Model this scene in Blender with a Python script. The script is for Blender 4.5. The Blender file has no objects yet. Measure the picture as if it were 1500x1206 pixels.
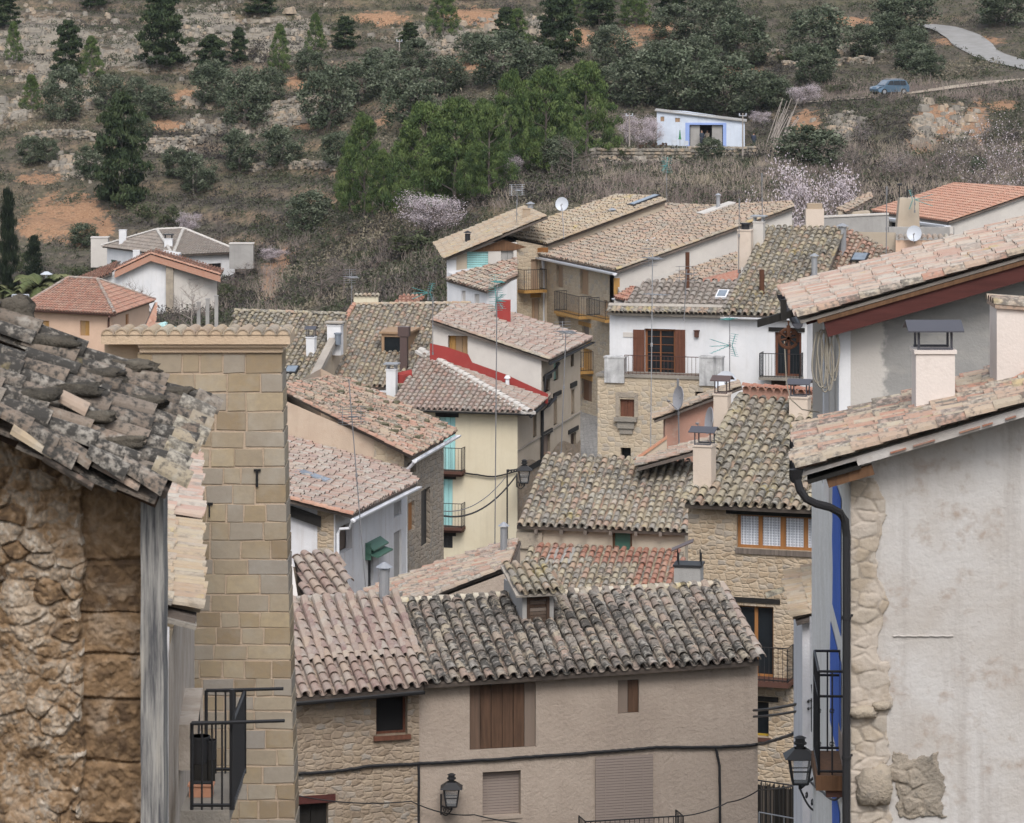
import bpy, math, random
from mathutils import Vector, noise
R = random.Random(7)
F = 5000.0; CX = 750.0
scene = bpy.context.scene
COL = scene.collection
Z = Vector((0, 0, 1))
rad = math.radians

def V(px, py, Y):
    return Vector(((px - CX) / F * Y, Y, -py / F * Y))
def XY(px, Y):
    return Vector(((px - CX) / F * Y, Y, 0))

class Plane:
    """roof plane: eave direction U, up-slope direction S, upward normal N"""
    def __init__(s, A, B, pitch, flip=False):
        s.p = A.copy(); s.U = (B - A).normalized()
        h = Vector((-s.U.y, s.U.x, 0)).normalized()
        if flip: h = -h
        S = h * math.cos(rad(pitch)) + Z * math.sin(rad(pitch))
        S = (S - s.U * S.dot(s.U)).normalized()
        s.S = S; s.N = s.U.cross(S)
        if s.N.z < 0: s.N = -s.N
    def hit(s, px, py):
        d = Vector(((px - CX) / F, 1, -py / F))
        return d * (s.p.dot(s.N) / d.dot(s.N))
    def z(s, x, y):
        return s.p.z - (s.N.x * (x - s.p.x) + s.N.y * (y - s.p.y)) / s.N.z
    def uv(s, P):
        q = P - s.p; return q.dot(s.U), q.dot(s.S)
    def at(s, u, v, n=0.0):
        return s.p + s.U * u + s.S * v + s.N * n

class MB:
    """collects geometry for ONE mesh object"""
    def __init__(s):
        s.v = []; s.f = []; s.m = []; s.t = []; s.uv = []
    def face(s, pts, mat=0, tint=0.5, uv=None):
        i = len(s.v); s.v.extend(pts); n = len(pts)
        s.f.append(tuple(range(i, i + n))); s.m.append(mat); s.t.append(tint)
        s.uv.append(uv)
    def idx(s, vs, faces, mat=0, tint=0.5):
        i = len(s.v); s.v.extend(vs)
        for f in faces:
            s.f.append(tuple(i + k for k in f)); s.m.append(mat); s.t.append(tint); s.uv.append(None)
    def box8(s, p, mat=0, tint=0.5):
        s.idx(p, [(0, 3, 2, 1), (4, 5, 6, 7), (0, 1, 5, 4), (1, 2, 6, 5), (2, 3, 7, 6), (3, 0, 4, 7)], mat, tint)
    def obox(s, O, a, b, c, mat=0, tint=0.5):
        """box from corner O with edge vectors a,b,c"""
        s.box8([O, O + a, O + a + b, O + b, O + c, O + a + c, O + a + b + c, O + b + c], mat, tint)
    def cbox(s, C, sx, sy, sz, yaw=0, mat=0, tint=0.5):
        """box centred in plan on C, standing on C"""
        a = Vector((math.cos(yaw), math.sin(yaw), 0)); b = Vector((-a.y, a.x, 0))
        s.obox(C - a * sx / 2 - b * sy / 2, a * sx, b * sy, Z * sz, mat, tint)
    def tube(s, pts, r, n=6, mat=0, tint=0.5, r2=None, cap=True):
        rings = []; k = len(pts)
        for i, P in enumerate(pts):
            d = (pts[min(i + 1, k - 1)] - pts[max(i - 1, 0)])
            d = d.normalized() if d.length > 1e-9 else Z.copy()
            a = d.cross(Vector((0.13, 0.31, 0.94)) if abs(d.z) < 0.9 else Vector((1, 0.2, 0))).normalized()
            b = d.cross(a)
            rr = r if r2 is None else r + (r2 - r) * i / max(1, k - 1)
            rings.append([P + a * (rr * math.cos(2 * math.pi * j / n)) + b * (rr * math.sin(2 * math.pi * j / n)) for j in range(n)])
        vs = [q for g in rings for q in g]; fs = []
        for i in range(k - 1):
            for j in range(n):
                fs.append((i * n + j, i * n + (j + 1) % n, (i + 1) * n + (j + 1) % n, (i + 1) * n + j))
        if cap:
            fs.append(tuple(range(n - 1, -1, -1))); fs.append(tuple((k - 1) * n + j for j in range(n)))
        s.idx(vs, fs, mat, tint)
    def disc(s, C, n, r, k=12, mat=0, tint=0.5, ry=None):
        n = n.normalized(); a = n.cross(Z); a = a.normalized() if a.length > 1e-6 else Vector((1, 0, 0)); b = n.cross(a)
        ry = ry or r
        s.face([C + a * r * math.cos(2 * math.pi * j / k) + b * ry * math.sin(2 * math.pi * j / k) for j in range(k)], mat, tint)
    def build(s, name, mats, parent=None, smooth=False):
        o0 = parent_origin(parent) if parent is not None else None
        me = bpy.data.meshes.new(name)
        vs = s.v
        if o0 is not None: vs = [p - o0 for p in vs]
        me.from_pydata([tuple(p) for p in vs], [], s.f)
        if not isinstance(mats, (list, tuple)): mats = [mats]
        for m in mats: me.materials.append(m)
        if len(mats) > 1: me.polygons.foreach_set('material_index', s.m)
        at = me.attributes.new('tint', 'FLOAT', 'FACE'); at.data.foreach_set('value', s.t)
        if any(u is not None for u in s.uv):
            ul = me.uv_layers.new(name='uv'); k = 0; buf = []
            for f, u in zip(s.f, s.uv):
                for j in range(len(f)):
                    buf.extend(u[j] if u is not None else (0.0, 0.0))
            ul.data.foreach_set('uv', buf)
        if smooth: me.polygons.foreach_set('use_smooth', [True] * len(me.polygons))
        me.update()
        o = bpy.data.objects.new(name, me); COL.objects.link(o)
        if parent is not None: o.parent = parent
        return o

def parent_origin(p):
    o = Vector((0, 0, 0))
    while p is not None:
        o = o + p.location; p = p.parent
    return o

def tag(o, label, cat=None, group=None, kind=None):
    if label: o['label'] = label
    if cat: o['category'] = cat
    if group: o['group'] = group
    if kind: o['kind'] = kind
    return o
def thing(name, label, cat, loc, group=None):
    o = bpy.data.objects.new(name, None); COL.objects.link(o); o.location = loc
    o.empty_display_size = 0.2
    return tag(o, label, cat, group, 'thing' if name.endswith('wall') else None)
def dup(root, loc, rz=0.0, sc=1.0, label=None, group=None):
    r = root.copy(); COL.objects.link(r); r.location = loc; r.rotation_euler = (0, 0, rz)
    r.scale = (sc, sc, sc) if not isinstance(sc, tuple) else sc
    if label: r['label'] = label
    if group: r['group'] = group
    for ch in list(root.children):
        c = ch.copy(); COL.objects.link(c); c.parent = r
        for g in list(ch.children):
            d = g.copy(); COL.objects.link(d); d.parent = c
    return r

# ------------------------------------------------------------------ tiles
def clip_range(poly, u):
    """range of s where vertical line at u crosses polygon [(u,s)..]"""
    hits = []
    n = len(poly)
    for i in range(n):
        (u0, s0), (u1, s1) = poly[i], poly[(i + 1) % n]
        if (u0 <= u < u1) or (u1 <= u < u0):
            hits.append(s0 + (s1 - s0) * (u - u0) / (u1 - u0))
    if len(hits) < 2: return None
    return min(hits), max(hits)

def half_tile(mb, P0, P1, side, up, r0, r1, tint, seg=6, lip=0.018, arch=0.92):
    """barrel tile from lower end P0 to upper end P1; side/up unit vectors"""
    vs = []
    for P, r in ((P0, r0), (P1, r1)):
        for k in range(seg + 1):
            a = math.pi * k / seg
            vs.append(P + side * (r * math.cos(a)) + up * (r * arch * math.sin(a)))
    n = seg + 1
    fs = [(k, k + 1, n + k + 1, n + k) for k in range(seg)]
    if lip:
        for k in range(seg + 1):
            a = math.pi * k / seg; r = r0 - lip
            vs.append(P0 + side * (r * math.cos(a)) + up * (r * arch * math.sin(a)))
        fs += [(k + 1, k, 2 * n + k, 2 * n + k + 1) for k in range(seg)]
        # inside surface, seen under the eaves
        for k in range(seg + 1):
            a = math.pi * k / seg; r = r1 - lip
            vs.append(P1 + side * (r * math.cos(a)) + up * (r * arch * math.sin(a)))
        fs += [(2 * n + k + 1, 2 * n + k, 3 * n + k, 3 * n + k + 1) for k in range(seg)]
    mb.idx(vs, fs, 0, tint)

def tiles(mb, pl, poly, w=0.25, row=0.36, seg=6, mess=1.0, base=0.062, tintfn=None, deck=0.10, rnd=None, chan=True, skip=0.0, lipall=True, drop=0.0, tilt=0.034):
    """roof covering on plane pl inside polygon of 3D points; deck slab in slot 1"""
    rnd = rnd or R
    P = [pl.uv(q) for q in poly]
    us = [p[0] for p in P]
    # deck slab
    top = [pl.at(u, s, 0.0) for u, s in P]; bot = [q - pl.N * deck for q in top]
    k = len(P)
    area = sum(P[i][0] * P[(i + 1) % k][1] - P[(i + 1) % k][0] * P[i][1] for i in range(k))
    if area < 0: top.reverse(); bot.reverse()
    mb.face(top, 1); mb.face(list(reversed(bot)), 1)
    for i in range(k):
        j = (i + 1) % k; mb.face([top[i], bot[i], bot[j], top[j]], 1)
    u = min(us) + w * 0.5; umax = max(us)
    ci = 0
    while u < umax - w * 0.3:
        rg = clip_range(P, u)
        if rg:
            s0, s1 = rg
            wob = rnd.uniform(-1, 1) * 0.012 * mess
            s = s0 - 0.06 + rnd.uniform(-0.03, 0.03) * mess - drop
            first = True
            while s < s1 - 0.08:
                L = row + 0.09
                e = min(s + L, s1)
                if rnd.random() >= skip or first:
                    j0 = rnd.uniform(-1, 1) * 0.014 * mess; j1 = rnd.uniform(-1, 1) * 0.010 * mess
                    hh = rnd.uniform(0, 0.014) * mess
                    rs = 1 + rnd.uniform(-0.06, 0.06) * mess
                    t = tintfn(u, s) if tintfn else None
                    if t is None: t = rnd.random()
                    half_tile(mb, pl.at(u + wob + j0, s, base + tilt + hh), pl.at(u + wob + j1, e, base - 0.008 + hh * 0.5),
                              pl.U, pl.N, w * 0.385 * rs, w * 0.32 * rs, t, seg, 0.016 if (lipall or first) else 0)
                first = False
                s += row * (1 + rnd.uniform(-0.07, 0.07) * mess)
        if chan:
            uc = u + w * 0.5
            rg = clip_range(P, uc)
            if rg:
                s0, s1 = rg; s = s0 - 0.03
                hw = w * 0.34
                while s < s1 - 0.08:
                    e = min(s + row + 0.02, s1)
                    t = rnd.random() * 0.6
                    a = [pl.at(uc - hw, s, base + 0.012), pl.at(uc - hw * 0.4, s, 0.022), pl.at(uc + hw * 0.4, s, 0.022), pl.at(uc + hw, s, base + 0.012)]
                    b = [pl.at(uc - hw, e, base), pl.at(uc - hw * 0.4, e, 0.008), pl.at(uc + hw * 0.4, e, 0.008), pl.at(uc + hw, e, base)]
                    mb.idx(a + b, [(0, 1, 5, 4), (1, 2, 6, 5), (2, 3, 7, 6)], 0, t)
                    s += row
        u += w; ci += 1

def ridge_row(mb, A, B, up=Z, w=0.25, L=0.40, seg=6, tint=None, lift=0.02, mess=1.0):
    d = (B - A); n = max(1, int(d.length / L)); d = d / n
    side = d.cross(up).normalized(); u2 = side.cross(d).normalized()
    if u2.z < 0: u2 = -u2
    for i in range(n):
        t = R.random() if tint is None else tint + R.uniform(-0.1, 0.1)
        j = side * (R.uniform(-1, 1) * 0.012 * mess)
        half_tile(mb, A + d * i - d * 0.08 + u2 * (lift + 0.02) + j, A + d * (i + 1) + u2 * lift + j, side, u2, w * 0.46, w * 0.40, t, seg, 0.016)

# ------------------------------------------------------------------ walls
class Wall:
    def __init__(s, A, B, flip=False):
        s.A = Vector((A.x, A.y, 0)); d = Vector((B.x - A.x, B.y - A.y, 0)); s.len = d.length
        s.u = d / s.len
        s.n = Vector((s.u.y, -s.u.x, 0))           # outward
        if flip: s.n = -s.n
    def uof(s, px):
        k = (px - CX) / F                           # x = k*y
        a = s.A
        # a.x + u.x t = k (a.y + u.y t)
        return (k * a.y - a.x) / (s.u.x - k * s.u.y)
    def zof(s, px, py):
        t = s.uof(px); return -py / F * (s.A.y + s.u.y * t)
    def P(s, u, z, d=0.0):
        return s.A + s.u * u + s.n * d + Z * z
    def px(s, px, py, d=0.0):
        return s.P(s.uof(px), s.zof(px, py), d)
    def rect(s, r):
        x0, x1, y0, y1 = r
        u0, u1 = s.uof(x0), s.uof(x1)
        if u0 > u1: u0, u1 = u1, u0
        xm = (x0 + x1) / 2
        return u0, u1, s.zof(xm, y1), s.zof(xm, y0)
    def box(s, mb, u0, u1, z0, z1, d0, d1, mat=0, tint=0.5):
        mb.obox(s.P(u0, z0, d0), s.u * (u1 - u0), s.n * (d1 - d0), Z * (z1 - z0), mat, tint)

def wall_faces(mb, W, top, bot, holes=(), reveal=0.22, mat=0, nseg=14, u0=0.0, u1=None, rmat=None):
    """top: callable u->z or float; holes in wall units (u0,u1,z0,z1)"""
    u1 = W.len if u1 is None else u1
    tf = top if callable(top) else (lambda u: top)
    us = {u0, u1}
    for i in range(1, nseg): us.add(u0 + (u1 - u0) * i / nseg)
    zs = {bot}
    for h in holes:
        us.update((h[0], h[1])); zs.update((h[2], h[3]))
    us = sorted(u for u in us if u0 - 1e-6 <= u <= u1 + 1e-6); 
    zs = sorted(z for z in zs if z >= bot - 1e-6)
    for a, b in zip(us, us[1:]):
        if b - a < 1e-5: continue
        ta, tb = tf(a), tf(b); m = (a + b) / 2
        lv = [z for z in zs if z < min(ta, tb) - 0.01]
        for i, z in enumerate(lv):
            last = i == len(lv) - 1
            za, zb = (ta, tb) if last else (lv[i + 1], lv[i + 1])
            zm = (z + min(za, zb)) / 2
            if any(h[0] < m < h[1] and h[2] < zm < h[3] for h in holes): continue
            mb.face([W.P(a, z), W.P(b, z), W.P(b, zb), W.P(a, za)], mat, 0.5, [(a, z), (b, z), (b, zb), (a, za)])
    rm = mat if rmat is None else rmat
    for (a, b, c, d) in holes:
        r = -reveal
        for q in ([(a, c, 0), (a, c, r), (a, d, r), (a, d, 0)], [(b, c, 0), (b, d, 0), (b, d, r), (b, c, r)],
                  [(a, c, 0), (b, c, 0), (b, c, r), (a, c, r)], [(a, d, 0), (a, d, r), (b, d, r), (b, d, 0)]):
            mb.face([W.P(*p) for p in q], rm, 0.5, [(p[0] + p[2], p[1] + p[2]) for p in q])

def interp(pts):
    def f(u):
        if u <= pts[0][0]: return pts[0][1]
        for (a, za), (b, zb) in zip(pts, pts[1:]):
            if u <= b: return za + (zb - za) * (u - a) / max(1e-6, b - a)
        return pts[-1][1]
    return f
def top_px(W, pts):
    return interp(sorted((W.uof(x), W.zof(x, y)) for x, y in pts))
def top_pl(W, *pls, off=0.06):
    def f(u):
        p = W.P(u, 0); return min(q.z(p.x, p.y) for q in pls) - off
    return f

def closed(mb, A, B, depth, topz, bot, mat=0, inset=0.02):
    """plain hidden sides and back of a house behind front line A-B"""
    W = Wall(A, B); n = -W.n
    C = B + n * depth; D = A + n * depth
    for P, Q in ((B, C), (C, D), (D, A)):
        w = Wall(P, Q)
        wall_faces(mb, w, (lambda u, w=w: topz(w.P(u, 0))) if callable(topz) else topz, bot, (), mat=mat, nseg=6)

# ------------------------------------------------------------------ materials
class NT:
    def __init__(s, name, rough=0.9, spec=0.2):
        m = bpy.data.materials.new(name); m.use_nodes = True; s.m = m
        t = m.node_tree; s.t = t; t.nodes.clear()
        s.out = t.nodes.new('ShaderNodeOutputMaterial'); s.b = t.nodes.new('ShaderNodeBsdfPrincipled')
        t.links.new(s.b.outputs[0], s.out.inputs[0])
        s.b.inputs['Roughness'].default_value = rough
        s.b.inputs['Specular IOR Level'].default_value = spec
    def n(s, typ, **kw):
        x = s.t.nodes.new('ShaderNode' + typ)
        for k, v in kw.items(): setattr(x, k, v)
        return x
    def set(s, sock, v):
        if isinstance(v, bpy.types.NodeSocket): s.t.links.new(v, sock)
        elif v is not None:
            if sock.type == 'RGBA' and len(v) == 3: v = (*v, 1)
            sock.default_value = v
    def coord(s, kind='Object', scale=(1, 1, 1), loc=(0, 0, 0), rot=(0, 0, 0)):
        if kind == 'UV':
            c = s.n('UVMap').outputs[0]
        elif kind == 'World':
            c = s.n('NewGeometry').outputs['Position']
        else:
            c = s.n('TexCoord').outputs[kind]
        mp = s.n('Mapping'); s.set(mp.inputs[0], c)
        mp.inputs['Scale'].default_value = scale; mp.inputs['Location'].default_value = loc; mp.inputs['Rotation'].default_value = rot
        return mp.outputs[0]
    def noise(s, c, scale, detail=4, rough=0.6, dist=0.0):
        x = s.n('TexNoise'); s.set(x.inputs['Vector'], c); x.inputs['Scale'].default_value = scale
        x.inputs['Detail'].default_value = detail; x.inputs['Roughness'].default_value = rough; x.inputs['Distortion'].default_value = dist
        return x.outputs['Fac']
    def ramp(s, f, stops, interp='LINEAR'):
        x = s.n('ValToRGB'); cr = x.color_ramp; cr.interpolation = interp
        while len(cr.elements) < len(stops): cr.elements.new(0.5)
        for e, (p, c) in zip(cr.elements, stops):
            e.position = p
            e.color = (*c, 1) if hasattr(c, '__len__') else (c, c, c, 1)
        s.set(x.inputs[0], f); return x.outputs[0]
    def mix(s, f, a, b, mode='MIX'):
        x = s.n('Mix'); x.data_type = 'RGBA'; x.blend_type = mode
        s.set(x.inputs[0], f); s.set(x.inputs[6], a); s.set(x.inputs[7], b); return x.outputs[2]
    def math(s, op, a, b=0.0, c=None):
        x = s.n('Math', operation=op); s.set(x.inputs[0], a); s.set(x.inputs[1], b)
        if c is not None: s.set(x.inputs[2], c)
        return x.outputs[0]
    def attr(s, name='tint'):
        x = s.n('Attribute'); x.attribute_name = name; return x.outputs['Fac']
    def bump(s, h, strength=0.3, dist=0.02):
        x = s.n('Bump'); s.set(x.inputs['Height'], h); x.inputs['Strength'].default_value = strength; x.inputs['Distance'].default_value = dist
        s.t.links.new(x.outputs[0], s.b.inputs['Normal'])
    def col(s, c): s.set(s.b.inputs['Base Color'], c); return s.m

def sh(c, k): return tuple(min(1, x * k) for x in c)

def tile_mat(name, cols, dark=0.5, yellow=0.3, pale=0.4, darkcol=(0.05, 0.047, 0.043), yel=(0.38, 0.30, 0.12), sc=1.0):
    """weathered barrel tile: per-tile clay tint, then lichen and soot blotches"""
    t = NT(name, 0.92, 0.15); c = t.coord('World')
    cols = [tuple((.97 * q + .03 * (.3 * k[0] + .6 * k[1] + .1 * k[2])) * .82 for q in k) for k in cols]   # whole clay palette evenly darkened, a touch greyer
    n = len(cols)
    base = t.ramp(t.attr(), [((i + 0.5) / n, k) for i, k in enumerate(cols)])
    wn = t.n('TexWhiteNoise', noise_dimensions='1D'); t.set(wn.inputs['W'], t.math('MULTIPLY', t.attr(), 917.3)); jit = wn.outputs['Value']
    big = t.noise(c, 0.55 * sc, 3); fine = t.noise(c, 9 * sc, 5, 0.65); mid = t.noise(c, 3.0 * sc, 3, 0.6)
    base = t.mix(t.ramp(fine, [(0.3, 0.0), (0.75, 0.5)]), base, (0.42, 0.36, 0.30))
    # pale grey lichen
    f = t.math('ADD', t.math('MULTIPLY', mid, 0.7), t.math('MULTIPLY', jit, 0.3))
    base = t.mix(t.math('MULTIPLY', t.ramp(f, [(0.5, 0.0), (0.62, 1.0)]), pale), base, (0.40, 0.385, 0.345))
    # black lichen
    f = t.math('ADD', t.math('ADD', t.math('MULTIPLY', fine, 0.75), t.math('MULTIPLY', big, 0.30)), t.math('MULTIPLY', jit, 0.16))
    base = t.mix(t.math('MULTIPLY', t.ramp(f, [(0.71 - 0.20 * dark, 0.0), (0.84 - 0.20 * dark, 1.0)]), min(1, dark * 1.25)), base, darkcol)
    # ochre lichen
    y = t.noise(t.coord('World', loc=(7, 3, 1)), 1.1 * sc, 4, 0.6)
    base = t.mix(t.math('MULTIPLY', t.ramp(y, [(0.70 - 0.16 * yellow, 0.0), (0.78 - 0.16 * yellow, 1.0)]), min(1, 0.35 + yellow * 0.6) if yellow > 0 else 0.0), base, yel)
    t.bump(t.math('ADD', fine, t.math('MULTIPLY', mid, 0.5)), 0.35, 0.02)
    return t.col(base)

def plaster(name, col, var=None, stain=0.3, staincol=(0.25, 0.2, 0.16), bump=0.25, sc=1.0, rough=0.92, streak=0.0, streakcol=(0.1, 0.1, 0.1), bscale=25):
    t = NT(name, rough, 0.15); c = t.coord('World')
    var = var or sh(col, 0.82)
    a = t.noise(c, 0.8 * sc, 5, 0.6, 0.4); b = t.noise(c, 3.5 * sc, 5, 0.65); f = t.noise(c, bscale, 4, 0.6)
    base = t.mix(t.ramp(a, [(0.35, 0.0), (0.65, 1.0)]), col, var)
    base = t.mix(t.math('MULTIPLY', t.ramp(b, [(0.55, 0.0), (0.75, 1.0)]), stain), base, staincol)
    if streak:
        s = t.noise(t.coord('World', scale=(3.2, 3.2, 0.25)), 1.2, 4, 0.65)
        base = t.mix(t.math('MULTIPLY', t.ramp(s, [(0.5, 0.0), (0.7, 1.0)]), streak), base, streakcol)
    base = t.mix(t.math('MULTIPLY', f, 0.22), base, sh(var, 0.6))
    t.bump(t.math('ADD', f, t.math('MULTIPLY', b, 0.6)), bump, 0.03)
    return t.col(base)

def rubble(name, cols, mortar, scale=3.2, asp=1.7, width=0.06, bump=0.7, mvar=0.0):
    """irregular stone masonry in wall metres (uv)"""
    t = NT(name, 0.93, 0.12); c0 = t.coord('UV', scale=(1, asp, 1))
    nz = t.n('TexNoise'); t.set(nz.inputs['Vector'], c0); nz.inputs['Scale'].default_value = 2.6; nz.inputs['Detail'].default_value = 3
    add = t.n('VectorMath', operation='MULTIPLY_ADD'); t.set(add.inputs[0], nz.outputs['Color']); add.inputs[1].default_value = (0.22, 0.22, 0); t.set(add.inputs[2], c0)
    c = add.outputs[0]
    def vor(feature):      # squarish stones: chessboard metric, joints from the gap to the second stone
        v = t.n('TexVoronoi', voronoi_dimensions='2D', feature=feature, distance='CHEBYCHEV'); t.set(v.inputs['Vector'], c); v.inputs['Scale'].default_value = scale; v.inputs['Randomness'].default_value = 0.72
        return v
    v = vor('F1'); e = t.math('MULTIPLY', t.math('SUBTRACT', vor('F2').outputs['Distance'], v.outputs['Distance']), 0.6)
    sep = t.n('SeparateColor'); t.set(sep.inputs[0], v.outputs['Color'])
    n = len(cols)
    base = t.ramp(sep.outputs[0], [((i + 0.5) / n, k) for i, k in enumerate(cols)])
    w = t.coord('World'); f = t.noise(w, 14, 5, 0.65); g = t.noise(w, 2.2, 4, 0.6); g2 = t.noise(w, 5.5, 4, 0.65)
    base = t.mix(t.ramp(f, [(0.35, 0.0), (0.75, 0.55)]), base, sh(cols[0], 0.55))
    base = t.mix(t.ramp(g2, [(0.42, 0.0), (0.68, 0.55)]), base, sh(cols[-1], 0.85))
    base = t.mix(t.math('MULTIPLY', sep.outputs[1], 0.45), base, sh(cols[-1], 1.1)); base = t.mix(t.ramp(sep.outputs[2], [(0.7, 0.0), (0.95, 0.55)]), base, (0.30, 0.29, 0.27))
    edge = t.math('ADD', e, t.math('MULTIPLY', t.math('SUBTRACT', g2, 0.5), 0.30))
    mk = t.math('MULTIPLY', t.ramp(edge, [(width * 0.2, 1.0), (width * 0.9, 0.0)]), 0.72)
    if mvar: mk = t.math('MAXIMUM', mk, t.math('MULTIPLY', t.ramp(g, [(0.5, 0.0), (0.64, 1.0)]), mvar))
    base = t.mix(mk, base, mortar)
    h = t.math('ADD', t.ramp(edge, [(0.0, 0.0), (width * 2.2, 1.0)]), t.math('MULTIPLY', f, 0.6))
    t.bump(h, bump, 0.05)
    return t.col(base)

def wood(name, col, dark=0.5, sc=1.0, axis=2):
    t = NT(name, 0.75, 0.25); s = [14 * sc] * 3; s[axis] = 0.9 * sc
    a = t.noise(t.coord('World', scale=tuple(s)), 1.0, 5, 0.7); b = t.noise(t.coord('World'), 2.0, 3)
    base = t.mix(t.ramp(a, [(0.3, 0.0), (0.72, 1.0)]), sh(col, 1 - dark), sh(col, 1.15))
    base = t.mix(t.math('MULTIPLY', b, 0.35), base, sh(col, 0.6))
    base = t.mix(t.ramp(t.attr(), [(0.55, 0.0), (1.0, 0.6)]), base, (0.27, 0.225, 0.19))
    t.bump(a, 0.25, 0.01); return t.col(base)

def plain(name, col, rough=0.6, metal=0.0, spec=0.4, var=0.25, sc=6.0):
    t = NT(name, rough, spec); t.b.inputs['Metallic'].default_value = metal
    a = t.noise(t.coord('World'), sc, 4, 0.6)
    return t.col(t.mix(t.math('MULTIPLY', a, var), col, sh(col, 0.45)))

M = {}
# clay palettes
pk = [(0.33, 0.19, 0.14), (0.40, 0.25, 0.19), (0.44, 0.32, 0.24), (0.36, 0.26, 0.20), (0.48, 0.38, 0.28)]
M['t_front'] = tile_mat('tile_front', [(0.16, 0.14, 0.125), (0.26, 0.20, 0.165), (0.33, 0.285, 0.22), (0.35, 0.245, 0.195), (0.22, 0.205, 0.185), (0.40, 0.34, 0.25), (0.20, 0.18, 0.165)], 0.74, 0.15, 0.5)
M['t_annex'] = tile_mat('tile_annex', [(0.22, 0.135, 0.13), (0.34, 0.235, 0.19), (0.28, 0.215, 0.19), (0.40, 0.30, 0.23), (0.31, 0.215, 0.185), (0.36, 0.29, 0.245)], 0.2, 0.0, 0.3)
M['t_cream'] = tile_mat('tile_cream', [(0.34, 0.29, 0.205), (0.42, 0.36, 0.245), (0.42, 0.26, 0.185), (0.28, 0.262, 0.225), (0.46, 0.40, 0.275), (0.38, 0.305, 0.215), (0.25, 0.235, 0.21)], 0.55, 0.42, 0.55)
M['t_olive'] = tile_mat('tile_olive', [(0.32, 0.275, 0.185), (0.28, 0.25, 0.20), (0.39, 0.34, 0.215), (0.36, 0.24, 0.175), (0.43, 0.37, 0.24), (0.24, 0.225, 0.195)], 0.6, 0.52, 0.55)
M['t_red'] = tile_mat('tile_red', [(0.30, 0.10, 0.06), (0.38, 0.15, 0.09), (0.34, 0.12, 0.08), (0.40, 0.19, 0.12)], 0.2, 0.0, 0.12)
M['t_terra'] = tile_mat('tile_terracotta', [(0.46, 0.20, 0.13), (0.52, 0.25, 0.17), (0.48, 0.22, 0.14), (0.54, 0.29, 0.20)], 0.12, 0.0, 0.1)
M['t_pink'] = tile_mat('tile_pink', [(0.36, 0.245, 0.205), (0.40, 0.29, 0.25), (0.30, 0.22, 0.195), (0.41, 0.33, 0.27), (0.32, 0.24, 0.225), (0.38, 0.235, 0.19)], 0.32, 0.1, 0.6)
M['t_palepink'] = tile_mat('tile_palepink', [(0.47, 0.30, 0.235), (0.54, 0.45, 0.37), (0.49, 0.335, 0.28), (0.44, 0.265, 0.205), (0.53, 0.455, 0.385)], 0.40, 0.3, 0.6, darkcol=(0.15, 0.13, 0.115))
M['t_mossred'] = tile_mat('tile_mossred', [(0.40, 0.21, 0.15), (0.46, 0.26, 0.19), (0.38, 0.25, 0.18), (0.42, 0.33, 0.24)], 0.62, 0.2, 0.5, darkcol=(0.10, 0.095, 0.07))
M['t_salmon'] = tile_mat('tile_salmon', [(0.40, 0.21, 0.15), (0.42, 0.29, 0.22), (0.36, 0.25, 0.20), (0.44, 0.35, 0.26), (0.30, 0.24, 0.20), (0.45, 0.38, 0.29)], 0.48, 0.3, 0.5)
M['t_straw'] = tile_mat('tile_straw', [(0.42, 0.315, 0.205), (0.46, 0.37, 0.25), (0.39, 0.27, 0.185), (0.44, 0.375, 0.275)], 0.42, 0.5, 0.4, yel=(0.42, 0.33, 0.14), darkcol=(0.13, 0.11, 0.085))
M['t_straw2'] = tile_mat('tile_straw_pink', [(0.41, 0.29, 0.205), (0.44, 0.33, 0.235), (0.41, 0.25, 0.185), (0.38, 0.315, 0.235), (0.30, 0.25, 0.20)], 0.52, 0.3, 0.4, darkcol=(0.11, 0.095, 0.08))
M['t_ruin'] = tile_mat('tile_ruin', [(0.14, 0.112, 0.09), (0.19, 0.145, 0.112), (0.16, 0.135, 0.115), (0.22, 0.16, 0.12), (0.18, 0.16, 0.135)], 0.85, 0.4, 0.5, sc=1.6, yel=(0.36, 0.29, 0.13))
M['t_fore'] = tile_mat('tile_fore', [(0.43, 0.225, 0.16), (0.47, 0.335, 0.245), (0.48, 0.405, 0.30), (0.42, 0.215, 0.155), (0.45, 0.30, 0.225), (0.43, 0.36, 0.27)], 0.64, 0.55, 0.5, yel=(0.46, 0.37, 0.20), sc=1.3, darkcol=(0.10, 0.09, 0.08))
M['t_grey'] = tile_mat('tile_grey', [(0.25, 0.215, 0.195), (0.29, 0.25, 0.22), (0.23, 0.20, 0.185)], 0.35, 0.1, 0.3)
M['t_hip'] = tile_mat('tile_hip', [(0.36, 0.14, 0.09), (0.42, 0.19, 0.13), (0.38, 0.17, 0.11), (0.44, 0.24, 0.17)], 0.45, 0.0, 0.12)
M['mortar'] = plaster('mortar', (0.42, 0.38, 0.33), (0.30, 0.27, 0.24), 0.4, bump=0.5)
M['deckdark'] = plaster('roof_deck', (0.16, 0.13, 0.11), (0.10, 0.085, 0.075), 0.4, bump=0.5)
M['ridgecream'] = tile_mat('tile_ridge', [(0.58, 0.52, 0.40), (0.62, 0.57, 0.46), (0.54, 0.47, 0.36)], 0.12, 0.5, 0.4)

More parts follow.
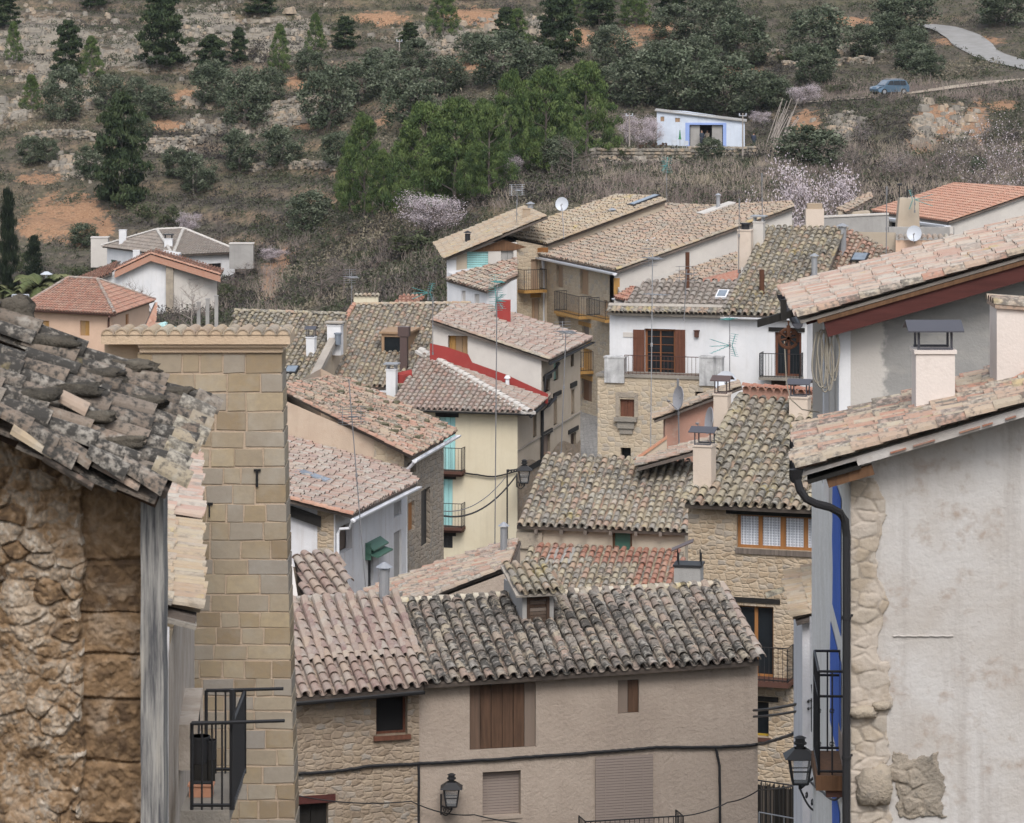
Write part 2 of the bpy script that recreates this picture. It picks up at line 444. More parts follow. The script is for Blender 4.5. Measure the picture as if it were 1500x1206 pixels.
# walls
M['pl_front'] = plaster('plaster_front', (0.40, 0.335, 0.28), (0.345, 0.285, 0.236), 0.4, (0.25, 0.20, 0.17), 0.8, bscale=13, streak=0.3, streakcol=(0.27, 0.22, 0.185))
M['st_front'] = rubble('stone_front', [(0.23, 0.175, 0.125), (0.33, 0.26, 0.185), (0.40, 0.325, 0.245), (0.30, 0.24, 0.185)], (0.32, 0.255, 0.19), 4.6, 1.7, 0.10, 0.5, 0.7)
M['st_house'] = rubble('stone_house', [(0.34, 0.26, 0.18), (0.44, 0.35, 0.25), (0.51, 0.42, 0.32), (0.40, 0.31, 0.215)], (0.44, 0.36, 0.27), 4.4, 1.7, 0.10, 0.5, 0.6)
M['st_street'] = rubble('stone_street', [(0.36, 0.28, 0.19), (0.46, 0.37, 0.26), (0.40, 0.30, 0.20)], (0.44, 0.37, 0.28), 3.2, 1.5, 0.08, 0.6, 0.4)
M['st_grey'] = rubble('stone_grey', [(0.30, 0.255, 0.205), (0.38, 0.33, 0.27), (0.26, 0.22, 0.18), (0.42, 0.36, 0.29)], (0.36, 0.31, 0.26), 4.2, 1.3, 0.07, 0.8)
M['st_pale'] = rubble('stone_pale', [(0.46, 0.38, 0.275), (0.54, 0.46, 0.345), (0.42, 0.34, 0.25)], (0.44, 0.37, 0.28), 3.6, 1.5, 0.09, 0.4, 0.6)
M['white'] = plaster('whitewash', (0.72, 0.72, 0.735), (0.63, 0.64, 0.66), 0.25, (0.5, 0.49, 0.47), 0.15, streak=0.35, streakcol=(0.52, 0.51, 0.49))
M['white_str'] = plaster('whitewash_streaked', (0.66, 0.66, 0.68), (0.58, 0.58, 0.60), 0.3, (0.42, 0.38, 0.34), 0.25, streak=0.35, streakcol=(0.36, 0.30, 0.26))
M['white_grime'] = plaster('whitewash_grimy', (0.60, 0.60, 0.60), (0.36, 0.36, 0.36), 0.75, (0.22, 0.22, 0.215), 0.2, streak=0.9, streakcol=(0.12, 0.12, 0.125), sc=2.0)
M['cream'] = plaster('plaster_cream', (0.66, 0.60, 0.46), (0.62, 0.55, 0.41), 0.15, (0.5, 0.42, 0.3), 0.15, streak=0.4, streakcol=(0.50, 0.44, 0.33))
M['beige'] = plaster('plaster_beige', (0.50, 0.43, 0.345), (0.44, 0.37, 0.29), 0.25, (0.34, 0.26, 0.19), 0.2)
M['palegrey'] = plaster('plaster_palegrey', (0.58, 0.55, 0.51), (0.52, 0.49, 0.46), 0.15, bump=0.1, streak=0.12, streakcol=(0.42, 0.40, 0.37))
M['peach'] = plaster('plaster_peach', (0.66, 0.47, 0.35), (0.60, 0.42, 0.31), 0.15, bump=0.1)
M['salmon'] = plaster('plaster_salmon', (0.42, 0.235, 0.18), (0.36, 0.215, 0.165), 0.6, (0.50, 0.42, 0.35), 0.3)
M['redpaint'] = plaster('red_paint', (0.33, 0.055, 0.05), (0.28, 0.05, 0.045), 0.15, bump=0.1)
M['chim'] = plaster('chimney_render', (0.62, 0.53, 0.45), (0.56, 0.47, 0.39), 0.2, bump=0.2)
M['chimpale'] = plaster('chimney_pale', (0.70, 0.63, 0.58), (0.64, 0.57, 0.52), 0.2, bump=0.2)
M['concrete'] = plaster('concrete', (0.38, 0.37, 0.355), (0.30, 0.29, 0.28), 0.35, (0.22, 0.21, 0.2), 0.3, streak=0.25, streakcol=(0.22, 0.22, 0.21))
M['white_rough'] = plaster('limewash_rough', (0.80, 0.785, 0.76), (0.70, 0.68, 0.64), 0.4, (0.5, 0.46, 0.40), 0.9, sc=1.6, bscale=9)
M['fore_wall'] = plaster('plaster_fore', (0.52, 0.505, 0.49), (0.43, 0.395, 0.36), 0.9, (0.34, 0.275, 0.225), 0.45, sc=0.9, bscale=14, streak=0.6, streakcol=(0.37, 0.34, 0.315))
M['clay'] = plaster('clay_slab', (0.52, 0.27, 0.17), (0.46, 0.23, 0.15), 0.2, bump=0.2)
M['stone_dark'] = plaster('stone_sill', (0.30, 0.27, 0.23), (0.2, 0.185, 0.165), 0.4, bump=0.6)
M['stone_block'] = plaster('stone_block', (0.42, 0.36, 0.28), (0.30, 0.26, 0.215), 0.6, (0.13, 0.125, 0.115), 0.9, sc=2.2)

def grey_patch():
    """patchy cement render: dark grey cement beside paler lime"""
    t = NT('cement_patch', 0.93, 0.12); c = t.coord('World'); x = t.n('SeparateXYZ'); t.set(x.inputs[0], c)
    a = t.noise(c, 1.1, 5, 0.65); f = t.noise(c, 20, 4); st = t.noise(t.coord('World', scale=(1, 1, 3)), 1.4, 4)
    dk = t.mix(t.ramp(a, [(0.3, 0.0), (0.7, 1.0)]), (0.30, 0.295, 0.285), (0.23, 0.225, 0.215))
    dk = t.mix(t.ramp(st, [(0.5, 0.0), (0.7, 0.7)]), dk, (0.34, 0.325, 0.30))
    pa = t.mix(a, (0.54, 0.51, 0.475), (0.42, 0.395, 0.365))
    k = t.math('ADD', x.outputs[0], t.math('MULTIPLY', t.math('SUBTRACT', t.noise(c, 2.2, 5, 0.7), 0.5), 0.55))
    base = t.mix(t.ramp(t.math('SUBTRACT', k, 5.87), [(0.46, 0.0), (0.54, 1.0)]), pa, dk)
    t.bump(t.math('ADD', f, a), 0.35, 0.03); return t.col(base)
M['cement'] = grey_patch()

# wood, metal, glass
M['w_dark'] = wood('wood_dark', (0.075, 0.045, 0.03)); M['w_brown'] = wood('wood_brown', (0.16, 0.085, 0.045))
M['w_grey'] = wood('wood_weathered', (0.20, 0.165, 0.14), 0.65); M['w_red'] = wood('wood_redbrown', (0.15, 0.062, 0.038))
M['w_orange'] = wood('wood_orange', (0.34, 0.155, 0.055), 0.3); M['w_ochre'] = wood('wood_ochre', (0.42, 0.24, 0.08), 0.3)
M['w_plank'] = wood('wood_plank', (0.12, 0.068, 0.043), 0.6); M['w_black'] = wood('wood_black', (0.022, 0.02, 0.018))
M['w_maroon'] = wood('wood_maroon', (0.085, 0.026, 0.022), 0.35, axis=0); M['w_tan'] = wood('wood_tan', (0.36, 0.24, 0.15), 0.3)
M['iron'] = plain('iron_black', (0.02, 0.02, 0.022), 0.55, 0.0, 0.4); M['ironred'] = plain('iron_redbrown', (0.09, 0.04, 0.028), 0.7)
M['rust'] = plain('rusty_iron', (0.11, 0.05, 0.03), 0.85, 0, 0.2, 0.6); M['steel'] = plain('galvanised', (0.42, 0.43, 0.45), 0.45, 0.6)
M['slate_metal'] = plain('painted_sheet', (0.085, 0.085, 0.10), 0.5, 0.2); M['brownmetal'] = plain('brown_sheet', (0.11, 0.075, 0.07), 0.5, 0.2)
M['whitemetal'] = plain('white_gutter', (0.72, 0.73, 0.76), 0.4, 0, 0.4, 0.12); M['dish'] = plain('dish_white', (0.48, 0.51, 0.56), 0.4, 0, 0.4, 0.08)
M['dishgrey'] = plain('dish_grey', (0.30, 0.30, 0.32), 0.45); M['mast'] = plain('mast_grey', (0.24, 0.24, 0.25), 0.5, 0.4); M['cyan'] = plain('antenna_teal', (0.10, 0.34, 0.33), 0.5)
M['turq'] = wood('paint_turquoise', (0.34, 0.62, 0.62), 0.15); M['green'] = plain('paint_green', (0.07, 0.16, 0.12), 0.5); M['palegreen'] = plain('paint_palegreen', (0.20, 0.32, 0.25), 0.7)
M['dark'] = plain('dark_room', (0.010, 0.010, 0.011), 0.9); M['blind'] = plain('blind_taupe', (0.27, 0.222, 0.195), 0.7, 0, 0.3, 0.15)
M['slatgap'] = plain('blind_gap', (0.10, 0.08, 0.07), 0.8)
M['blue'] = plaster('paint_blue', (0.085, 0.17, 0.58), (0.07, 0.15, 0.50), 0.3, (0.2, 0.27, 0.58), 0.6, bscale=8)
M['yellow'] = plain('paint_yellow', (0.42, 0.28, 0.03), 0.6); M['cable'] = plain('cable_black', (0.018, 0.018, 0.02), 0.6); M['rope'] = plain('rope_grey', (0.30, 0.27, 0.22), 0.9)
M['potplastic'] = plain('pot_black', (0.02, 0.02, 0.022), 0.5); M['lead'] = plain('sheet_lead', (0.28, 0.32, 0.38), 0.4, 0.5)
M['sheet'] = plain('corrugated_grey', (0.33, 0.32, 0.30), 0.7, 0, 0.3, 0.4)
def glass(name, col=(0.02, 0.025, 0.03), rough=0.12):
    t = NT(name, rough, 0.5); a = t.noise(t.coord('World'), 3, 3); return t.col(t.mix(a, col, sh(col, 0.4)))
M['glass'] = glass('window_glass'); M['skyglass'] = glass('skylight_glass', (0.25, 0.30, 0.36), 0.1); M['lampglass'] = glass('lamp_glass', (0.35, 0.36, 0.36), 0.2)
def lace():
    t = NT('lace_curtain', 0.8, 0.4); c = t.coord('UV')
    w = t.n('TexWave'); w.wave_type = 'BANDS'; w.bands_direction = 'X'; t.set(w.inputs[0], c); w.inputs['Scale'].default_value = 3.2; w.inputs['Distortion'].default_value = 1.5; w.inputs['Detail'].default_value = 2
    b = t.n('TexBrick'); t.set(b.inputs[0], c); b.offset = 0; b.inputs['Scale'].default_value = 1; b.inputs['Brick Width'].default_value = 0.07; b.inputs['Row Height'].default_value = 0.07
    b.inputs['Mortar Size'].default_value = 0.011; b.inputs['Color1'].default_value = (0.36, 0.39, 0.45, 1); b.inputs['Color2'].default_value = (0.42, 0.45, 0.50, 1); b.inputs['Mortar'].default_value = (0.70, 0.73, 0.78, 1)
    return t.col(t.mix(t.math('MULTIPLY', w.outputs['Fac'], 0.45), b.outputs['Color'], (0.18, 0.2, 0.25)))
M['lace'] = lace()
def ashlar(name):
    t = NT(name, 0.93, 0.12); c = t.coord('World'); f = t.noise(c, 9, 5, 0.65); g = t.noise(c, 1.6, 4)
    base = t.ramp(t.attr(), [(0.0, (0.24, 0.18, 0.115)), (0.3, (0.31, 0.24, 0.15)), (0.5, (0.30, 0.255, 0.195)), (0.72, (0.27, 0.245, 0.215)), (1.0, (0.37, 0.295, 0.19))])
    base = t.mix(t.ramp(f, [(0.35, 0.0), (0.75, 0.5)]), base, (0.22, 0.185, 0.145))
    base = t.mix(t.ramp(g, [(0.5, 0.0), (0.7, 0.4)]), base, (0.36, 0.335, 0.29))
    t.bump(f, 0.4, 0.02); return t.col(base)
M['ashlar'] = ashlar('ashlar_block'); M['joint'] = plaster('ashlar_joint', (0.46, 0.36, 0.27), (0.40, 0.31, 0.23), 0.2, bump=0.5)
M['cornice'] = plaster('cornice_render', (0.55, 0.43, 0.31), (0.48, 0.36, 0.25), 0.3, (0.38, 0.30, 0.14), 0.4)
# ------------------------------------------------------------------ kit of parts
def mat(m): return M[m] if isinstance(m, str) else m
def mats(*a): return [mat(x) for x in a]
def house(label, loc, name='house', cat='house'):
    return thing(name, label, cat, loc)
def roofpart(h, pl, poly, m, name='roof', deckm='deckdark', ridge=None, **kw):
    mb = MB(); tiles(mb, pl, poly, **kw)
    return mb.build(name, mats(m, deckm), h)
def ppoly(pl, *pts): return [pl.hit(x, y) for x, y in pts]
def ridgepart(h, segs, m='ridgecream', w=0.24, name='ridge', up=Z, bed=0.0, **kw):
    mb = MB()
    for A, B in segs:
        ridge_row(mb, A, B, up, w, **kw)
        if bed:
            d = B - A; sd = d.cross(Z).normalized() * (w * 0.42)
            mb.obox(A - sd - Z * bed, d, sd * 2, Z * (bed + 0.03), 1)
    return mb.build(name, mats(m, 'mortar'), h)

def win(h, W, r, fm='w_brown', pm='glass', nx=2, ny=1, depth=0.15, fw=0.06, bar=0.03, name='window', sill=None, lintel=None, hole=True, label=None, bm=None):
    u0, u1, z0, z1 = W.rect(r)
    if hole: W.holes.append((u0, u1, z0, z1))
    mb = MB(); d0, d1 = -depth - 0.04, -depth + 0.03
    W.box(mb, u0 + .002, u0 + fw, z0 + .002, z1 - .002, d0, d1); W.box(mb, u1 - fw, u1 - .002, z0 + .002, z1 - .002, d0, d1)
    W.box(mb, u0 + fw, u1 - fw, z0 + .002, z0 + fw, d0, d1 - .002); W.box(mb, u0 + fw, u1 - fw, z1 - fw, z1 - .002, d0, d1 - .002)
    for i in range(1, nx):
        u = u0 + (u1 - u0) * i / nx; b = bar * (1.5 if nx == 2 else 1)
        W.box(mb, u - b, u + b, z0 + fw, z1 - fw, d0 + .012, d1 - .005)
    for j in range(1, ny):
        z = z0 + (z1 - z0) * j / ny
        W.box(mb, u0 + fw, u1 - fw, z - bar * .5, z + bar * .5, d0 + .016, d1 - .009)
    o = mb.build(name, mat(fm), h)
    if label: o['label'] = label
    p = MB(); e = -depth - 0.015
    p.face([W.P(u0, z0, e), W.P(u1, z0, e), W.P(u1, z1, e), W.P(u0, z1, e)], 0, .5, [(u0, z0), (u1, z0), (u1, z1), (u0, z1)])
    p.face([W.P(u0, z0, e - .1), W.P(u0, z1, e - .1), W.P(u1, z1, e - .1), W.P(u1, z0, e - .1)])
    p.build('pane', mat(pm), o)
    if sill:
        s = MB(); W.box(s, u0 - .06, u1 + .06, z0 - .09, z0 - .003, -depth, .09); s.build('sill', mat(sill), o)
    if lintel:
        s = MB(); W.box(s, u0 - .18, u1 + .18, z1 + .003, z1 + .19, -.1, .035); s.build('lintel', mat(lintel), o)
    return o

def boards(h, W, r, m='w_brown', n=4, depth=0.10, name='shutter', hole=True, frame=None, sill=None, lintel=None, label=None, thick=0.03):
    u0, u1, z0, z1 = W.rect(r)
    if hole: W.holes.append((u0, u1, z0, z1))
    mb = MB(); w = (u1 - u0) / n
    for i in range(n):
        k = R.uniform(0, .008)
        W.box(mb, u0 + i * w + .008, u0 + (i + 1) * w - .006, z0 + .01, z1 - .01 - R.uniform(0, .02), -depth - thick, -depth + k, 0, R.random())
    mb.face([W.P(u0, z0, -depth - .035), W.P(u1, z0, -depth - .035), W.P(u1, z1, -depth - .035), W.P(u0, z1, -depth - .035)], 1)
    o = mb.build(name, mats(m, 'w_black'), h)
    if label: o['label'] = label
    if frame:
        f = MB(); t = .07
        W.box(f, u0 + .003, u0 + t, z0, z1, -depth + .01, -depth + .06); W.box(f, u1 - t, u1 - .003, z0, z1, -depth + .01, -depth + .06)
        W.box(f, u0 + t, u1 - t, z1 - t, z1 - .003, -depth + .01, -depth + .055); W.box(f, u0 + t, u1 - t, z0 + .003, z0 + t, -depth + .01, -depth + .055)
        f.build('frame', mat(frame), o)
    if sill:
        s = MB(); W.box(s, u0 - .05, u1 + .05, z0 - .08, z0 - .003, -depth, .05); s.build('sill', mat(sill), o)
    if lintel:
        s = MB(); W.box(s, u0 - .15, u1 + .15, z1 + .003, z1 + .17, -.1, .03); s.build('lintel', mat(lintel), o)
    return o

def blind(h, W, r, m='blind', depth=0.08, out=None, name='blind', hole=True, slat=0.045, sill=None):
    u0, u1, z0, z1 = W.rect(r)
    d = -depth
    if out is not None: d = out
    elif hole: W.holes.append((u0, u1, z0, z1))
    mb = MB(); z = z0 + .01
    while z < z1 - .01:
        W.box(mb, u0 + .008, u1 - .008, z, min(z + slat * .84, z1 - .004), d - .012, d)
        z += slat
    mb.face([W.P(u0 + .004, z0, d - .01), W.P(u1 - .004, z0, d - .01), W.P(u1 - .004, z1, d - .01), W.P(u0 + .004, z1, d - .01)], 1)
    for k in (.18, .5, .82):
        u = u0 + (u1 - u0) * k; W.box(mb, u - .006, u + .006, z0, z1, d, d + .006)
    o = mb.build(name, mats(m, 'slatgap'), h)
    if sill:
        s = MB(); W.box(s, u0 - .03, u1 + .03, z0 - .07, z0 - .003, -depth, .03); s.build('sill', mat(sill), o)
    return o

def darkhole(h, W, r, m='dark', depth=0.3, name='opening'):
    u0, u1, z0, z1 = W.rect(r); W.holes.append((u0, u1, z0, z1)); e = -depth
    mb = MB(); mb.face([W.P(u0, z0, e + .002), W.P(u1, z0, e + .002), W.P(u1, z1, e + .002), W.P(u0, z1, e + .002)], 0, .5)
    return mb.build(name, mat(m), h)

def beam(h, W, r, m='w_black', out=0.04, name='lintel', back=0.06):
    u0, u1, z0, z1 = W.rect(r); mb = MB(); W.box(mb, u0, u1, z0, z1, -back, out); return mb.build(name, mat(m), h)

def rails(mb, pts, z0, z1, gap=0.11, bar=0.008, rail=0.016, mid=None):
    """railing along a polyline of plan points"""
    for a, b in zip(pts, pts[1:]):
        d = b - a; n = max(1, round(d.length / gap))
        for z in ([z0 + .05, z1] + ([mid] if mid else [])):
            mb.tube([a + Z * z, b + Z * z], rail, 4)
        for i in range(n + 1):
            p = a + d * (i / n); rr = rail if i in (0, n) else bar
            mb.tube([p + Z * z0, p + Z * z1], rr, 4, cap=False)

def balcony(h, W, r, proj=0.6, slabm='clay', thick=0.12, railm='iron', gap=0.11, name='balcony', over=0.05, mid=False, under=None):
    """r: rail rectangle in the photo (x0,x1,top of rail,top of slab)"""
    u0, u1, z0, z1 = W.rect(r)
    mb = MB(); W.box(mb, u0 - over, u1 + over, z0 - thick, z0, -.05, proj + over)
    if under: W.box(mb, u0 + .05, u1 - .05, z0 - thick - .12, z0 - thick - .003, -.05, proj * .7)
    o = mb.build(name, mat(slabm), h)
    rb = MB(); rails(rb, [W.P(u0, 0, 0), W.P(u0, 0, proj), W.P(u1, 0, proj), W.P(u1, 0, 0)], z0, z1, gap, mid=(z0 + (z1 - z0) * .8) if mid else None)
    rb.build('railing', mat(railm), o)
    return o

def gutter(h, A, B, m='whitemetal', r=0.07, name='gutter', down=None, dr=0.045):
    mb = MB(); d = (B - A).normalized(); s = d.cross(Z).normalized()
    n = 6; ring = []
    for P in (A, B):
        ring.append([P + s * (r * math.cos(math.pi + math.pi * k / n)) + Z * (r * math.sin(math.pi + math.pi * k / n)) for k in range(n + 1)])
    mb.idx(ring[0] + ring[1], [(k, k + 1, n + 2 + k, n + 1 + k) for k in range(n)])
    ring2 = [[p + (P - p) * .14 for p in rg] for rg, P in zip(ring, (A, B))]
    mb.idx(ring2[0] + ring2[1], [(k + 1, k, n + 1 + k, n + 2 + k) for k in range(n)])
    for a, b in zip(ring, ring2): 
        for k in range(n): mb.face([a[k], a[k + 1], b[k + 1], b[k]])
    for P in (A, B): mb.face([P + s * (r * math.cos(math.pi + math.pi * k / n)) + Z * (r * math.sin(math.pi + math.pi * k / n)) for k in range(n + 1)])
    o = mb.build(name, mat(m), h)
    if down:
        p = MB(); p.tube(down, dr, 8); p.build('downpipe', mat(m), h, smooth=False)
    return o

def chimney(h, P, w, d, ht, yaw=0, m='chim', cap='sheet', capm='slate_metal', capw=None, caph=0.35, name='chimney', sunk=0.6):
    """rendered stack standing at P (roof surface); cap: gabled sheet on legs / slab / pot / None"""
    mb = MB(); mb.cbox(P - Z * sunk, w, d, ht + sunk, yaw); mb.cbox(P + Z * (ht + .002), w + .05, d + .05, .05, yaw)
    o = mb.build(name, mat(m), h)
    a = Vector((math.cos(yaw), math.sin(yaw), 0)); b = Vector((-a.y, a.x, 0)); T = P + Z * (ht + .052)
    if cap:
        c = MB(); cw = capw or w + .22; cd = d + .18
        if cap == 'sheet':
            for i in (-1, 1):
                for j in (-1, 1):
                    q = T + a * (i * w * .42) + b * (j * d * .42); c.tube([q - Z * .05, q + Z * caph], .018, 4)
            c.obox(T - a * (w * .46) - b * (d * .46) , a * (w * .92), b * .02, Z * .03); c.obox(T - a * (w * .46) + b * (d * .44), a * (w * .92), b * .02, Z * .03)
            zt = T + Z * caph
            for sgn in (-1, 1):
                e0 = zt - a * cw / 2 + b * (sgn * cd / 2) - Z * .03; r0 = zt - a * cw / 2 + Z * .09
                nn = Z * .02
                c.box8([e0, e0 + a * cw, r0 + a * cw, r0, e0 + nn, e0 + a * cw + nn, r0 + a * cw + nn, r0 + nn])
        elif cap == 'slab':
            for i in (-1, 1):
                for j in (-1, 1):
                    q = T + a * (i * w * .4) + b * (j * d * .4); c.cbox(q, .07, .07, caph * .6, yaw)
            c.cbox(T + Z * caph * .6, w + .2, d + .2, .06, yaw)
        elif cap == 'pot':
            c.tube([T - Z * .02, T + Z * caph], min(w, d) * .33, 10); c.tube([T + Z * caph, T + Z * (caph + .06)], min(w, d) * .45, 10)
        c.build('chimney_cap', mat(capm), o)
    return o

def flue(h, P, ht, r=0.09, m='steel', cap=True, name='flue', bend=None):
    mb = MB(); mb.tube([P - Z * .4, P + Z * ht], r, 10)
    if cap:
        mb.tube([P + Z * (ht + .05), P + Z * (ht + .16)], r * 1.7, 10, r2=r * .3)
        for k in range(3):
            q = P + Vector((math.cos(k * 2.1), math.sin(k * 2.1), 0)) * r; mb.tube([q + Z * (ht - .05), q + Z * (ht + .1)], .01, 3)
    mb.tube([P - Z * .05, P + Z * .05], r * 1.5, 10)
    return mb.build(name, mat(m), h)

def antenna(label, base, top, kind='yagi', face=(0.3, -1), m='mast', em='mast', n=9, L=1.1, r=0.018, group='television aerials on the roofs', name='antenna', at=1.0, second=None):
    """aerial on a mast; base, top world points"""
    t = thing(name, label, 'antenna', base, group)
    mb = MB(); mb.tube([base, base + (top - base) * .5, top], r, 5); mb.tube([base, base + Z * .12], r * 2.2, 6)
    q = base + (top - base) * .55; mb.cbox(q - Z * .06, .07, .07, .12)
    mb.build('mast', mat(m), t)
    f = Vector((face[0], face[1], 0)).normalized(); s = Vector((-f.y, f.x, 0))
    C = base + (top - base) * at
    e = MB()
    if kind == 'yagi':
        e.tube([C - f * L * .35, C + f * L * .65], .014, 4)
        for i in range(n):
            p = C + f * (L * (-.3 + .95 * i / (n - 1))); w = .34 - .018 * i
            e.tube([p - s * w, p + s * w], .008, 3)
        for k in (-1, 1):
            for z in (.1, .2, .3):
                p = C - f * L * .35; e.tube([p - s * .3 + Z * z * k, p + s * .3 + Z * z * k], .008, 3)
            e.tube([C - f * L * .35, C - f * L * .35 + Z * .32 * k], .01, 3)
    elif kind == 'tri':          # three-boom teal aerial
        for dz, k in ((.12, 1), (0, 1), (-.12, 1)):
            e.tube([C, C + f * L * .75 + Z * dz * 2.2], .013, 4)
            for i in range(6):
                p = C + (f * L * .75 + Z * dz * 2.2) * (i / 5); e.tube([p - s * .12, p + s * .12], .008, 3)
        for k in (-1, 1):
            e.tube([C - f * .1, C - f * .25 + Z * .42 * k], .015, 4)
            for i in range(5):
                p = C - f * (.1 + .03 * i) + Z * (.08 + .085 * i) * k; e.tube([p - s * .28, p + s * .28], .009, 3)
    elif kind == 'grid':         # panel of rods
        for i in range(n):
            p = C + Z * (-.28 + .56 * i / (n - 1)); e.tube([p - s * .45, p + s * .45], .010, 3)
        for k in (-.3, .3): e.tube([C + s * k - Z * .3, C + s * k + Z * .3], .012, 3)
        e.tube([C, C + f * .5], .013, 4)
        for i in range(4): e.tube([C + f * (.12 * i + .1) - s * .15, C + f * (.12 * i + .1) + s * .15], .008, 3)
    elif kind == 'pole':
        e.tube([C - Z * .1, C + Z * .25], r * 1.8, 6)
    e.build('aerial_head', mat(em), t)
    if second:
        e = MB(); C2 = base + (top - base) * second; f2 = (f + s * .8).normalized(); s2 = Vector((-f2.y, f2.x, 0))
        e.tube([C2 - f2 * .3, C2 + f2 * .6], .012, 4)
        for i in range(6): e.tube([C2 + f2 * (-.25 + .16 * i) - s2 * .25, C2 + f2 * (-.25 + .16 * i) + s2 * .25], .008, 3)
        e.build('lower_aerial', mat(em), t)
    return t

def dish(label, P, r, n, m='dish', foot=None, name='satellite_dish'):
    """satellite dish: bowl centred at P facing n, arm with receiver, mast down to foot"""
    foot = foot if foot is not None else P - Z * r * 1.6
    t = thing(name, label, 'satellite dish', foot, 'satellite dishes on the roofs'); n = Vector(n).normalized()
    a = n.cross(Z).normalized(); b = a.cross(n).normalized()
    mb = MB(); K = 16; rings = []
    for i in range(5):
        q = i / 4
        rings.append([P - n * (r * .22 * (1 - q * q)) + a * (r * q * math.cos(2 * math.pi * k / K)) + b * (r * 1.08 * q * math.sin(2 * math.pi * k / K)) for k in range(K)])
    vs = [p for g in rings for p in g]; fs = []
    for i in range(4):
        for k in range(K): fs.append((i * K + k, i * K + (k + 1) % K, (i + 1) * K + (k + 1) % K, (i + 1) * K + k))
    back = [p - n * .02 for p in vs]; N = len(vs)
    mb.idx(vs + back, fs + [tuple(N + i for i in reversed(f)) for f in fs] + [(4 * K + k, 4 * K + (k + 1) % K, N + 4 * K + (k + 1) % K, N + 4 * K + k) for k in range(K)])
    mb.build('reflector', mat(m), t)
    e = MB(); tip = P + n * r * 1.05 - b * r * .35
    e.tube([P - b * r * .98, tip], .014, 4); e.tube([tip - n * .02, tip - n * .12], .035, 6); e.build('receiver_arm', mat('mast'), t)
    e = MB(); e.tube([foot, P - n * (r * .22 + .06)], .02, 5); e.tube([P - n * (r * .25 + .08), P - n * r * .2], .04, 6); e.build('mast', mat('mast'), t)
    return t

def lantern_lamp(label, C, s, anchor, wall_n, m='iron', name='street_lamp', below=True):
    """square street lantern; C centre of glass body, s body width; iron bracket to anchor on a wall"""
    t = thing(name, label, 'street lamp', anchor, 'iron street lanterns')
    mb = MB()
    def ring(z, w): return [C + Vector((x * w, y * w, z)) for x, y in ((-1, -1), (1, -1), (1, 1), (-1, 1))]
    h = s * 1.05
    b = ring(-h * .5, s * .30); tp = ring(h * .5, s * .46)
    for i in range(4): mb.tube([b[i], tp[i]], s * .045, 4)
    for rr, th in ((b, .05), (tp, .05), ([(p + q) / 2 for p, q in zip(b, tp)], .03)):
        for i in range(4): mb.tube([rr[i], rr[(i + 1) % 4]], s * th, 4)
    mb.build('lantern_frame', mat(m), t)
    g = MB(); bi = ring(-h * .48, s * .285); ti = ring(h * .48, s * .445)
    for i in range(4): g.face([bi[i], bi[(i + 1) % 4], ti[(i + 1) % 4], ti[i]])
    g.build('lantern_glass', clear_glass(), t)
    c = MB(); e = ring(h * .52, s * .66); q = ring(h * .86, s * .24); q2 = ring(h * .52 + .015, s * .6)
    c.idx(e + q, [(0, 1, 5, 4), (1, 2, 6, 5), (2, 3, 7, 6), (3, 0, 4, 7), (3, 2, 1, 0)])
    T = C + Z * h * .86
    c.tube([T, T + Z * s * .16], s * .17, 10); c.tube([T + Z * s * .16, T + Z * s * .24], s * .27, 10); c.tube([T + Z * s * .24, T + Z * s * .42], s * .2, 10); c.tube([T + Z * s * .42, T + Z * s * .5], s * .27, 10, r2=s * .1)
    c.build('lantern_hood', mat(m), t)
    k = MB(); B = C - Z * h * .5
    k.tube([B, B - Z * s * .25], s * .07, 6); k.cbox(B - Z * .02, s * .5, s * .5, .03)
    arm = B - Z * s * .25
    wp = Vector((anchor.x, anchor.y, arm.z))
    k.tube([arm, wp], s * .06, 5)
    pts = [arm + (anchor - arm) * (i / 8) + Vector((0, 0, 1)) * (-.0 - .25 * s * math.sin(math.pi * i / 8)) for i in range(9)]
    k.tube(pts, s * .045, 5)
    k.tube([anchor - Z * .05, wp + Z * s * .7], s * .06, 5)
    for ctr in (.35, .65):
        q = arm + (anchor - arm) * ctr + Z * s * .08
        sd = (wp - arm).normalized()
        k.tube([q + sd * (s * .12 * math.cos(2 * math.pi * i / 10)) + Z * (s * .12 * math.sin(2 * math.pi * i / 10)) for i in range(11)], s * .03, 4)
    k.build('bracket', mat(m), t)
    return t
_cg = []
def clear_glass():
    if not _cg:
        t = NT('clear_glass', 0.05, 0.5); t.b.inputs['Alpha'].default_value = 0.22; t.col((0.5, 0.52, 0.54)); _cg.append(t.m)
    return _cg[0]

def cable(label, pts, r=0.02, sag=0.0, m='cable', name='cable', group=None, n=14, wob=0.0):
    P = []
    for a, b in zip(pts, pts[1:]):
        for i in range(n):
            t = i / n; q = a + (b - a) * t - Z * (sag * 4 * t * (1 - t))
            if wob: q = q + Vector((R.uniform(-1, 1), 0, R.uniform(-1, 1))) * wob
            P.append(q)
    P.append(pts[-1])
    mb = MB(); mb.tube(P, r, 5); o = mb.build(name, mat(m))
    return tag(o, label, 'cable', group)
def newW(A, B, flip=False):
    w = Wall(A, B, flip); w.holes = []; return w
def wallpart(h, W, top, bot, m, name='wall', close=None, reveal=0.22, nseg=14, u0=0.0, u1=None, extra=None, m2=None):
    mb = MB(); wall_faces(mb, W, top, bot, W.holes, reveal, 0, nseg, u0, u1)
    if close: closed(mb, W.P(0, 0), W.P(W.len, 0), close, top if not callable(top) else (lambda p: top(max(0, min(W.len, (p - W.A).dot(W.u))))), bot)
    if extra: extra(mb)
    return mb.build(name, mats(m, *( [m2] if m2 else [])), h)
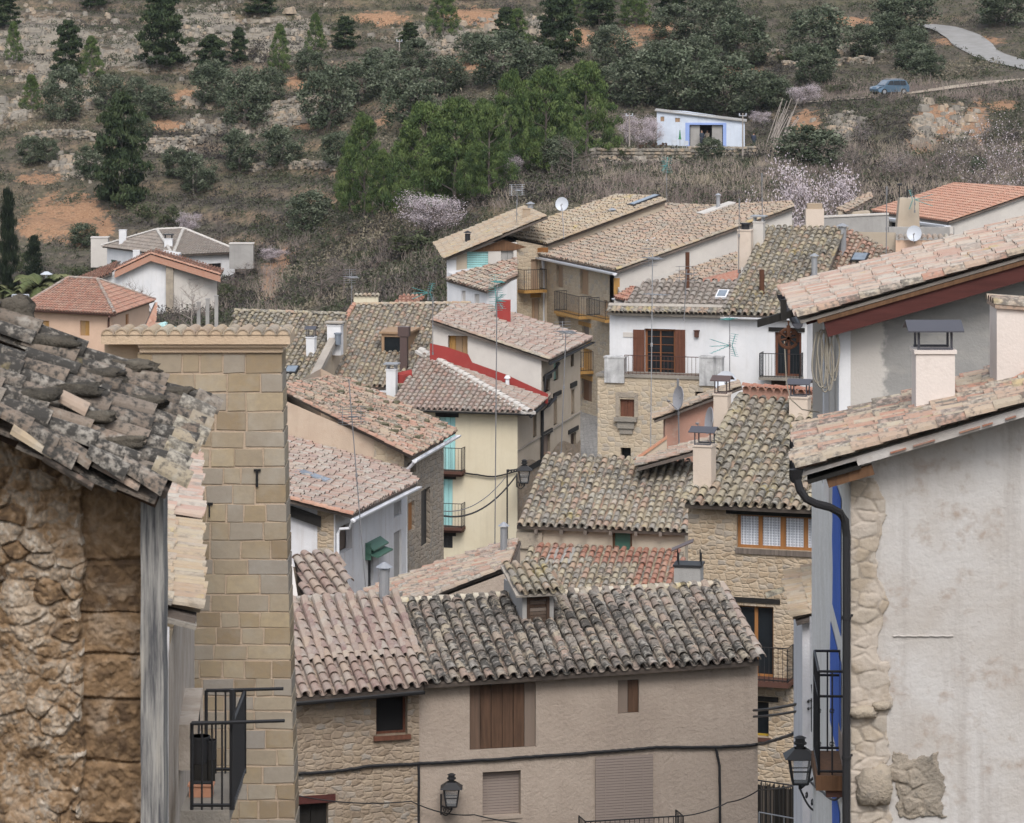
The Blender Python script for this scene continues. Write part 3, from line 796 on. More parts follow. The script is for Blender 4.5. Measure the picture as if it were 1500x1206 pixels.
def pfaces(mb, plan, topf, bot, mat=0, skip=()):
    """plain vertical faces round a plan polygon, topf(P)->z"""
    n = len(plan)
    for i in range(n):
        if i in skip: continue
        w = Wall(plan[i], plan[(i + 1) % n]); wall_faces(mb, w, lambda u, w=w: topf(w.P(u, 0)), bot, (), mat=mat, nseg=8)
# ------------------------------------------------------------------ light, camera, sky
w = bpy.data.worlds.new('World'); scene.world = w; w.use_nodes = True
nt = w.node_tree; bg = nt.nodes['Background']; bg.inputs[1].default_value = 0.15
sky = nt.nodes.new('ShaderNodeTexSky'); sky.sky_type = 'NISHITA'; sky.sun_disc = False
SUN_EL, SUN_AZ = 48, 0          # azimuth: degrees to the left of the view direction reversed
sky.sun_elevation = rad(SUN_EL); sky.dust_density = 4.0; sky.air_density = 1.0
hs = nt.nodes.new('ShaderNodeHueSaturation'); hs.inputs['Saturation'].default_value = 0.70
nt.links.new(sky.outputs[0], hs.inputs['Color'])
ovc = nt.nodes.new('ShaderNodeMix'); ovc.data_type = 'RGBA'; ovc.inputs[0].default_value = .5; ovc.inputs[7].default_value = (2.75, 2.9, 3.1, 1)   # high cloud evens the sky out
nt.links.new(hs.outputs[0], ovc.inputs[6]); nt.links.new(ovc.outputs[2], bg.inputs[0])
L = bpy.data.lights.new('sun', 'SUN'); L.energy = 1.1; L.angle = rad(25); L.color = (1.0, 0.98, 0.955)
so = bpy.data.objects.new('sun', L); COL.objects.link(so)
# direction towards the sun: behind the camera, to its left, high
sd = Vector((0.08, -0.82, math.tan(rad(SUN_EL)) * math.hypot(0.08, 0.82))).normalized()
so.rotation_euler = sd.to_track_quat('Z', 'Y').to_euler(); so.location = (-20, -20, 60)
sky.sun_rotation = math.atan2(sd.x, sd.y)
cam = bpy.data.cameras.new('camera'); co = bpy.data.objects.new('camera', cam); COL.objects.link(co)
co.rotation_euler = (math.pi / 2, 0, 0); cam.sensor_width = 36; cam.lens = 36 * F / 1500; cam.shift_y = -603 / 1500
cam.clip_start = 1; cam.clip_end = 6000
cam.dof.use_dof = True; cam.dof.focus_distance = 85; cam.dof.aperture_fstop = 9.0
scene.camera = co
vs_ = scene.view_settings; vs_.view_transform = 'Standard'; vs_.look = 'None'; vs_.gamma = 1; vs_.use_curve_mapping = False; vs_.exposure = 0.88
HAZE = 0.00006
scene.render.engine = 'CYCLES'
# ================================================================== the two front houses
GZ = -23.0
# ---- plaster house B
wA, wB = XY(614, 73.5), XY(1110, 75.35)
hB = house('wide plastered house in front with weathered grey tiled roof, plank shutters and a wall lantern', Vector((1.5, 75, GZ)))
W = newW(wA, wB); WB = W
plB = Plane(V(620, 1003, 73.2), V(1117, 969, 75.05), 20)
boards(hB, W, (688, 785, 1002, 1097), 'w_plank', 6, 0.07, lintel=None, label='tall brown plank shutter', thick=.03)
boards(hB, W, (905, 936, 996, 1045), 'w_plank', 2, 0.05, label='small plank shutter')
blind(hB, W, (707, 763, 1130, 1195), slat=.06, depth=.16, sill='pl_front')
blind(hB, W, (871, 956, 1107, 1260), out=.05, hole=False, slat=.06)
balcony(hB, W, (848, 990, 1191, 1262), .55, 'stone_dark', mid=False)
def exB(mb):
    closed(mb, wA, wB, 5.6, lambda p: min(plB.z(p.x, p.y), plB.z(p.x, p.y) - 2 * max(0, (p - wA).dot(-WB.n) - 2.75) * math.tan(rad(20))) - .06, GZ)
wallpart(hB, W, top_pl(W, plB, off=.10), GZ, 'pl_front', extra=exB)
roofpart(hB, plB, ppoly(plB, (622, 1003), (1112, 969.5), (1053, 862), (586, 886)), 't_front', w=.262, row=.36, mess=1.5, seg=7)
# back slope of the roof
cR, cL = plB.hit(1057, 861), plB.hit(583, 887)
pl2 = Plane(cR, cL, -20)
mb = MB(); tiles(mb, pl2, [cR, cL, cL + pl2.S * 2.9, cR + pl2.S * 2.9], w=.262, seg=4, lipall=False); mb.build('roof', mats('t_front', 'deckdark'), hB)
ridgepart(hB, [(plB.hit(810, 873.5) + Z * .03, plB.hit(1060, 860) + Z * .03), (plB.hit(588, 885.5) + Z * .03, plB.hit(748, 876) + Z * .03)], w=.24, bed=.06, mess=.5)
# reddish verge column at the right edge
mb = MB(); ridge_row(mb, plB.hit(1115, 968) + plB.N * .06, plB.hit(1056, 861) + plB.N * .05, plB.N, .25, .36, tint=.5); mb.build('verge_tiles', mats('t_pink'), hB)
# dormer
P0 = plB.hit(788, 917); Wd = Wall(P0 - plB.U * .62, P0 + plB.U * .62); Wd.holes = []
fw = Wall(P0 - plB.U * .30, P0 + plB.U * .30); fw.holes = []
zt = P0.z + .80
mb = MB()
a, b = P0 - plB.U * .36, P0 + plB.U * .30
inn = -fw.n
back = 1.7
for q0, q1 in ((a, a + inn * back), (b, b + inn * back)):
    lo0 = Vector((q0.x, q0.y, plB.z(q0.x, q0.y) - .1)); lo1 = Vector((q1.x, q1.y, plB.z(q1.x, q1.y) - .1))
    tp = Vector((q0.x, q0.y, zt)); tp1 = Vector((q1.x, q1.y, max(zt - .02, lo1.z + .05)))
    t = plB.U * .06
    mb.box8([lo0, lo1, lo1 + t, lo0 + t, tp, tp1, tp1 + t, tp + t])
zlo = P0.z - .1
fa, fb = Vector((a.x, a.y, zlo)), Vector((b.x + plB.U.x * .06, b.y + plB.U.y * .06, zlo))
mb.obox(fa - inn * .02, plB.U * .10, inn * .08, Z * (zt - zlo)); 
mb.obox(fa + plB.U * .62, plB.U * .10, inn * .08, Z * (zt - zlo))
mb.obox(fa + plB.U * .10 + Z * .82, plB.U * .52, inn * .08, Z * (zt - zlo - .82))
# sloping mortar skirt at the left cheek
sk0 = plB.hit(748, 884); 
mb.face([plB.hit(800, 922) + Z * .07, a + Z * .1, Vector((a.x, a.y, zt)) + inn * .5, plB.hit(744, 876) + Z * .12])
dor = mb.build('dormer', mats('concrete'), hB)
m2 = MB(); n_ = 9
for i in range(n_): m2.obox(fa + plB.U * .16 + inn * .03 + Z * (.1 + .08 * i), plB.U * .40, -inn * .02, Z * .07, 0, R.random())
m2.obox(fa + plB.U * .10 - inn * .03, plB.U * .07, inn * .06, Z * .82); m2.obox(fa + plB.U * .55 - inn * .03, plB.U * .07, inn * .06, Z * .82); m2.obox(fa + plB.U * .17 - inn * .03 + Z * .75, plB.U * .38, inn * .06, Z * .07)
m2.build('dormer_shutter', mats('w_dark'), dor)
pd = Plane(Vector((a.x, a.y, zt - .06)) - inn * .25 - plB.U * .2, Vector((b.x, b.y, zt - .06)) - inn * .25 + plB.U * .2, 17)
mb = MB(); tiles(mb, pd, [pd.at(0, 0), pd.at(1.06, 0), pd.at(1.06, 1.5), pd.at(0, 1.5)], w=.21, row=.36, mess=1.5, deck=.05); mb.build('dormer_roof', mats('t_olive', 'mortar'), dor)

# ---- stone house A on the left
aA, aB = XY(425, 72.7), XY(614, 73.47)
hA = house('stone house front left with a pinkish tiled roof, black gutter and dark window', Vector((-3.3, 73.5, GZ)))
W = newW(aA, aB); WA = W
plA = Plane(V(422, 1024, 72.25), V(622, 1006.5, 73.0), 20)
win(hA, W, (551, 597, 1018, 1077), 'w_red', 'dark', 1, 1, .22, .05, sill='w_red')
boards(hA, W, (434, 481, 1177, 1300), 'w_black', 2, .2, name='door', lintel='w_maroon')
wallpart(hA, W, top_pl(W, plA, off=.10), GZ, 'st_front', close=5.6)
roofpart(hA, plA, ppoly(plA, (420, 1024), (620, 1007), (585, 876), (405, 888)), 't_annex', w=.258, row=.36, mess=.8, seg=7)
cR, cL = plA.hit(587, 874), plA.hit(400, 886); pl2 = Plane(cR, cL, -20)
mb = MB(); tiles(mb, pl2, [cR, cL, cL + pl2.S * 2.6, cR + pl2.S * 2.6], w=.258, seg=4, lipall=False); mb.build('roof', mats('t_annex', 'deckdark'), hA)
mb = MB(); d = plA.hit(586, 876) - plA.hit(425, 884); mb.obox(plA.hit(425, 884) + Z * .0, d, Vector((0.05, .3, 0)), Z * .11); mb.build('ridge', mats('mortar'), hA)
gutter(hA, plA.hit(426, 1025) + Vector((0, -.1, -.05)), plA.hit(622, 1007.5) + Vector((0, -.1, -.05)), 'iron', .075)

# ---- small tiled annex behind it
hQ = house('small annex with four rows of pink roof tiles and a white end wall', Vector((-4.4, 77, GZ)), 'annex', 'annex')
plQ = Plane(V(444, 882, 76.4), V(518, 874.5, 76.9), 21)
roofpart(hQ, plQ, ppoly(plQ, (447, 880), (517, 875), (494, 811), (431, 813)), 't_annex', w=.272, row=.36, mess=.8, seg=7, deck=.14)
q0, q1 = plQ.at(-.1, .1), plQ.at(1.12, .1)
mb = MB(); pfaces(mb, [Vector((q0.x, q0.y, 0)), Vector((q1.x, q1.y, 0)), plQ.at(1.12, 1.75), plQ.at(-.1, 1.75)], lambda p: plQ.z(p.x, p.y) - .12, GZ)
mb.build('wall', mats('pl_front'), hQ)
e0 = plQ.hit(437, 880); e1 = plQ.hit(424, 812)
mb = MB(); t = e1 - e0; lo = Z * .3
mb.box8([e0 - lo - plQ.U * .5, e0 - lo, e1 - lo, e1 - lo - plQ.U * .5, e0 + Z * .02 - plQ.U * .5, e0 + Z * .02, e1 + Z * .22, e1 + Z * .22 - plQ.U * .5]); mb.build('end_wall', mats('palegrey'), hQ)

# ---- roof P (salmon, mixed) behind house A
hP = house('low house with a patchy salmon and straw tiled roof sloping left', Vector((-1.5, 96, -24)))
plP = Plane(V(600, 884, 94), V(600, 884, 94) + Vector((-.05, 6, 0)), 20.3, True)
roofpart(hP, plP, ppoly(plP, (596, 886), (748, 828), (762, 792), (664, 822), (536, 869)), 't_salmon', w=.23, row=.34, mess=1.7)
pr = [plP.hit(600, 886), plP.hit(748, 830), plP.hit(762, 794), plP.hit(538, 870)]
mb = MB(); pfaces(mb, [Vector((p.x, p.y, 0)) for p in pr], lambda p: plP.z(p.x, p.y) - .13, -25); mb.build('wall', mats('pl_front'), hP)
mb = MB(); ridge_row(mb, plP.hit(612, 882), plP.hit(745, 830), Z, .24, .36, lift=.02); mb.build('verge_tiles', mats('t_salmon'), hP)
flue(hP, plP.hit(738, 812), .75, .10, 'steel')
# low wall with cream coping beside it
mb = MB(); c0, c1 = V(617, 884, 80), V(722, 889, 80.6); mb.obox(c0 - Z * 2.2, c1 - c0, Vector((.05, .25, 0)), Z * 2.16, 1)
hw = thing('coping_wall', 'low yellowish wall with cream tile coping behind the front ridge', 'wall', c0 - Z * 2)
mb.build('wall', mats('ridgecream', 'stone_block'), hw)
mb = MB(); ridge_row(mb, c0 + Vector((0, .12, -.02)), c1 + Vector((0, .12, -.02)), Z, .26, .4); mb.build('coping', mats('ridgecream'), hw)

# ---- steel flue on house A ridge
flue(hA, plA.hit(563, 880), .70, .115, 'steel')

# ---- roof T between front ridge and house C
hT = house('low shed roof of mixed grey and brick red tiles with a corrugated patch', Vector((3, 108, -24)), 'shed', 'shed')
plT = Plane(V(700, 905, 107), V(1005, 917, 105.7), 20)
def tT(u, s):
    p = plT.at(u, s); x = CX + F * p.x / p.y; y = -F * p.z / p.y
    if x > 925 + (y - 808) * -.35 + 20 and x < 1000: return R.uniform(2.02, 2.98)
    if (785 < x < 868 and y < 826) and not (838 < x < 852): return R.uniform(2.02, 2.98)
    if 872 < x < 945 and y < 834: return R.uniform(2.02, 2.98)
    return None
mbg, mbr = MB(), MB()
class Split:          # sends red tiles to a second mesh slot
    pass
_half = half_tile
def half_split(mb, P0, P1, side, up, r0, r1, tint, *a):
    if tint > 2: _half(mbr, P0, P1, side, up, r0, r1, tint - 2, *a)
    else: _half(mb, P0, P1, side, up, r0, r1, tint, *a)
half_tile = half_split
tiles(mbg, plT, ppoly(plT, (745, 884), (1000, 884), (1001, 809), (786, 799), (772, 812)), w=.25, row=.34, mess=1.4, tintfn=tT)
half_tile = _half
mbg.build('roof', mats('t_cream', 'deckdark'), hT); mbr.build('red_tiles', mats('t_red'), hT)['label'] = 'brick red replacement tiles'
mb = MB(); n = 26; a0, a1 = plT.hit(797, 829), plT.hit(842, 829); b0 = plT.hit(808, 807)
for i in range(n):
    f0, f1 = i / n, (i + 1) / n
    h0, h1 = .11 + .03 * math.sin(i * math.pi / 2.2), .11 + .03 * math.sin((i + 1) * math.pi / 2.2)
    mb.face([a0.lerp(a1, f0) + plT.N * h0, a0.lerp(a1, f1) + plT.N * h1, a0.lerp(a1, f1) + (b0 - a0) + plT.N * h1, a0.lerp(a1, f0) + (b0 - a0) + plT.N * h0])
mb.build('corrugated_sheet', mats('sheet'), hT)
mb = MB(); pfaces(mb, [XY(760, 105.6), XY(1000, 104.6), XY(1000, 110.0), XY(775, 111)], lambda p: plT.z(p.x, p.y) - .13, -26); mb.build('wall', mats('st_front'), hT)

# ---- house C
hC = house('low house with olive and grey tiled roof and a dark green door under the eaves', Vector((2.5, 112, -25)))
plC = Plane(V(757, 771, 111), V(1005, 779.5, 109.9), 19.6)
W = newW(XY(757, 111.3), XY(1003, 110.2)); 
boards(hC, W, (897, 926, 778, 840), 'green', 1, .12, name='door', frame='w_brown')
wallpart(hC, W, top_pl(W, plC, off=.12), -25, 'beige', close=4.6)
roofpart(hC, plC, ppoly(plC, (757, 771), (1010, 781), (1016, 677), (803, 667)), 't_cream', w=.255, row=.36, mess=1.6, seg=7)
for px in (788, 825, 860, 897, 934, 970):
    p = W.px(px, 776 + (px - 788) * .02); mb = MB(); mb.obox(p - W.u * .05 + W.n * .0 - Z * .08, W.u * .1, W.n * .38, Z * .13); mb.build('rafter_end', mats('w_grey'), hC)
mb = MB(); W.box(mb, W.uof(757), W.uof(795), W.zof(776, 803), W.zof(776, 779), 0, .12); mb.build('corner_block', mats('stone_block'), hC)
mb = MB()
p0, p1 = plC.hit(730, 771), plC.hit(760, 770)
mb.build('eave_stub', mats('t_salmon'), hC) if False else None

# ---- block chimney with a tilted sheet behind the ridge
hv = thing('block_chimney', 'grey block chimney with a tilted metal sheet, behind the right end of the front ridge', 'chimney', V(1009, 900, 80))
mb = MB(); C0 = V(1009, 858, 80); mb.cbox(C0 - Z * 1.5, .62, .6, 1.98, rad(-10)); mb.build('stack', mats('concrete'), hv)
mb = MB(); T = C0 + Z * .48; mb.cbox(T, .68, .66, .05, rad(-10))
for dx, dy in ((-.25, -.25), (.28, -.25), (.28, .25), (-.25, .25)): mb.tube([T + Vector((dx, dy, 0)), T + Vector((dx, dy, .33))], .015, 4)
mb.build('cap_frame', mats('iron'), hv)
mb = MB(); q = T + Vector((-.42, -.3, .36)); mb.obox(q, Vector((.5, -.05, .22)), Vector((.05, .5, 0)), Vector((-.01, 0, .02))); mb.build('tilted_sheet', mats('brownmetal'), hv)

# ---- wires and lantern on the front wall
lamp1 = lantern_lamp('black iron lantern on the plastered front wall, beside the low shuttered window', WB.px(655, 1161, .42), .36, WB.px(646, 1190, .0), WB.n)
pts = [(430, 1133), (480, 1130), (545, 1121), (614, 1118), (700, 1113), (790, 1107), (880, 1101), (960, 1094), (1050, 1094), (1110, 1090)]
cable('thick black cable bundle sagging along both front walls', [(WA if x < 614 else WB).px(x, y, .05) for x, y in pts] + [V(1150, 1080, 67), V(1192, 1060, 57.5)], .035, .006, name='cable_bundle', wob=.008)
cable('black cable dropping down the front wall near its right corner', [WB.px(1047, 1093, .05), WB.px(1053, 1120, .04), WB.px(1055, 1280, .04)], .03, wob=.006)
cable('black cable down the joint between the stone and plaster walls', [WB.px(612.5, 1118, .05), WB.px(613, 1280, .05)], .028, wob=.004)
cable('thin wire strung low across the front walls past the lantern', [V(275, 1143, 50), V(432, 1165, 72.3), WA.px(600, 1172, .12), WB.px(690, 1189, .3), WB.px(848, 1199, .62)], .014, .10, name='wire')
cable('thin wire rising from the balcony rail to the corner lantern', [WB.px(990, 1186, .6), WB.px(1060, 1171, .3), V(1112, 1157, 74.5), V(1205, 1140, 56)], .014, .05, name='wire')
# ------------------------------------------------ masonry relief
class StoneField:
    """jittered brick-bond stone centres, made on demand"""
    def __init__(s, seed, su, sz): s.seed, s.su, s.sz, s.c = seed, su, sz, {}
    def cell(s, i, j):
        k = (i, j)
        if k not in s.c:
            r = random.Random(s.seed * 7919 + i * 613 + j * 104729)
            s.c[k] = ((i + (j % 2) * .5 + r.uniform(-.32, .32)) * s.su, (j + r.uniform(-.3, .3)) * s.sz, r.random(), r.uniform(-.03, .07))
        return s.c[k]
    def q(s, u, z):
        a = 9; b = 9; hit = None; i, j = math.floor(u / s.su), math.floor(z / s.sz)
        for di in (-2, -1, 0, 1):
            for dj in (-1, 0, 1):
                p = s.cell(i + di, j + dj); d = math.hypot((u - p[0]) / s.su, (z - p[1]) / s.sz)
                if d < a: b = a; a = d; hit = p
                elif d < b: b = d
        return hit, b - a
# ================================================================== house D (stone, big curtained window)
hD = house('stone house with a four pane curtained window under olive grey tiles', Vector((7, 92, -25)))
plD = Plane(V(1003, 739, 90), V(1208, 748, 88.75), 20)
dA, dB = XY(1008, 90.35), XY(1222, 89.1)
W = newW(dA, dB); WD = W
def curtain_window(h, W, r, n):
    u0, u1, z0, z1 = W.rect(r); W.holes.append((u0, u1, z0, z1)); d = -.2
    mb = MB(); t = .07
    W.box(mb, u0, u1, z0, z0 + t, d, d + .07); W.box(mb, u0, u1, z1 - t * .6, z1 - .002, d, d + .07)
    for i in range(n + 1):
        u = u0 + (u1 - u0) * i / n; k = .07 if i % 2 == 0 else .055
        W.box(mb, max(u0 + .001, u - k), min(u1 - .001, u + k), z0 + t, z1 - t * .6, d + .005, d + .062)
    o = mb.build('window', mats('w_orange'), h)
    for i in range(n):
        a, b = u0 + (u1 - u0) * i / n, u0 + (u1 - u0) * (i + 1) / n
        p = MB(); e = d + .012
        p.face([W.P(a, z0, e), W.P(b, z0, e), W.P(b, z1, e), W.P(a, z1, e)], 0, .5, [(a, z0), (b, z0), (b, z1), (a, z1)])
        p.face([W.P(a, z0, e - .05), W.P(a, z1, e - .05), W.P(b, z1, e - .05), W.P(b, z0, e - .05)])
        p.build('curtained_pane', mats('lace'), o)
    s = MB(); W.box(s, u0 - .02, u1 + .1, z0 - .14, z0 - .003, d, .05); s.build('sill', mats('w_grey'), o)
    return o
curtain_window(hD, W, (1079, 1212, 757, 806), 4)
beam(hD, W, (1064, 1216, 747, 756), 'w_black')
o = win(hD, W, (1078, 1133, 888, 992), 'w_orange', 'glass', 2, 1, .2, .06, name='door')
beam(hD, W, (1068, 1143, 876, 883), 'w_black', name='lintel')
mb = MB(); u0, u1, z0, z1 = W.rect((1078, 1133, 883.5, 888)); W.box(mb, u0, u1, z0, z1, -.18, -.05); mb.build('yellow_band', mats('yellow'), hD)
balcony(hD, W, (1062, 1162, 941, 991), .65, 'ironred', .13, gap=.12, over=.03)
win(hD, W, (1096, 1126, 1028, 1080), 'yellow', 'glass', 1, 1, .25, .05, sill='ironred'); beam(hD, W, (1090, 1140, 1020, 1027), 'w_black')
wallpart(hD, W, top_pl(W, plD, off=.12), -26, 'st_house', close=6.2)
roofpart(hD, plD, ppoly(plD, (1003, 739.5), (1236, 750.5), (1236, 594), (1088, 583)), 't_olive', w=.262, row=.36, mess=1.7, seg=7)
mb = MB(); ridge_row(mb, plD.hit(1003, 740) - plD.U * .03 + plD.N * .07, plD.hit(1088, 583) - plD.U * .03 + plD.N * .07, plD.N, .27, .36, tint=.4); mb.build('verge_tiles', mats('t_olive'), hD)
# salmon parapet along the ridge
r0, r1 = plD.hit(1088, 584), plD.hit(1215, 592)
mb = MB(); d = r1 - r0; mb.obox(r0 - Z * .1, d, Vector((.06, .2, 0)), Z * .42); mb.build('ridge_wall', mats('salmon'), hD)
mb = MB(); ridge_row(mb, r0 + Z * .32 + Vector((.03, .1, 0)), r1 + Z * .32 + Vector((.03, .1, 0)), Z, .2, .3, tint=.5)
n = int(d.length / .22)
for i in range(n):
    p = r0 + d * ((i + .5) / n) + Z * .31; half_tile(mb, p + Vector((-.03, -.12, -.02)), p + Vector((.05, .25, .0)), d.normalized(), Z, .095, .08, R.random(), 5, .015)
mb.build('ridge_cap', mats('t_red'), hD)
p = plD.hit(1032, 714); chimney(hD, p, .50, .50, 1.10, rad(-18), 'chim', 'sheet', 'slate_metal', .72, .36)
p = plD.hit(1058, 606); chimney(hD, p, .40, .40, .52, rad(-18), 'chim', 'sheet', 'brownmetal', .56, .38)
p = plD.hit(1172, 612); chimney(hD, p, .52, .42, .55, rad(-18), 'chim', 'sheet', 'slate_metal', .68, .36)
# ---- street end: railing with dark reed screen in front of D
hf = thing('reed_fence', 'dark reed screen behind iron railings at the foot of the stone house', 'fence', V(1150, 1206, 84))
f0, f1 = V(1108, 1206, 84) , V(1200, 1206, 83)
z0, z1 = -1300 / F * 84, -1143 / F * 84
mb = MB(); n = 70
for i in range(n):
    p = f0.lerp(f1, i / n); p.z = z0; mb.cbox(p, .022, .012, z1 - z0 - R.uniform(.02, .15), 0, 0, R.random())
mb.face([Vector((f0.x, f0.y + .05, z0)), Vector((f1.x, f1.y + .05, z0)), Vector((f1.x, f1.y + .05, z1 - .12)), Vector((f0.x, f0.y + .05, z1 - .12))])
mb.build('reed_screen', mats('w_black'), hf)
mb = MB(); g0, g1 = f0 - Vector((0, .12, 0)), f1 - Vector((0, .12, 0)); g0.z = g1.z = 0; rails(mb, [g0, g1], z0, z1 + .03, .13, .011, .018); mb.build('railing', mats('iron'), hf)
hf = thing('street_railing', 'low steel railing in front of the reed screen at the street end', 'railing', V(1150, 1206, 72))
mb = MB(); g0, g1 = V(1112, 0, 72), V(1204, 0, 71); g0.z = g1.z = 0; rails(mb, [g0, g1], -1300 / F * 72, -1190 / F * 72, .3, .010, .014); mb.build('railing', mats('steel'), hf)

# ================================================================== right foreground house R1
h1 = house('big grey rendered gable house in the right foreground with stone quoins and black downpipe', Vector((6, 46, -20)))
pl1 = Plane(V(1172, 693, 44.5), V(1172, 693, 44.5) + Vector((.31, 3.7, 0)), 17, True)
W = newW(XY(1245, 44.9), Vector((12.6, 44.9, 0))); W1 = W
def ex1(mb):
    pfaces(mb, [Vector((12.6, 44.9, 0)), Vector((12.6, 49.3, 0)), XY(1225, 49.3)], lambda p: pl1.z(p.x, p.y) - .12, -20)
wallpart(h1, W, top_pl(W, pl1, off=.11), -20, 'fore_wall', name='gable_wall', extra=ex1)
# quoin strip of rubble, real stones proud of the render
def stone(mb, C, sx, sy, sz, tint=None, rough=.18, sub=3, seed=0):
    """irregular boulder-like block"""
    N = sub + 5 if sub > 1 else 3; vs = []; fs = []
    for i in range(N + 1):
        th = math.pi * i / N
        for j in range(2 * N):
            ph = math.pi * j / N
            d = Vector((math.sin(th) * math.cos(ph), math.sin(th) * math.sin(ph), math.cos(th)))
            e = 5.0; q = (abs(d.x) ** e + abs(d.y) ** e + abs(d.z) ** e) ** (-1 / e); d2 = d * q
            k = 1 + rough * noise.noise(d2 * 1.9 + Vector((seed * 3.1, seed, seed * 1.7))) + rough * .4 * noise.noise(d2 * 5 + Vector((seed, 3, seed)))
            vs.append(C + Vector((d2.x * sx / 2, d2.y * sy / 2, d2.z * sz / 2)) * k)
    for i in range(N):
        for j in range(2 * N):
            fs.append((i * 2 * N + j, (i + 1) * 2 * N + j, (i + 1) * 2 * N + (j + 1) % (2 * N), i * 2 * N + (j + 1) % (2 * N)))
    mb.idx(vs, fs, 0, R.random() if tint is None else tint)
qm = NT('quoin_stone', .93, .12); c = qm.coord('World'); f = qm.noise(c, 7, 5, .65); g = qm.noise(c, 1.8, 4)
b_ = qm.ramp(qm.attr(), [(0, (.30, .26, .215)), (.35, (.38, .315, .24)), (.65, (.42, .365, .30)), (1, (.36, .33, .29))])
b_ = qm.mix(qm.ramp(f, [(.35, 0.0), (.75, .55)]), b_, (.30, .26, .21)); b_ = qm.mix(qm.ramp(g, [(.44, 0.0), (.56, .8)]), b_, (.46, .405, .35)); qm.bump(f, .6, .04); M['quoin'] = qm.col(b_)
def relief(W, u0, u1, z0, z1, sf, step, amp, seed, mask, off=0.0, tfun=None, extra=None):
    """masonry surface modelled as relief: stones of a StoneField proud of their mortar"""
    mb = MB(); nu, nz = max(2, int((u1 - u0) / step)), max(2, int((z1 - z0) / step)); tg = []
    for j in range(nz + 1):
        for i in range(nu + 1):
            u, z = u0 + (u1 - u0) * i / nu, z0 + (z1 - z0) * j / nz
            wu = u + .10 * noise.noise(Vector((u * 3.1, z * 3.1, seed))); wz = z + .06 * noise.noise(Vector((u * 3.1, z * 3.1, seed + 5)))
            hit, e = sf.q(wu + 2, wz + 14); n1 = noise.noise(Vector((u * 7, z * 7, seed))); n2 = noise.noise(Vector((u * 19, z * 19, seed))); n3 = noise.noise(Vector((u * 1.7, z * 1.7, seed + 3)))
            k = min(1, max(0, (e - .04 + .10 * n1) / .16)); k *= max(0, min(1, 1.2 + 2.2 * n3))
            m = mask(u, z); d = off + (amp * k * (.6 + hit[3] * 9) + amp * .45 * n1 + amp * .25 * n2 + amp * .5 * n3) * min(1, m * 4) - (.10 if m <= 0 else 0)
            mb.v.append(W.P(u, z, d)); tg.append((hit[2] * .8 + .15) if k > .35 else .02)
    n_ = nu + 1
    for j in range(nz):
        for i in range(nu):
            u, z = u0 + (u1 - u0) * i / nu, z0 + (z1 - z0) * j / nz
            if mask(u, z) < -.15: continue
            mb.f.append((j * n_ + i, j * n_ + i + 1, (j + 1) * n_ + i + 1, (j + 1) * n_ + i)); mb.m.append(0); mb.t.append(tg[j * n_ + i]); mb.uv.append(None)
    return mb
SQ = StoneField(11, .33, .18); uq = W.uof(1246.5)
def mq(u, z): return 1.0 - (u - uq) / (.40 + .13 * noise.noise(Vector((2, z * 1.7, 0))) + .05 * noise.noise(Vector((5, z * 6, 0))) + (.10 if z < -8.7 else 0))
relief(W, uq, uq + .68, -12.2, -700 / F * 44.9, SQ, .016, .019, 3, mq, off=.010).build('quoins', mats('quoin'), h1, True)
mb = MB(); stone(mb, W.px(1280, 1150, .02), .46, .30, .50, seed=77, rough=.34); mb.build('protruding_stone', mats('stone_block'), h1, True)
mb = MB(); stone(mb, W.px(1263, 1042, .04), .36, .22, .15, seed=78, rough=.35); stone(mb, W.px(1291, 1034, .02), .24, .14, .12, seed=79, rough=.35); mb.build('protruding_stone', mats('stone_block'), h1, True)
cu, cz = W.uof(1346), -1150 / F * 44.9
def mr(u, z): return 1.0 - max(abs(u - cu + .10 * (z - cz)) / (.31 + .10 * noise.noise(Vector((u * 3, z * 3, 1))) + .05 * noise.noise(Vector((u * 11, z * 11, 1)))), abs(z - cz) / (.40 + .12 * noise.noise(Vector((u * 3, z * 3, 2))) + .05 * noise.noise(Vector((u * 11, z * 11, 5)))))
relief(W, cu - .45, cu + .45, cz - .6, cz + .6, StoneField(15, .26, .19), .016, .035, 8, mr, off=.018).build('bare_rubble', mats(plaster('lichen_rubble', (.36, .31, .25), (.26, .23, .19), .8, (.08, .08, .075), .9, sc=2.6)), h1, True)
mb = MB(); 
pts = [W.px(1308 + i * 8, 932 - (1 if i % 2 else 0), .012) for i in range(12)]; mb.tube(pts, .013, 6); mb.build('render_ridge', mats('fore_wall'), h1)
# roof
roofpart(h1, pl1, [pl1.hit(1172, 693), pl1.hit(1172, 693) + pl1.S * 9.6, pl1.hit(1172, 693) + pl1.S * 9.6 + pl1.U * 4.2, pl1.hit(1172, 693) + pl1.U * 4.2], 't_fore', deckm='fore_wall', w=.235, row=.40, mess=1.9, seg=9, deck=.05, tilt=.02)
mb = MB(); a0 = pl1.hit(1172, 693); ridge_row(mb, a0 + pl1.N * .05 - pl1.U * .03, a0 + pl1.S * 9.6 + pl1.N * .05 - pl1.U * .03, pl1.N, .25, .37, lift=0.03, mess=2); mb.build('verge_tiles', mats('t_fore'), h1)
mb = MB()
for i in range(17):       # slips of clay tile bedded under the verge
    if R.random() < .75:
        p = a0 + pl1.S * (1.2 + i * .31) - pl1.N * .085 - pl1.U * .05
        mb = MB(); mb.obox(p, pl1.S * R.uniform(.14, .3), pl1.U * .2, pl1.N * .018, 0, R.random()); mb.build('verge_slip', mats('t_red'), h1)
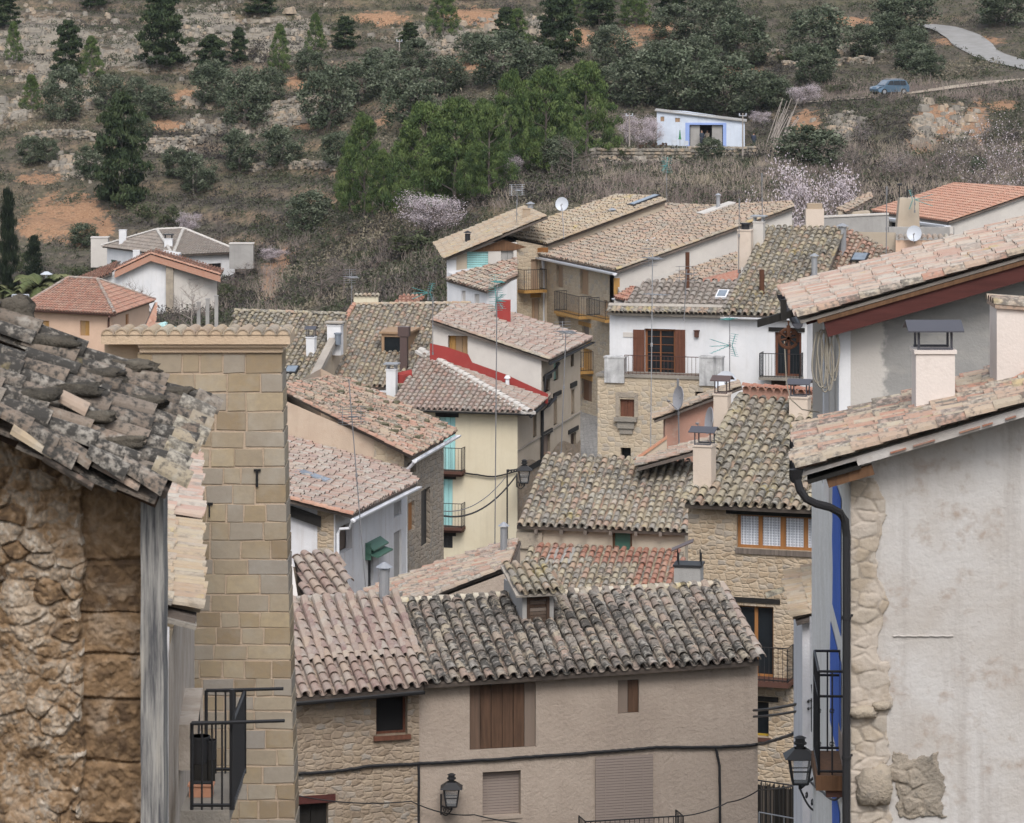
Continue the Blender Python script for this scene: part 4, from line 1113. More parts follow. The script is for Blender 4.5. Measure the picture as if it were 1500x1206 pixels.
mb = MB(); mb.obox(a0 + pl1.S * .75 - pl1.N * .12 - pl1.U * .01, pl1.S * 8.8, pl1.U * .1, pl1.N * .10); mb.build('verge_mortar', mats('fore_wall'), h1)
# eaves timber
mb = MB(); e = a0 + pl1.S * .06 - pl1.N * .17; mb.obox(e, pl1.S * .72, pl1.U * 3.9, pl1.N * .05); mb.build('soffit', mats('w_black'), h1)
for i in range(7):
    mb = MB(); mb.obox(a0 + pl1.S * .30 - pl1.N * .30 + pl1.U * (.06 + .62 * i), pl1.S * .62, pl1.U * .14, pl1.N * .13); mb.build('rafter', mats('w_brown'), h1)
# left facade (street side)
lA, lB = XY(1245, 44.9), XY(1189, 57.5)
W = newW(lB, lA); W1L = W
mb = MB(); wallpart(h1, W, lambda u: -6.42 if W1L.P(u, 0).y < 49.2 else -7.55, -20, 'white_rough', name='side_wall')
blue = MB()
def bluestrip(x0, x1, y0, y1): 
    u0, u1, z0, z1 = W1L.rect((x0, x1, y0, y1)); n = 14
    pr = []
    for i in range(n + 1):
        zz = z0 + (z1 - z0) * i / n; q = .25 * noise.noise(Vector((zz * 2.1, 1, 0)))
        pr.append((u0 + q, u1 + .4 * q, zz))
    for a, b in zip(pr, pr[1:]): blue.face([W1L.P(a[0], a[2], .012), W1L.P(a[1], a[2], .012), W1L.P(b[1], b[2], .012), W1L.P(b[0], b[2], .012)])
bluestrip(1220.5, 1233, 712, 910); bluestrip(1217, 1233, 940, 1094); bluestrip(1220, 1231, 1163, 1300)
blue.build('blue_paint_bands', mats('blue'), h1)
class _R: pass
ua = W.len - 2.6; ub = W.len - 1.15; zb0 = V(0, 1137, 46).z; zb1 = V(0, 985, 46).z
mb = MB(); W.box(mb, ua - .05, ub + .05, zb0 - .20, zb0, -.05, .40); bo = mb.build('balcony', mats('w_brown'), h1)
mb = MB(); W.box(mb, ua, ub, zb0 - .30, zb0 - .202, -.05, .26); mb.build('bracket', mats('ironred'), bo)
mb = MB(); rails(mb, [W.P(ua, 0, 0), W.P(ua, 0, .36), W.P(ub, 0, .36), W.P(ub, 0, 0)], zb0, zb1, .19, .012, .018, mid=zb0 + (zb1 - zb0) * .76)
for zz_ in (.30, .62): 
    for k in range(3):
        p = W.P(ub, zb0 + (zb1 - zb0) * zz_, .36 - .18 * k * .98); mb.tube([p + Z * (.03 * math.cos(i)) + W.n * (.03 * math.sin(i)) for i in range(8)], .008, 4)
mb.build('railing', mats('iron'), bo)
mb = MB(); W.box(mb, ua - .2, ub + .2, zb0, zb0 + .36, -.05, .02); mb.build('tiled_dado', mats('blind'), h1)
# end wall facing us with the house number
W = newW(XY(1186, 57.5), XY(1214, 57.4)); WE = W
mb = MB(); wall_faces(mb, W, lambda u: -903 / F * 57.5, -20, ()); mb.build('end_wall', mats('white_str'), h1)
# house number 6: drawn as a small painted figure
mb = MB(); c = WE.px(1197, 1165, .012); r = .055
pts = [c + Vector((.035, 0, .085)), c + Vector((0, 0, .10)), c + Vector((-.04, 0, .05))] + [c + Vector((-.05 * math.cos(a), 0, -.03 - .05 * math.sin(a) + .02)) for a in [i * .62 for i in range(11)]]
mb.tube(pts, .009, 5); mb.build('house_number', mats('iron'), h1)
# gutter and downpipe
g0, g1 = a0 - pl1.S * .06 - Z * .04, a0 - pl1.S * .06 + pl1.U * 4.1 - Z * .04
mb = MB()
pp = [(1167, 690, 44.45), (1168, 704, 44.45), (1172, 718, 44.45), (1181, 731, 44.46), (1195, 738, 44.5), (1215, 743, 44.6), (1230, 751, 44.7), (1238, 763, 44.75), (1240, 785, 44.78), (1240, 900, 44.78), (1239.5, 1330, 44.78)]
dn = [V(x, y, Y) for x, y, Y in pp]
gutter(h1, g0, g1, 'iron', .085, down=dn, dr=.055)
mb = MB(); f = dn[0]; mb.tube([f - Z * .12, f + Z * .02], .05, 8, r2=.10); mb.build('pipe_funnel', mats('iron'), h1)
for y in (905, 1110): 
    p = V(1240, y, 44.78); mb = MB(); mb.tube([p - Z * .02, p + Z * .02], .066, 8); mb.obox(p, Vector((.1, .1, 0)), Vector((0, .02, 0)), Z * .03); mb.build('pipe_clip', mats('iron'), h1)
# chimney with sheet hat, and the pale chimney at the frame edge
p = V(1367, 578, 46.6); p.z = pl1.z(p.x, p.y); chimney(h1, p, .53, .50, V(0, 516, 46.6).z - p.z, 0, 'chimpale', 'sheet', 'slate_metal', .76, .28)
mb = MB(); p = V(1503, 545, 46.8); zt = V(0, 448, 46.8).z; mb.cbox(Vector((p.x, p.y, zt - 1.6)), .90, .7, 1.6); ch = mb.build('chimney', mats('chimpale'), h1)
mb = MB(); plc = Plane(Vector((p.x - .5, p.y - .45, zt)), Vector((p.x - .5, p.y + .45, zt)), 4, False); 
mb.obox(Vector((p.x - .48, p.y - .4, zt)), Vector((.96, 0, -.06)), Vector((0, .8, 0)), Z * .05)
for i in range(4): half_tile(mb, Vector((p.x + .5, p.y - .32 + .21 * i, zt - .02)), Vector((p.x - .5, p.y - .32 + .21 * i, zt + .06)), Vector((0, 1, 0)), Z, .10, .09, R.random(), 7, .015)
mb.build('chimney_cap', mats('t_fore'), ch)
mb = MB(); q = V(1470, 560, 46.3); mb.tube([Vector((q.x - .22 + .9 * t, q.y, pl1.z(q.x - .22 + .9 * t, q.y) + .10 + .22 * math.sin(math.pi * min(1, t * 1.0) * .5) - .1)) for t in [i / 8 for i in range(9)]], .035, 6); mb.build('flashing', mats('t_terra'), h1)

lamp2 = lantern_lamp('black iron lantern at the right, before the reed screen and white end wall', V(1172, 1128, 56.2), .40, V(1199, 1190, 57.3), Vector((0, -1, 0)))
cable('pair of black cables running from the front house to the white end wall, upper', [V(1104, 1041, 74.5), V(1190, 1026, 57.3)], .03, .03, name='cable'); cable('pair of black cables running from the front house to the white end wall, lower', [V(1104, 1050, 74.5), V(1190, 1037, 57.3)], .026, .03, name='cable')
mb = MB()
tw = [WE.px(1190 + 2.2 * k, 1005 + 12 * k + (3 if k % 2 else -3), .05) for k in range(8)]; mb.tube(tw, .022, 5); mb.tube([WE.px(1190, 1022, .05), WE.px(1190, 1070, .05), WE.px(1203, 1085, .05)], .018, 5)
tag(mb.build('cable_tangle', mats('cable')), 'tangle of black cables fixed to the white end wall above the house number', 'cable')
cable('black wire looping under the small iron balcony', [V(1187, 1145, 57), V(1205, 1160, 50), V(1222, 1172, 48), V(1236, 1160, 46)], .018, .02, name='wire')
cable('dark cable along the stone house under its iron balcony', [WD.px(1112, 1003, .05), WD.px(1150, 1001, .05), WD.px(1190, 1007, .05)], .03, .02, name='cable')

# low canopy of straw tiles beyond R1
hw = house('small low roof of straw coloured tiles against the white end wall, one tile jutting out', Vector((5, 59, -20)), 'low_roof', 'roof')
plW = Plane(V(1166, 912, 58.0), V(1166, 912, 58.0) + Vector((.2, 4.4, 0)), 17, True)
a0 = plW.at(0, 0); sg = 1 if (plW.S.x > 0) else -1
roofpart(hw, plW, [a0, a0 + plW.S * 1.2, a0 + plW.S * 1.2 + plW.U * 4.4, a0 + plW.U * 4.4], 't_straw', w=.24, row=.36, mess=1.5, seg=7, deck=.06)
mb = MB(); half_tile(mb, plW.at(2.8, -.42, .06), plW.at(2.9, .12, .06), plW.U, plW.N, .1, .09, .4, 6, .015); mb.build('loose_tile', mats('t_olive'), hw)
mb = MB(); q = [plW.at(.2, .12), plW.at(.2, 1.15), plW.at(4.2, 1.15), plW.at(4.2, .12)]; pfaces(mb, [Vector((p.x, p.y, 0)) for p in q], lambda p: plW.z(p.x, p.y) - .08, -20); mb.build('wall', mats('white_str'), hw)

# ================================================================== right rear house R2
h2 = house('tall house at upper right with a pale pink roof, maroon fascia and patchy cement gable', Vector((8, 62, -22)))
pl2_ = Plane(V(1172, 470, 58.0), V(1172, 470, 58.0) + Vector((.17, 5.7, 0)), 16.2, True)
a0 = pl2_.at(0, 0)
roofpart(h2, pl2_, [a0, a0 + pl2_.S * 10, a0 + pl2_.S * 10 + pl2_.U * 5.8, a0 + pl2_.U * 5.8], 't_palepink', deckm='mortar', w=.25, row=.40, mess=1.0, seg=8, deck=.05, tilt=.016)
mb = MB(); ridge_row(mb, a0 + pl2_.N * .04 - pl2_.U * .02, a0 + pl2_.S * 10 + pl2_.N * .04 - pl2_.U * .02, pl2_.N, .26, .37, lift=.03); mb.build('verge_tiles', mats('t_fore'), h2)
mb = MB(); e = a0 - pl2_.U * .03 + pl2_.S * .28 - pl2_.N * .13; mb.obox(e, pl2_.S * 9.5, pl2_.U * .06, pl2_.N * .07); mb.build('verge_board', mats('w_brown'), h2)
mb = MB(); e = a0 + pl2_.U * .02 + pl2_.S * .38 - pl2_.N * .40; mb.obox(e, pl2_.S * 9.5, pl2_.U * .14, pl2_.N * .27); mb.build('fascia', mats('w_maroon'), h2)
mb = MB(); e = a0 + pl2_.U * .2 + pl2_.S * .1 - pl2_.N * .12; mb.obox(e, pl2_.S * .6, pl2_.U * 5.4, pl2_.N * .05); mb.build('soffit', mats('w_maroon'), h2)
W = newW(XY(1246, 58.5), XY(1930, 58.5)); W2 = W
wallpart(h2, W, top_pl(W, pl2_, off=.2), -22, 'cement', name='gable_wall', extra=lambda mb: pfaces(mb, [XY(1930, 58.5), Vector((13.8, 63.6, 0)), Vector((5.6, 63.6, 0))], lambda p: pl2_.z(p.x, p.y) - .2, -22))
W = newW(XY(1207, 66.0), XY(1230, 59.2)); wallpart(h2, W, lambda u: -5.62, -22, 'palegrey', name='side_wall')
mb = MB()
for x0, x1, Y in ((1207, 1214, 60.9), (1229, 1246, 58.45)):
    q = XY(x0, Y); mb.obox(Vector((q.x, q.y, -22)), Vector(((x1 - x0) / F * Y, 0, 0)), Vector((0, .25, 0)), Z * (22 + pl2_.z(q.x, q.y) - .25))
mb.build('corner_pilaster', mats('white'), h2)
gutter(h2, a0 - pl2_.S * .04 - Z * .04, a0 - pl2_.S * .04 + pl2_.U * 5.7 - Z * .04, 'slate_metal', .09)
# beam with pulley, coils of rope
hp = thing('pulley', 'rusty pulley wheel hanging from a dark beam at the tip of the pale pink roof', 'pulley', V(1155, 480, 58.5))
mb = MB(); b0, b1 = V(1110, 480, 58.6), V(1172, 462, 58.7); d = b1 - b0; mb.obox(b0, d, Vector((0, .12, 0)), Z * .13); b0, b1 = V(1143, 440, 58.6), V(1148, 470, 58.6); mb.obox(b1 - Vector((.05, 0, 0)), Vector((.1, 0, 0)), Vector((0, .1, 0)), Z * .36); mb.build('beam', mats('w_black'), hp)
mb = MB(); c = V(1155, 496, 58.4); K = 20
for rr, th in ((.17, .022), (.15, .018)):
    mb.tube([c + Vector((rr * math.cos(2 * math.pi * k / K), 0, rr * math.sin(2 * math.pi * k / K))) for k in range(K + 1)], th, 6)
for k in range(4):
    a = k * math.pi / 4 + .2; mb.tube([c - Vector((.15 * math.cos(a), 0, .15 * math.sin(a))), c + Vector((.15 * math.cos(a), 0, .15 * math.sin(a)))], .016, 5)
mb.tube([c + Vector((0, -.05, 0)), c + Vector((0, .05, 0))], .035, 8); mb.build('wheel', mats('rust'), hp)
mb = MB(); mb.tube([c + Z * .30, c + Z * .2], .014, 5); mb.obox(c + Vector((-.03, -.05, -.02)), Vector((.06, 0, 0)), Vector((0, .012, 0)), Z * .24); mb.obox(c + Vector((-.03, .04, -.02)), Vector((.06, 0, 0)), Vector((0, .012, 0)), Z * .24); mb.build('hook', mats('rust'), hp)
mb = MB(); mb.tube([V(1149, 500, 58.4), V(1152, 560, 58.4), V(1158, 585, 58.4), V(1175, 600, 58.5), V(1200, 604, 59)], .011, 5); mb.build('rope', mats('rope'), hp)
hr = thing('rope_coils', 'long grey coils of rope and cable hanging under the maroon fascia', 'rope', V(1210, 590, 58.3))
for k in range(7):
    cx = 1199 + k * 3.6 + R.uniform(-2, 2); wdt = R.uniform(5, 10); top = 482 + R.uniform(0, 6); bot = R.uniform(548, 592)
    mb = MB(); pts = []
    for i in range(25):
        a = 2 * math.pi * i / 24; x = cx + wdt * math.sin(a) * (1 + .25 * math.sin(2 * a + k)); y = (top + bot) / 2 - (bot - top) / 2 * math.cos(a)
        pts.append(V(x, y, 58.25 + .03 * math.sin(k * 2 + a)))
    mb.tube(pts, .014, 5); mb.build('rope_loop', mats('rope'), hr)
mb = MB(); mb.tube([V(1211, 480, 58.3), V(1211, 520, 58.3)], .03, 6); mb.build('hook', mats('w_ochre'), hr)

# ================================================================== left ruin, post, neighbour, tower
h3 = house('ruined rough stone house in the left foreground under a mossy sagging tile roof', Vector((-5, 31, -16)))
pl3 = Plane(V(246, 722, 30.0), V(296, 600, 32.2), 20)
_t = V(0, 610, 30.0) - pl3.p; pl3.S = (_t - pl3.U * _t.dot(pl3.U)).normalized(); pl3.N = pl3.U.cross(pl3.S); pl3.N = pl3.N if pl3.N.z > 0 else -pl3.N
a0 = pl3.at(0, 0)
M['t_eave'] = tile_mat('tile_eave_lichen', [(.34, .29, .20), (.26, .22, .17), (.40, .34, .22), (.20, .17, .14)], .6, .7, .5, sc=2.0, yel=(.46, .36, .10))
def ruin_roof():
    mb = MB(); rr = random.Random(3)
    tiles(mb, pl3, [a0, a0 + pl3.S * 6, a0 + pl3.S * 6 + pl3.U * 2.3, a0 + pl3.U * 2.3], w=.285, row=.43, mess=1.25, seg=10, rnd=rr, deck=.06, skip=.03)
    # sag and lumps
    out = []
    for p in mb.v:
        n1 = noise.noise(p * 1.1); n2 = noise.noise(p * 5.0 + Vector((9, 1, 2))); n3 = noise.noise(p * 14.0)
        out.append(p + pl3.N * (.045 * n1 + .030 * n2 + .012 * n3))
    mb.v = out
    return mb
ruin_roof().build('roof', mats('t_ruin', 'deckdark'), h3)
rr = random.Random(12); M['mossdark'] = plaster('moss_dark', (.055, .05, .042), (.12, .105, .085), .5, (.20, .185, .15), 1.0, sc=3)
for i, (u, s, sx, sz) in enumerate(((1.5, .9, .42, .17), (2.4, 1.2, .55, .2), (3.6, .55, .4, .18), (1.1, 1.5, .5, .2), (2.9, 2.2, .45, .22), (4.6, 1.6, .5, .2), (3.9, 1.05, .5, .2), (5.3, .8, .5, .22), (5.4, 2.0, .35, .34), (2.0, 2.4, .4, .2), (.9, .55, .35, .16), (4.8, .35, .35, .2))):
    p = pl3.at(u * .41, s, .12); mb = MB(); stone(mb, p, sx * 1.1, sx * .36, sz * (.62 if i != 8 else .9), seed=i + 200, rough=.55); mb.build('moss_clump', mats('mossdark'), h3, True)
mb = MB(); half_tile(mb, pl3.at(.62, .95, .14), pl3.at(.63, 1.22, .16), pl3.U, pl3.N, .10, .09, .5, 8, .018); mb.build('loose_tile', mats('t_salmon'), h3)
# broken verge: overlapping slabs and tiles hanging over the gable
mb = MB(); rr = random.Random(5)
s = .05
while s < 4.2:
    L_ = rr.uniform(.30, .5); jut = rr.uniform(.0, .10)
    half_tile(mb, pl3.at(-.04 - jut, s, .02 + rr.uniform(-.03, .03)), pl3.at(-.04 - jut * .4, s + L_, .05 + rr.uniform(-.03, .03)), pl3.U, pl3.N, .12, .10, rr.random(), 8, .022)
    mb.obox(pl3.at(-.10 - jut, s + .02, -.10 + rr.uniform(-.03, .02)), pl3.S * L_ * .9, pl3.U * .35, pl3.N * .03, 0, rr.random())
    s += L_ * .82
mb.v = [p + pl3.N * (.05 * noise.noise(p * 2)) for p in mb.v]
mb.build('verge_tiles', mats('t_ruin'), h3)
mb = MB(); half_tile(mb, pl3.at(-.14, .62, -.10), pl3.at(-.10, 1.12, -.06), pl3.U, -pl3.N, .11, .10, .7, 8, .02); half_tile(mb, pl3.at(-.1, .25, -.02), pl3.at(-.05, .7, .0), pl3.U, pl3.N, .1, .1, .2, 8, .02)
mb.build('broken_tile', mats('t_fore'), h3)
for k, (s, u, L_, mm) in enumerate(((1.05, -.12, .42, 't_straw'), (1.62, -.05, .36, 't_ruin'), (2.1, -.13, .4, 't_fore'), (.85, -.16, .3, 't_ruin'), (2.75, -.1, .45, 't_straw'))):
    mb = MB(); half_tile(mb, pl3.at(u, s, -.05), pl3.at(u + .02, s + L_, -.01), pl3.U, pl3.N, .13, .115, .3 + .1 * k, 8, .024); mb.v = [p + pl3.N * (.04 * noise.noise(p * 4)) for p in mb.v]; mb.build('broken_tile', mats(mm), h3)
mb = MB(); rr = random.Random(8)
for i in range(8): 
    u = .14 + .285 * i; s = rr.uniform(-.16, -.06); half_tile(mb, pl3.at(u, s, .10), pl3.at(u, s + rr.uniform(.22, .36), .115), pl3.U, pl3.N, .125, .115, rr.random(), 9, .022)
mb.build('eave_tiles', mats('t_eave'), h3)
mb = MB()
for (s, u) in ((.05, .3), (.4, .25)): mb.obox(pl3.at(-.02, s, -.17), pl3.S * 4.2, pl3.U * .12, pl3.N * .07)
mb.build('verge_beam', mats('w_dark'), h3)
# rough gable wall: displaced masonry surface
SF = StoneField(4, .27, .17)
W = newW(XY(-60, 30.55), XY(211, 30.55)); W3 = W
mb = MB(); nu, nz = 210, 330; zb, zt = -7.6, None
grid = []; tg = []
for j in range(nz + 1):
    row_ = []; tr = []
    for i in range(nu + 1):
        u = W.len * i / nu; p0 = W.P(u, 0); zt = pl3.z(p0.x, p0.y) - .12
        z = zb + (zt - zb) * j / nz
        wu = u + .09 * noise.noise(Vector((u * 3, z * 3, 1))); wz = z + .07 * noise.noise(Vector((u * 3, z * 3, 5)))
        hit, e = SF.q(wu + 1, wz + 8.2); n0 = noise.noise(Vector((u * 1.5, z * 1.5, 9))); n1 = noise.noise(Vector((u * 4.2, z * 4.2, 2))); n2 = noise.noise(Vector((u * 10, z * 10, 3))); n3 = noise.noise(Vector((u * 24, z * 24, 3))); n4 = noise.noise(Vector((u * 55, z * 55, 1)))
        k = min(1, max(0, (e - .05 + .12 * n1) / .13)); expo = max(0, min(1, .75 + 1.9 * noise.noise(Vector((u * 1.1, z * 1.4, 17)))))
        d = k * expo * (.028 + hit[3] * .6) + .075 * n0 + .030 * n1 + .020 * (abs(n2) * 2 - .5) + .014 * (abs(n3) * 2 - .5) + .008 * n4
        tt = .46 + .5 * n1 + .45 * n2 + .3 * n3 + (hit[2] - .5) * .8 * expo
        crack = u - (W.len - .56 + .05 * noise.noise(Vector((z * 2.3, 0, 0))) + .03 * noise.noise(Vector((z * 7, 0, 0))))
        if crack > 0:                      # squared corner stones set back beside the post
            cz = (z + 20) / .47 + .22 * math.sin((z + 20) * 3.1) + .10 * n0; fz = cz - math.floor(cz); jn = max(0, 1 - min(fz, 1 - fz) / (.05 + .05 * n1))
            d = -.10 + .022 * n1 + .018 * (abs(n2) * 2 - .5) + .014 * n3 + .009 * n4 - .05 * jn + .05 * noise.noise(Vector((math.floor(cz) * 3.3, 2, 0))) - .02 * n0; tt = .22 + .3 * noise.noise(Vector((math.floor(cz) * 2.7, 5, 0))) + .3 * n2
        elif crack > -.09 and n1 + .6 * n2 > .12: d += .025 * (1 + crack / .09); tt = .8 + .5 * n2
        row_.append(W.P(u, z, d)); tr.append(max(.0, min(1, tt)))
    grid.append(row_); tg.append(tr)
vs = [p for r_ in grid for p in r_]; fs = []; n_ = nu + 1
mb.v = vs
for j in range(nz):
    for i in range(nu):
        mb.f.append((j * n_ + i, j * n_ + i + 1, (j + 1) * n_ + i + 1, (j + 1) * n_ + i)); mb.m.append(0); mb.t.append(tg[j][i]); mb.uv.append(None)
rm = NT('ruin_stone', .95, .1); c = rm.coord('World'); f = rm.noise(c, 16, 6, .7); g = rm.noise(c, 2.2, 4, .65, .5); g2 = rm.noise(rm.coord('World', loc=(4, 9, 2)), 3.6, 5, .7)
b_ = rm.ramp(rm.attr(), [(0.0, (.09, .06, .038)), (.18, (.17, .112, .065)), (.34, (.25, .165, .095)), (.5, (.32, .23, .15)), (.64, (.25, .21, .165)), (.78, (.37, .29, .21)), (1, (.46, .405, .34))])
b_ = rm.mix(rm.ramp(f, [(.38, 0.0), (.72, .5)]), b_, (.12, .08, .05)); b_ = rm.mix(rm.ramp(g, [(.54, 0.0), (.66, .55)]), b_, (.40, .32, .24)); b_ = rm.mix(rm.ramp(g2, [(.6, 0.0), (.72, .6)]), b_, (.36, .345, .31)); rm.bump(f, .7, .03); M['ruin'] = rm.col(b_)
mb.build('gable_wall', mats('ruin'), h3, True)
mb = MB(); pfaces(mb, [XY(209, 30.7), XY(232, 32.1), Vector((-8, 32.1, 0)), Vector((-5, 30.7, 0))], lambda p: pl3.z(p.x, p.y) - .15, -16, skip=(3,)); mb.build('side_wall', mats('ruin'), h3)
# weathered corner post
pm = NT('post_wood', .9, .15); a = pm.noise(pm.coord('World', scale=(26, 26, 1.3)), 1, 6, .7); b2 = pm.noise(pm.coord('World', scale=(5, 5, .8)), 1, 4)
cc = pm.mix(pm.ramp(a, [(.38, 0.0), (.62, 1.0)]), (.075, .075, .08), (.30, .29, .27)); cc = pm.mix(pm.ramp(b2, [(.52, 0.0), (.66, .7)]), cc, (.36, .335, .29)); pm.bump(a, .6, .02); M['post'] = pm.col(cc)
mb = MB(); n = 40
for k in range(n):
    z0, z1 = -16 + (16 + V(0, 703, 30.3).z) * k / n, -16 + (16 + V(0, 703, 30.3).z) * (k + 1) / n
    o0 = .010 * noise.noise(Vector((z0 * 2.2, 0, 0))); o1 = .010 * noise.noise(Vector((z1 * 2.2, 0, 0)))
    x0, x1 = XY(207, 30.35).x, XY(240, 30.35).x
    A = [Vector((x0 + o, 30.3, z)) for o, z in ((o0, z0), (o1, z1))]; B = [Vector((x1 + o, 30.32, z)) for o, z in ((o0, z0), (o1, z1))]; C_ = [Vector((x1 + .01 + o, 30.6, z)) for o, z in ((o0, z0), (o1, z1))]; D_ = [Vector((x0 - .0 + o, 30.6, z)) for o, z in ((o0, z0), (o1, z1))]
    for P, Q in ((A, B), (B, C_), (C_, D_), (D_, A)): mb.face([P[0], Q[0], Q[1], P[1]])
mb.build('corner_post', mats('post'), h3)

# ---- neighbour N with pink and straw tiles, wall and balcony
h4 = house('narrow house behind the wooden post with pink and straw tiles and an iron balcony', Vector((-4, 40, -18)))
plN = Plane(V(288, 770, 44.5), V(288, 770, 44.5) + Vector((-.62, 6.5, 0)), 15)
b0 = plN.at(0, 0); roofpart(h4, plN, [b0, b0 + plN.S * 2.2, b0 + plN.S * 2.2 + plN.U * 6.5, b0 + plN.U * 6.5], 't_palepink', w=.24, row=.36, mess=1.2, seg=7)
plN2 = Plane(V(288, 905, 38.0), V(288, 905, 38.0) + Vector((-.60, 6.3, 0)), 15)
b0 = plN2.at(0, 0); roofpart(h4, plN2, [b0, b0 + plN2.S * 2.4, b0 + plN2.S * 2.4 + plN2.U * 6.3, b0 + plN2.U * 6.3], 't_straw', w=.25, row=.38, mess=1.3, seg=7)
mb = MB(); 
for k, (s, n_, l) in enumerate(((.02, -.10, 1.2), (.35, .1, .9))): mb.obox(plN2.at(-.1, s - .04, n_ - .02), plN2.S * l, plN2.U * .5, plN2.N * .05)
mb.build('verge_slab', mats('stone_dark'), h4)
W = newW(XY(285, 46.0), XY(247, 36.9)); WN = W; M['plN'] = plaster('plaster_old', (.52, .46, .40), (.38, .32, .26), .6, (.25, .2, .16), .6, sc=1.8, streak=.4, streakcol=(.3, .26, .22))
blk = MB()
boards(h4, W, (262, 271, 1035, 1100), 'w_dark', 1, .15); wallpart(h4, W, lambda u: -7.05, -18, 'plN', name='side_wall', nseg=30)
mb = MB(); wA_, wB_ = XY(200, 37.6), XY(248, 37.55); wv = newW(wA_, wB_); wall_faces(mb, wv, lambda u: plN2.z(wv.P(u, 0).x, 37.6) - .1, -18, ()); mb.build('end_wall', mats('white_str'), h4)
# balcony on that wall, seen end on
bl = MB(); s0, s1 = V(276, 1180, 38.2), V(343, 1180, 38.2)
zf = V(0, 1160, 38.2).z; bl.obox(Vector((s0.x, 37.3, zf - .14)), Vector((s1.x - s0.x + .02, 0, 0)), Vector((0, 1.9, 0)), Z * .14); bo = bl.build('balcony', mats('stone_dark'), h4)
mb = MB(); x0, x1 = V(281, 0, 37.35).x, V(340, 0, 37.35).x
zt, zm = V(0, 1059, 37.35).z, V(0, 1045, 37.35).z
rails(mb, [Vector((x0, 37.35, 0)), Vector((x1, 37.35, 0)), Vector((x1, 39.1, 0)), Vector((x0, 39.1, 0))], zf, zt, .115, .011, .02)
mb.tube([Vector((x1, 37.35, zf)), Vector((x1, 37.35, V(0, 1010, 37.35).z))], .03, 4); 
mb.build('railing', mats('iron'), bo)
mb = MB(); mb.tube([Vector((x0, 37.3, zt)), V(417, 1056, 37.2)], .02, 5); mb.build('line_arm', mats('iron'), bo); mb = MB(); mb.tube([Vector((x0, 39.1, V(0, 1012, 39.1).z)), V(415, 1009, 39.0)], .02, 5); mb.build('line_arm', mats('iron'), bo)
for k, (px, py, rr, hh, mm, lb) in enumerate(((293, 1117, .11, .30, 'potplastic', 'black plastic pot on the balcony behind the railing'), (309, 1112, .06, .22, 'potplastic', 'narrow black pot beside the larger one on the balcony'))):
    t = thing('plant_pot', lb, 'plant pot', V(px, py, 38.6), None); P = V(px, py, 38.6); mb = MB()
    mb.tube([P, P + Z * hh], rr * .8, 14, r2=rr); mb.tube([P + Z * (hh - .03), P + Z * hh], rr * 1.08, 14); mb.build('pot', mats(mm), t)
    mb = MB(); mb.tube([P - Z * (P.z - zf), P - Z * .004], rr * .9, 8) if k == 0 else mb.tube([P - Z * (P.z - zf), P - Z * .004], rr * .8, 8); mb.build('stand', mats('w_black'), t)
P = V(295, 1150, 38.0); P.z = zf + .002; t = thing('window_box', 'orange clay trough on the balcony floor', 'plant box', P); mb = MB()
for q in (mb,): 
    q.cbox(P, .26, .16, .12); q.cbox(P + Z * .121, .29, .19, .02)
mb.build('trough', mats('clay'), t); mb = MB(); mb.cbox(P + Z * .142, .24, .13, .01); mb.build('soil', mats('dark'), t)

# ---- ashlar tower
h5 = thing('stone_tower', 'tall ashlar stone buttress tower with a scalloped tile cornice, left of the front houses', 'tower', Vector((-4.6, 53, -24)))
TY = 52.0; rr = random.Random(9)
def txr(z):   # right edge, battered
    y = -z / TY * F; return (412 + (y - 500) * (433 - 412) / 700 - CX) / F * TY
xl = (200 - CX) / F * TY; zc = V(0, 516, TY).z
mb = MB(); z = -24.0; pts = []
mb.box8([Vector((xl + .02, TY, -24)), Vector((txr(-24) - .02, TY, -24)), Vector((txr(-24) - .05, TY + .9, -24)), Vector((xl + .02, TY + .9, -24)), Vector((xl + .02, TY, zc)), Vector((txr(zc) - .02, TY, zc)), Vector((txr(zc) - .05, TY + .9, zc)), Vector((xl + .02, TY + .9, zc))], 1)
while z < zc - .1:
    h_ = rr.uniform(.22, .31); h_ = min(h_, zc - z - .015)
    if zc - z - h_ < .14: h_ = zc - z - .015
    x = xl + rr.uniform(-.5, 0)
    while True:
        w_ = rr.uniform(.26, .54); e = x + w_; xr = txr(z + h_ / 2); last = e > xr - .2
        if last: e = xr
        a = max(x, xl)
        if e - a > .08:
            g = .012; jz = rr.uniform(-.012, .012); pr = rr.uniform(.004, .014); ti = rr.random()
            jt = lambda: rr.uniform(-.012, .012)
            f = [Vector((a + g + jt(), TY - pr, z + g + jt())), Vector((e - (0 if last else g) + jt() * (0 if last else 1), TY - pr, z + g + jt())), Vector((e - (0 if last else g), TY - pr, z + h_ - g + jt())), Vector((a + g + jt(), TY - pr, z + h_ - g + jt()))]
            bk = [Vector((q.x, TY + (.9 if last else .06), q.z)) for q in f]
            c = sum(f, Vector()) / 4; fr = [q + (c - q) * .035 - Vector((0, .006, 0)) for q in f]
            mb.face(fr, 0, ti)
            for i in range(4):
                j = (i + 1) % 4; mb.face([f[i], f[j], fr[j], fr[i]], 0, ti); mb.face([f[i], bk[i], bk[j], f[j]], 0, ti)
        x = e
        if last: break
    z += h_
mb.build('wall', mats('ashlar', 'joint'), h5)
mb = MB(); x2 = V(426, 0, TY).x; xk = V(205, 0, TY).x; xw = V(150, 0, TY).x
def run(x0, x1, y0, zlo, zhi, d): mb.obox(Vector((x0, TY - d, zlo)), Vector((x1 - x0, 0, 0)), Vector((0, .95 + d, 0)), Z * (zhi - zlo))
zz = lambda y: V(0, y, TY).z
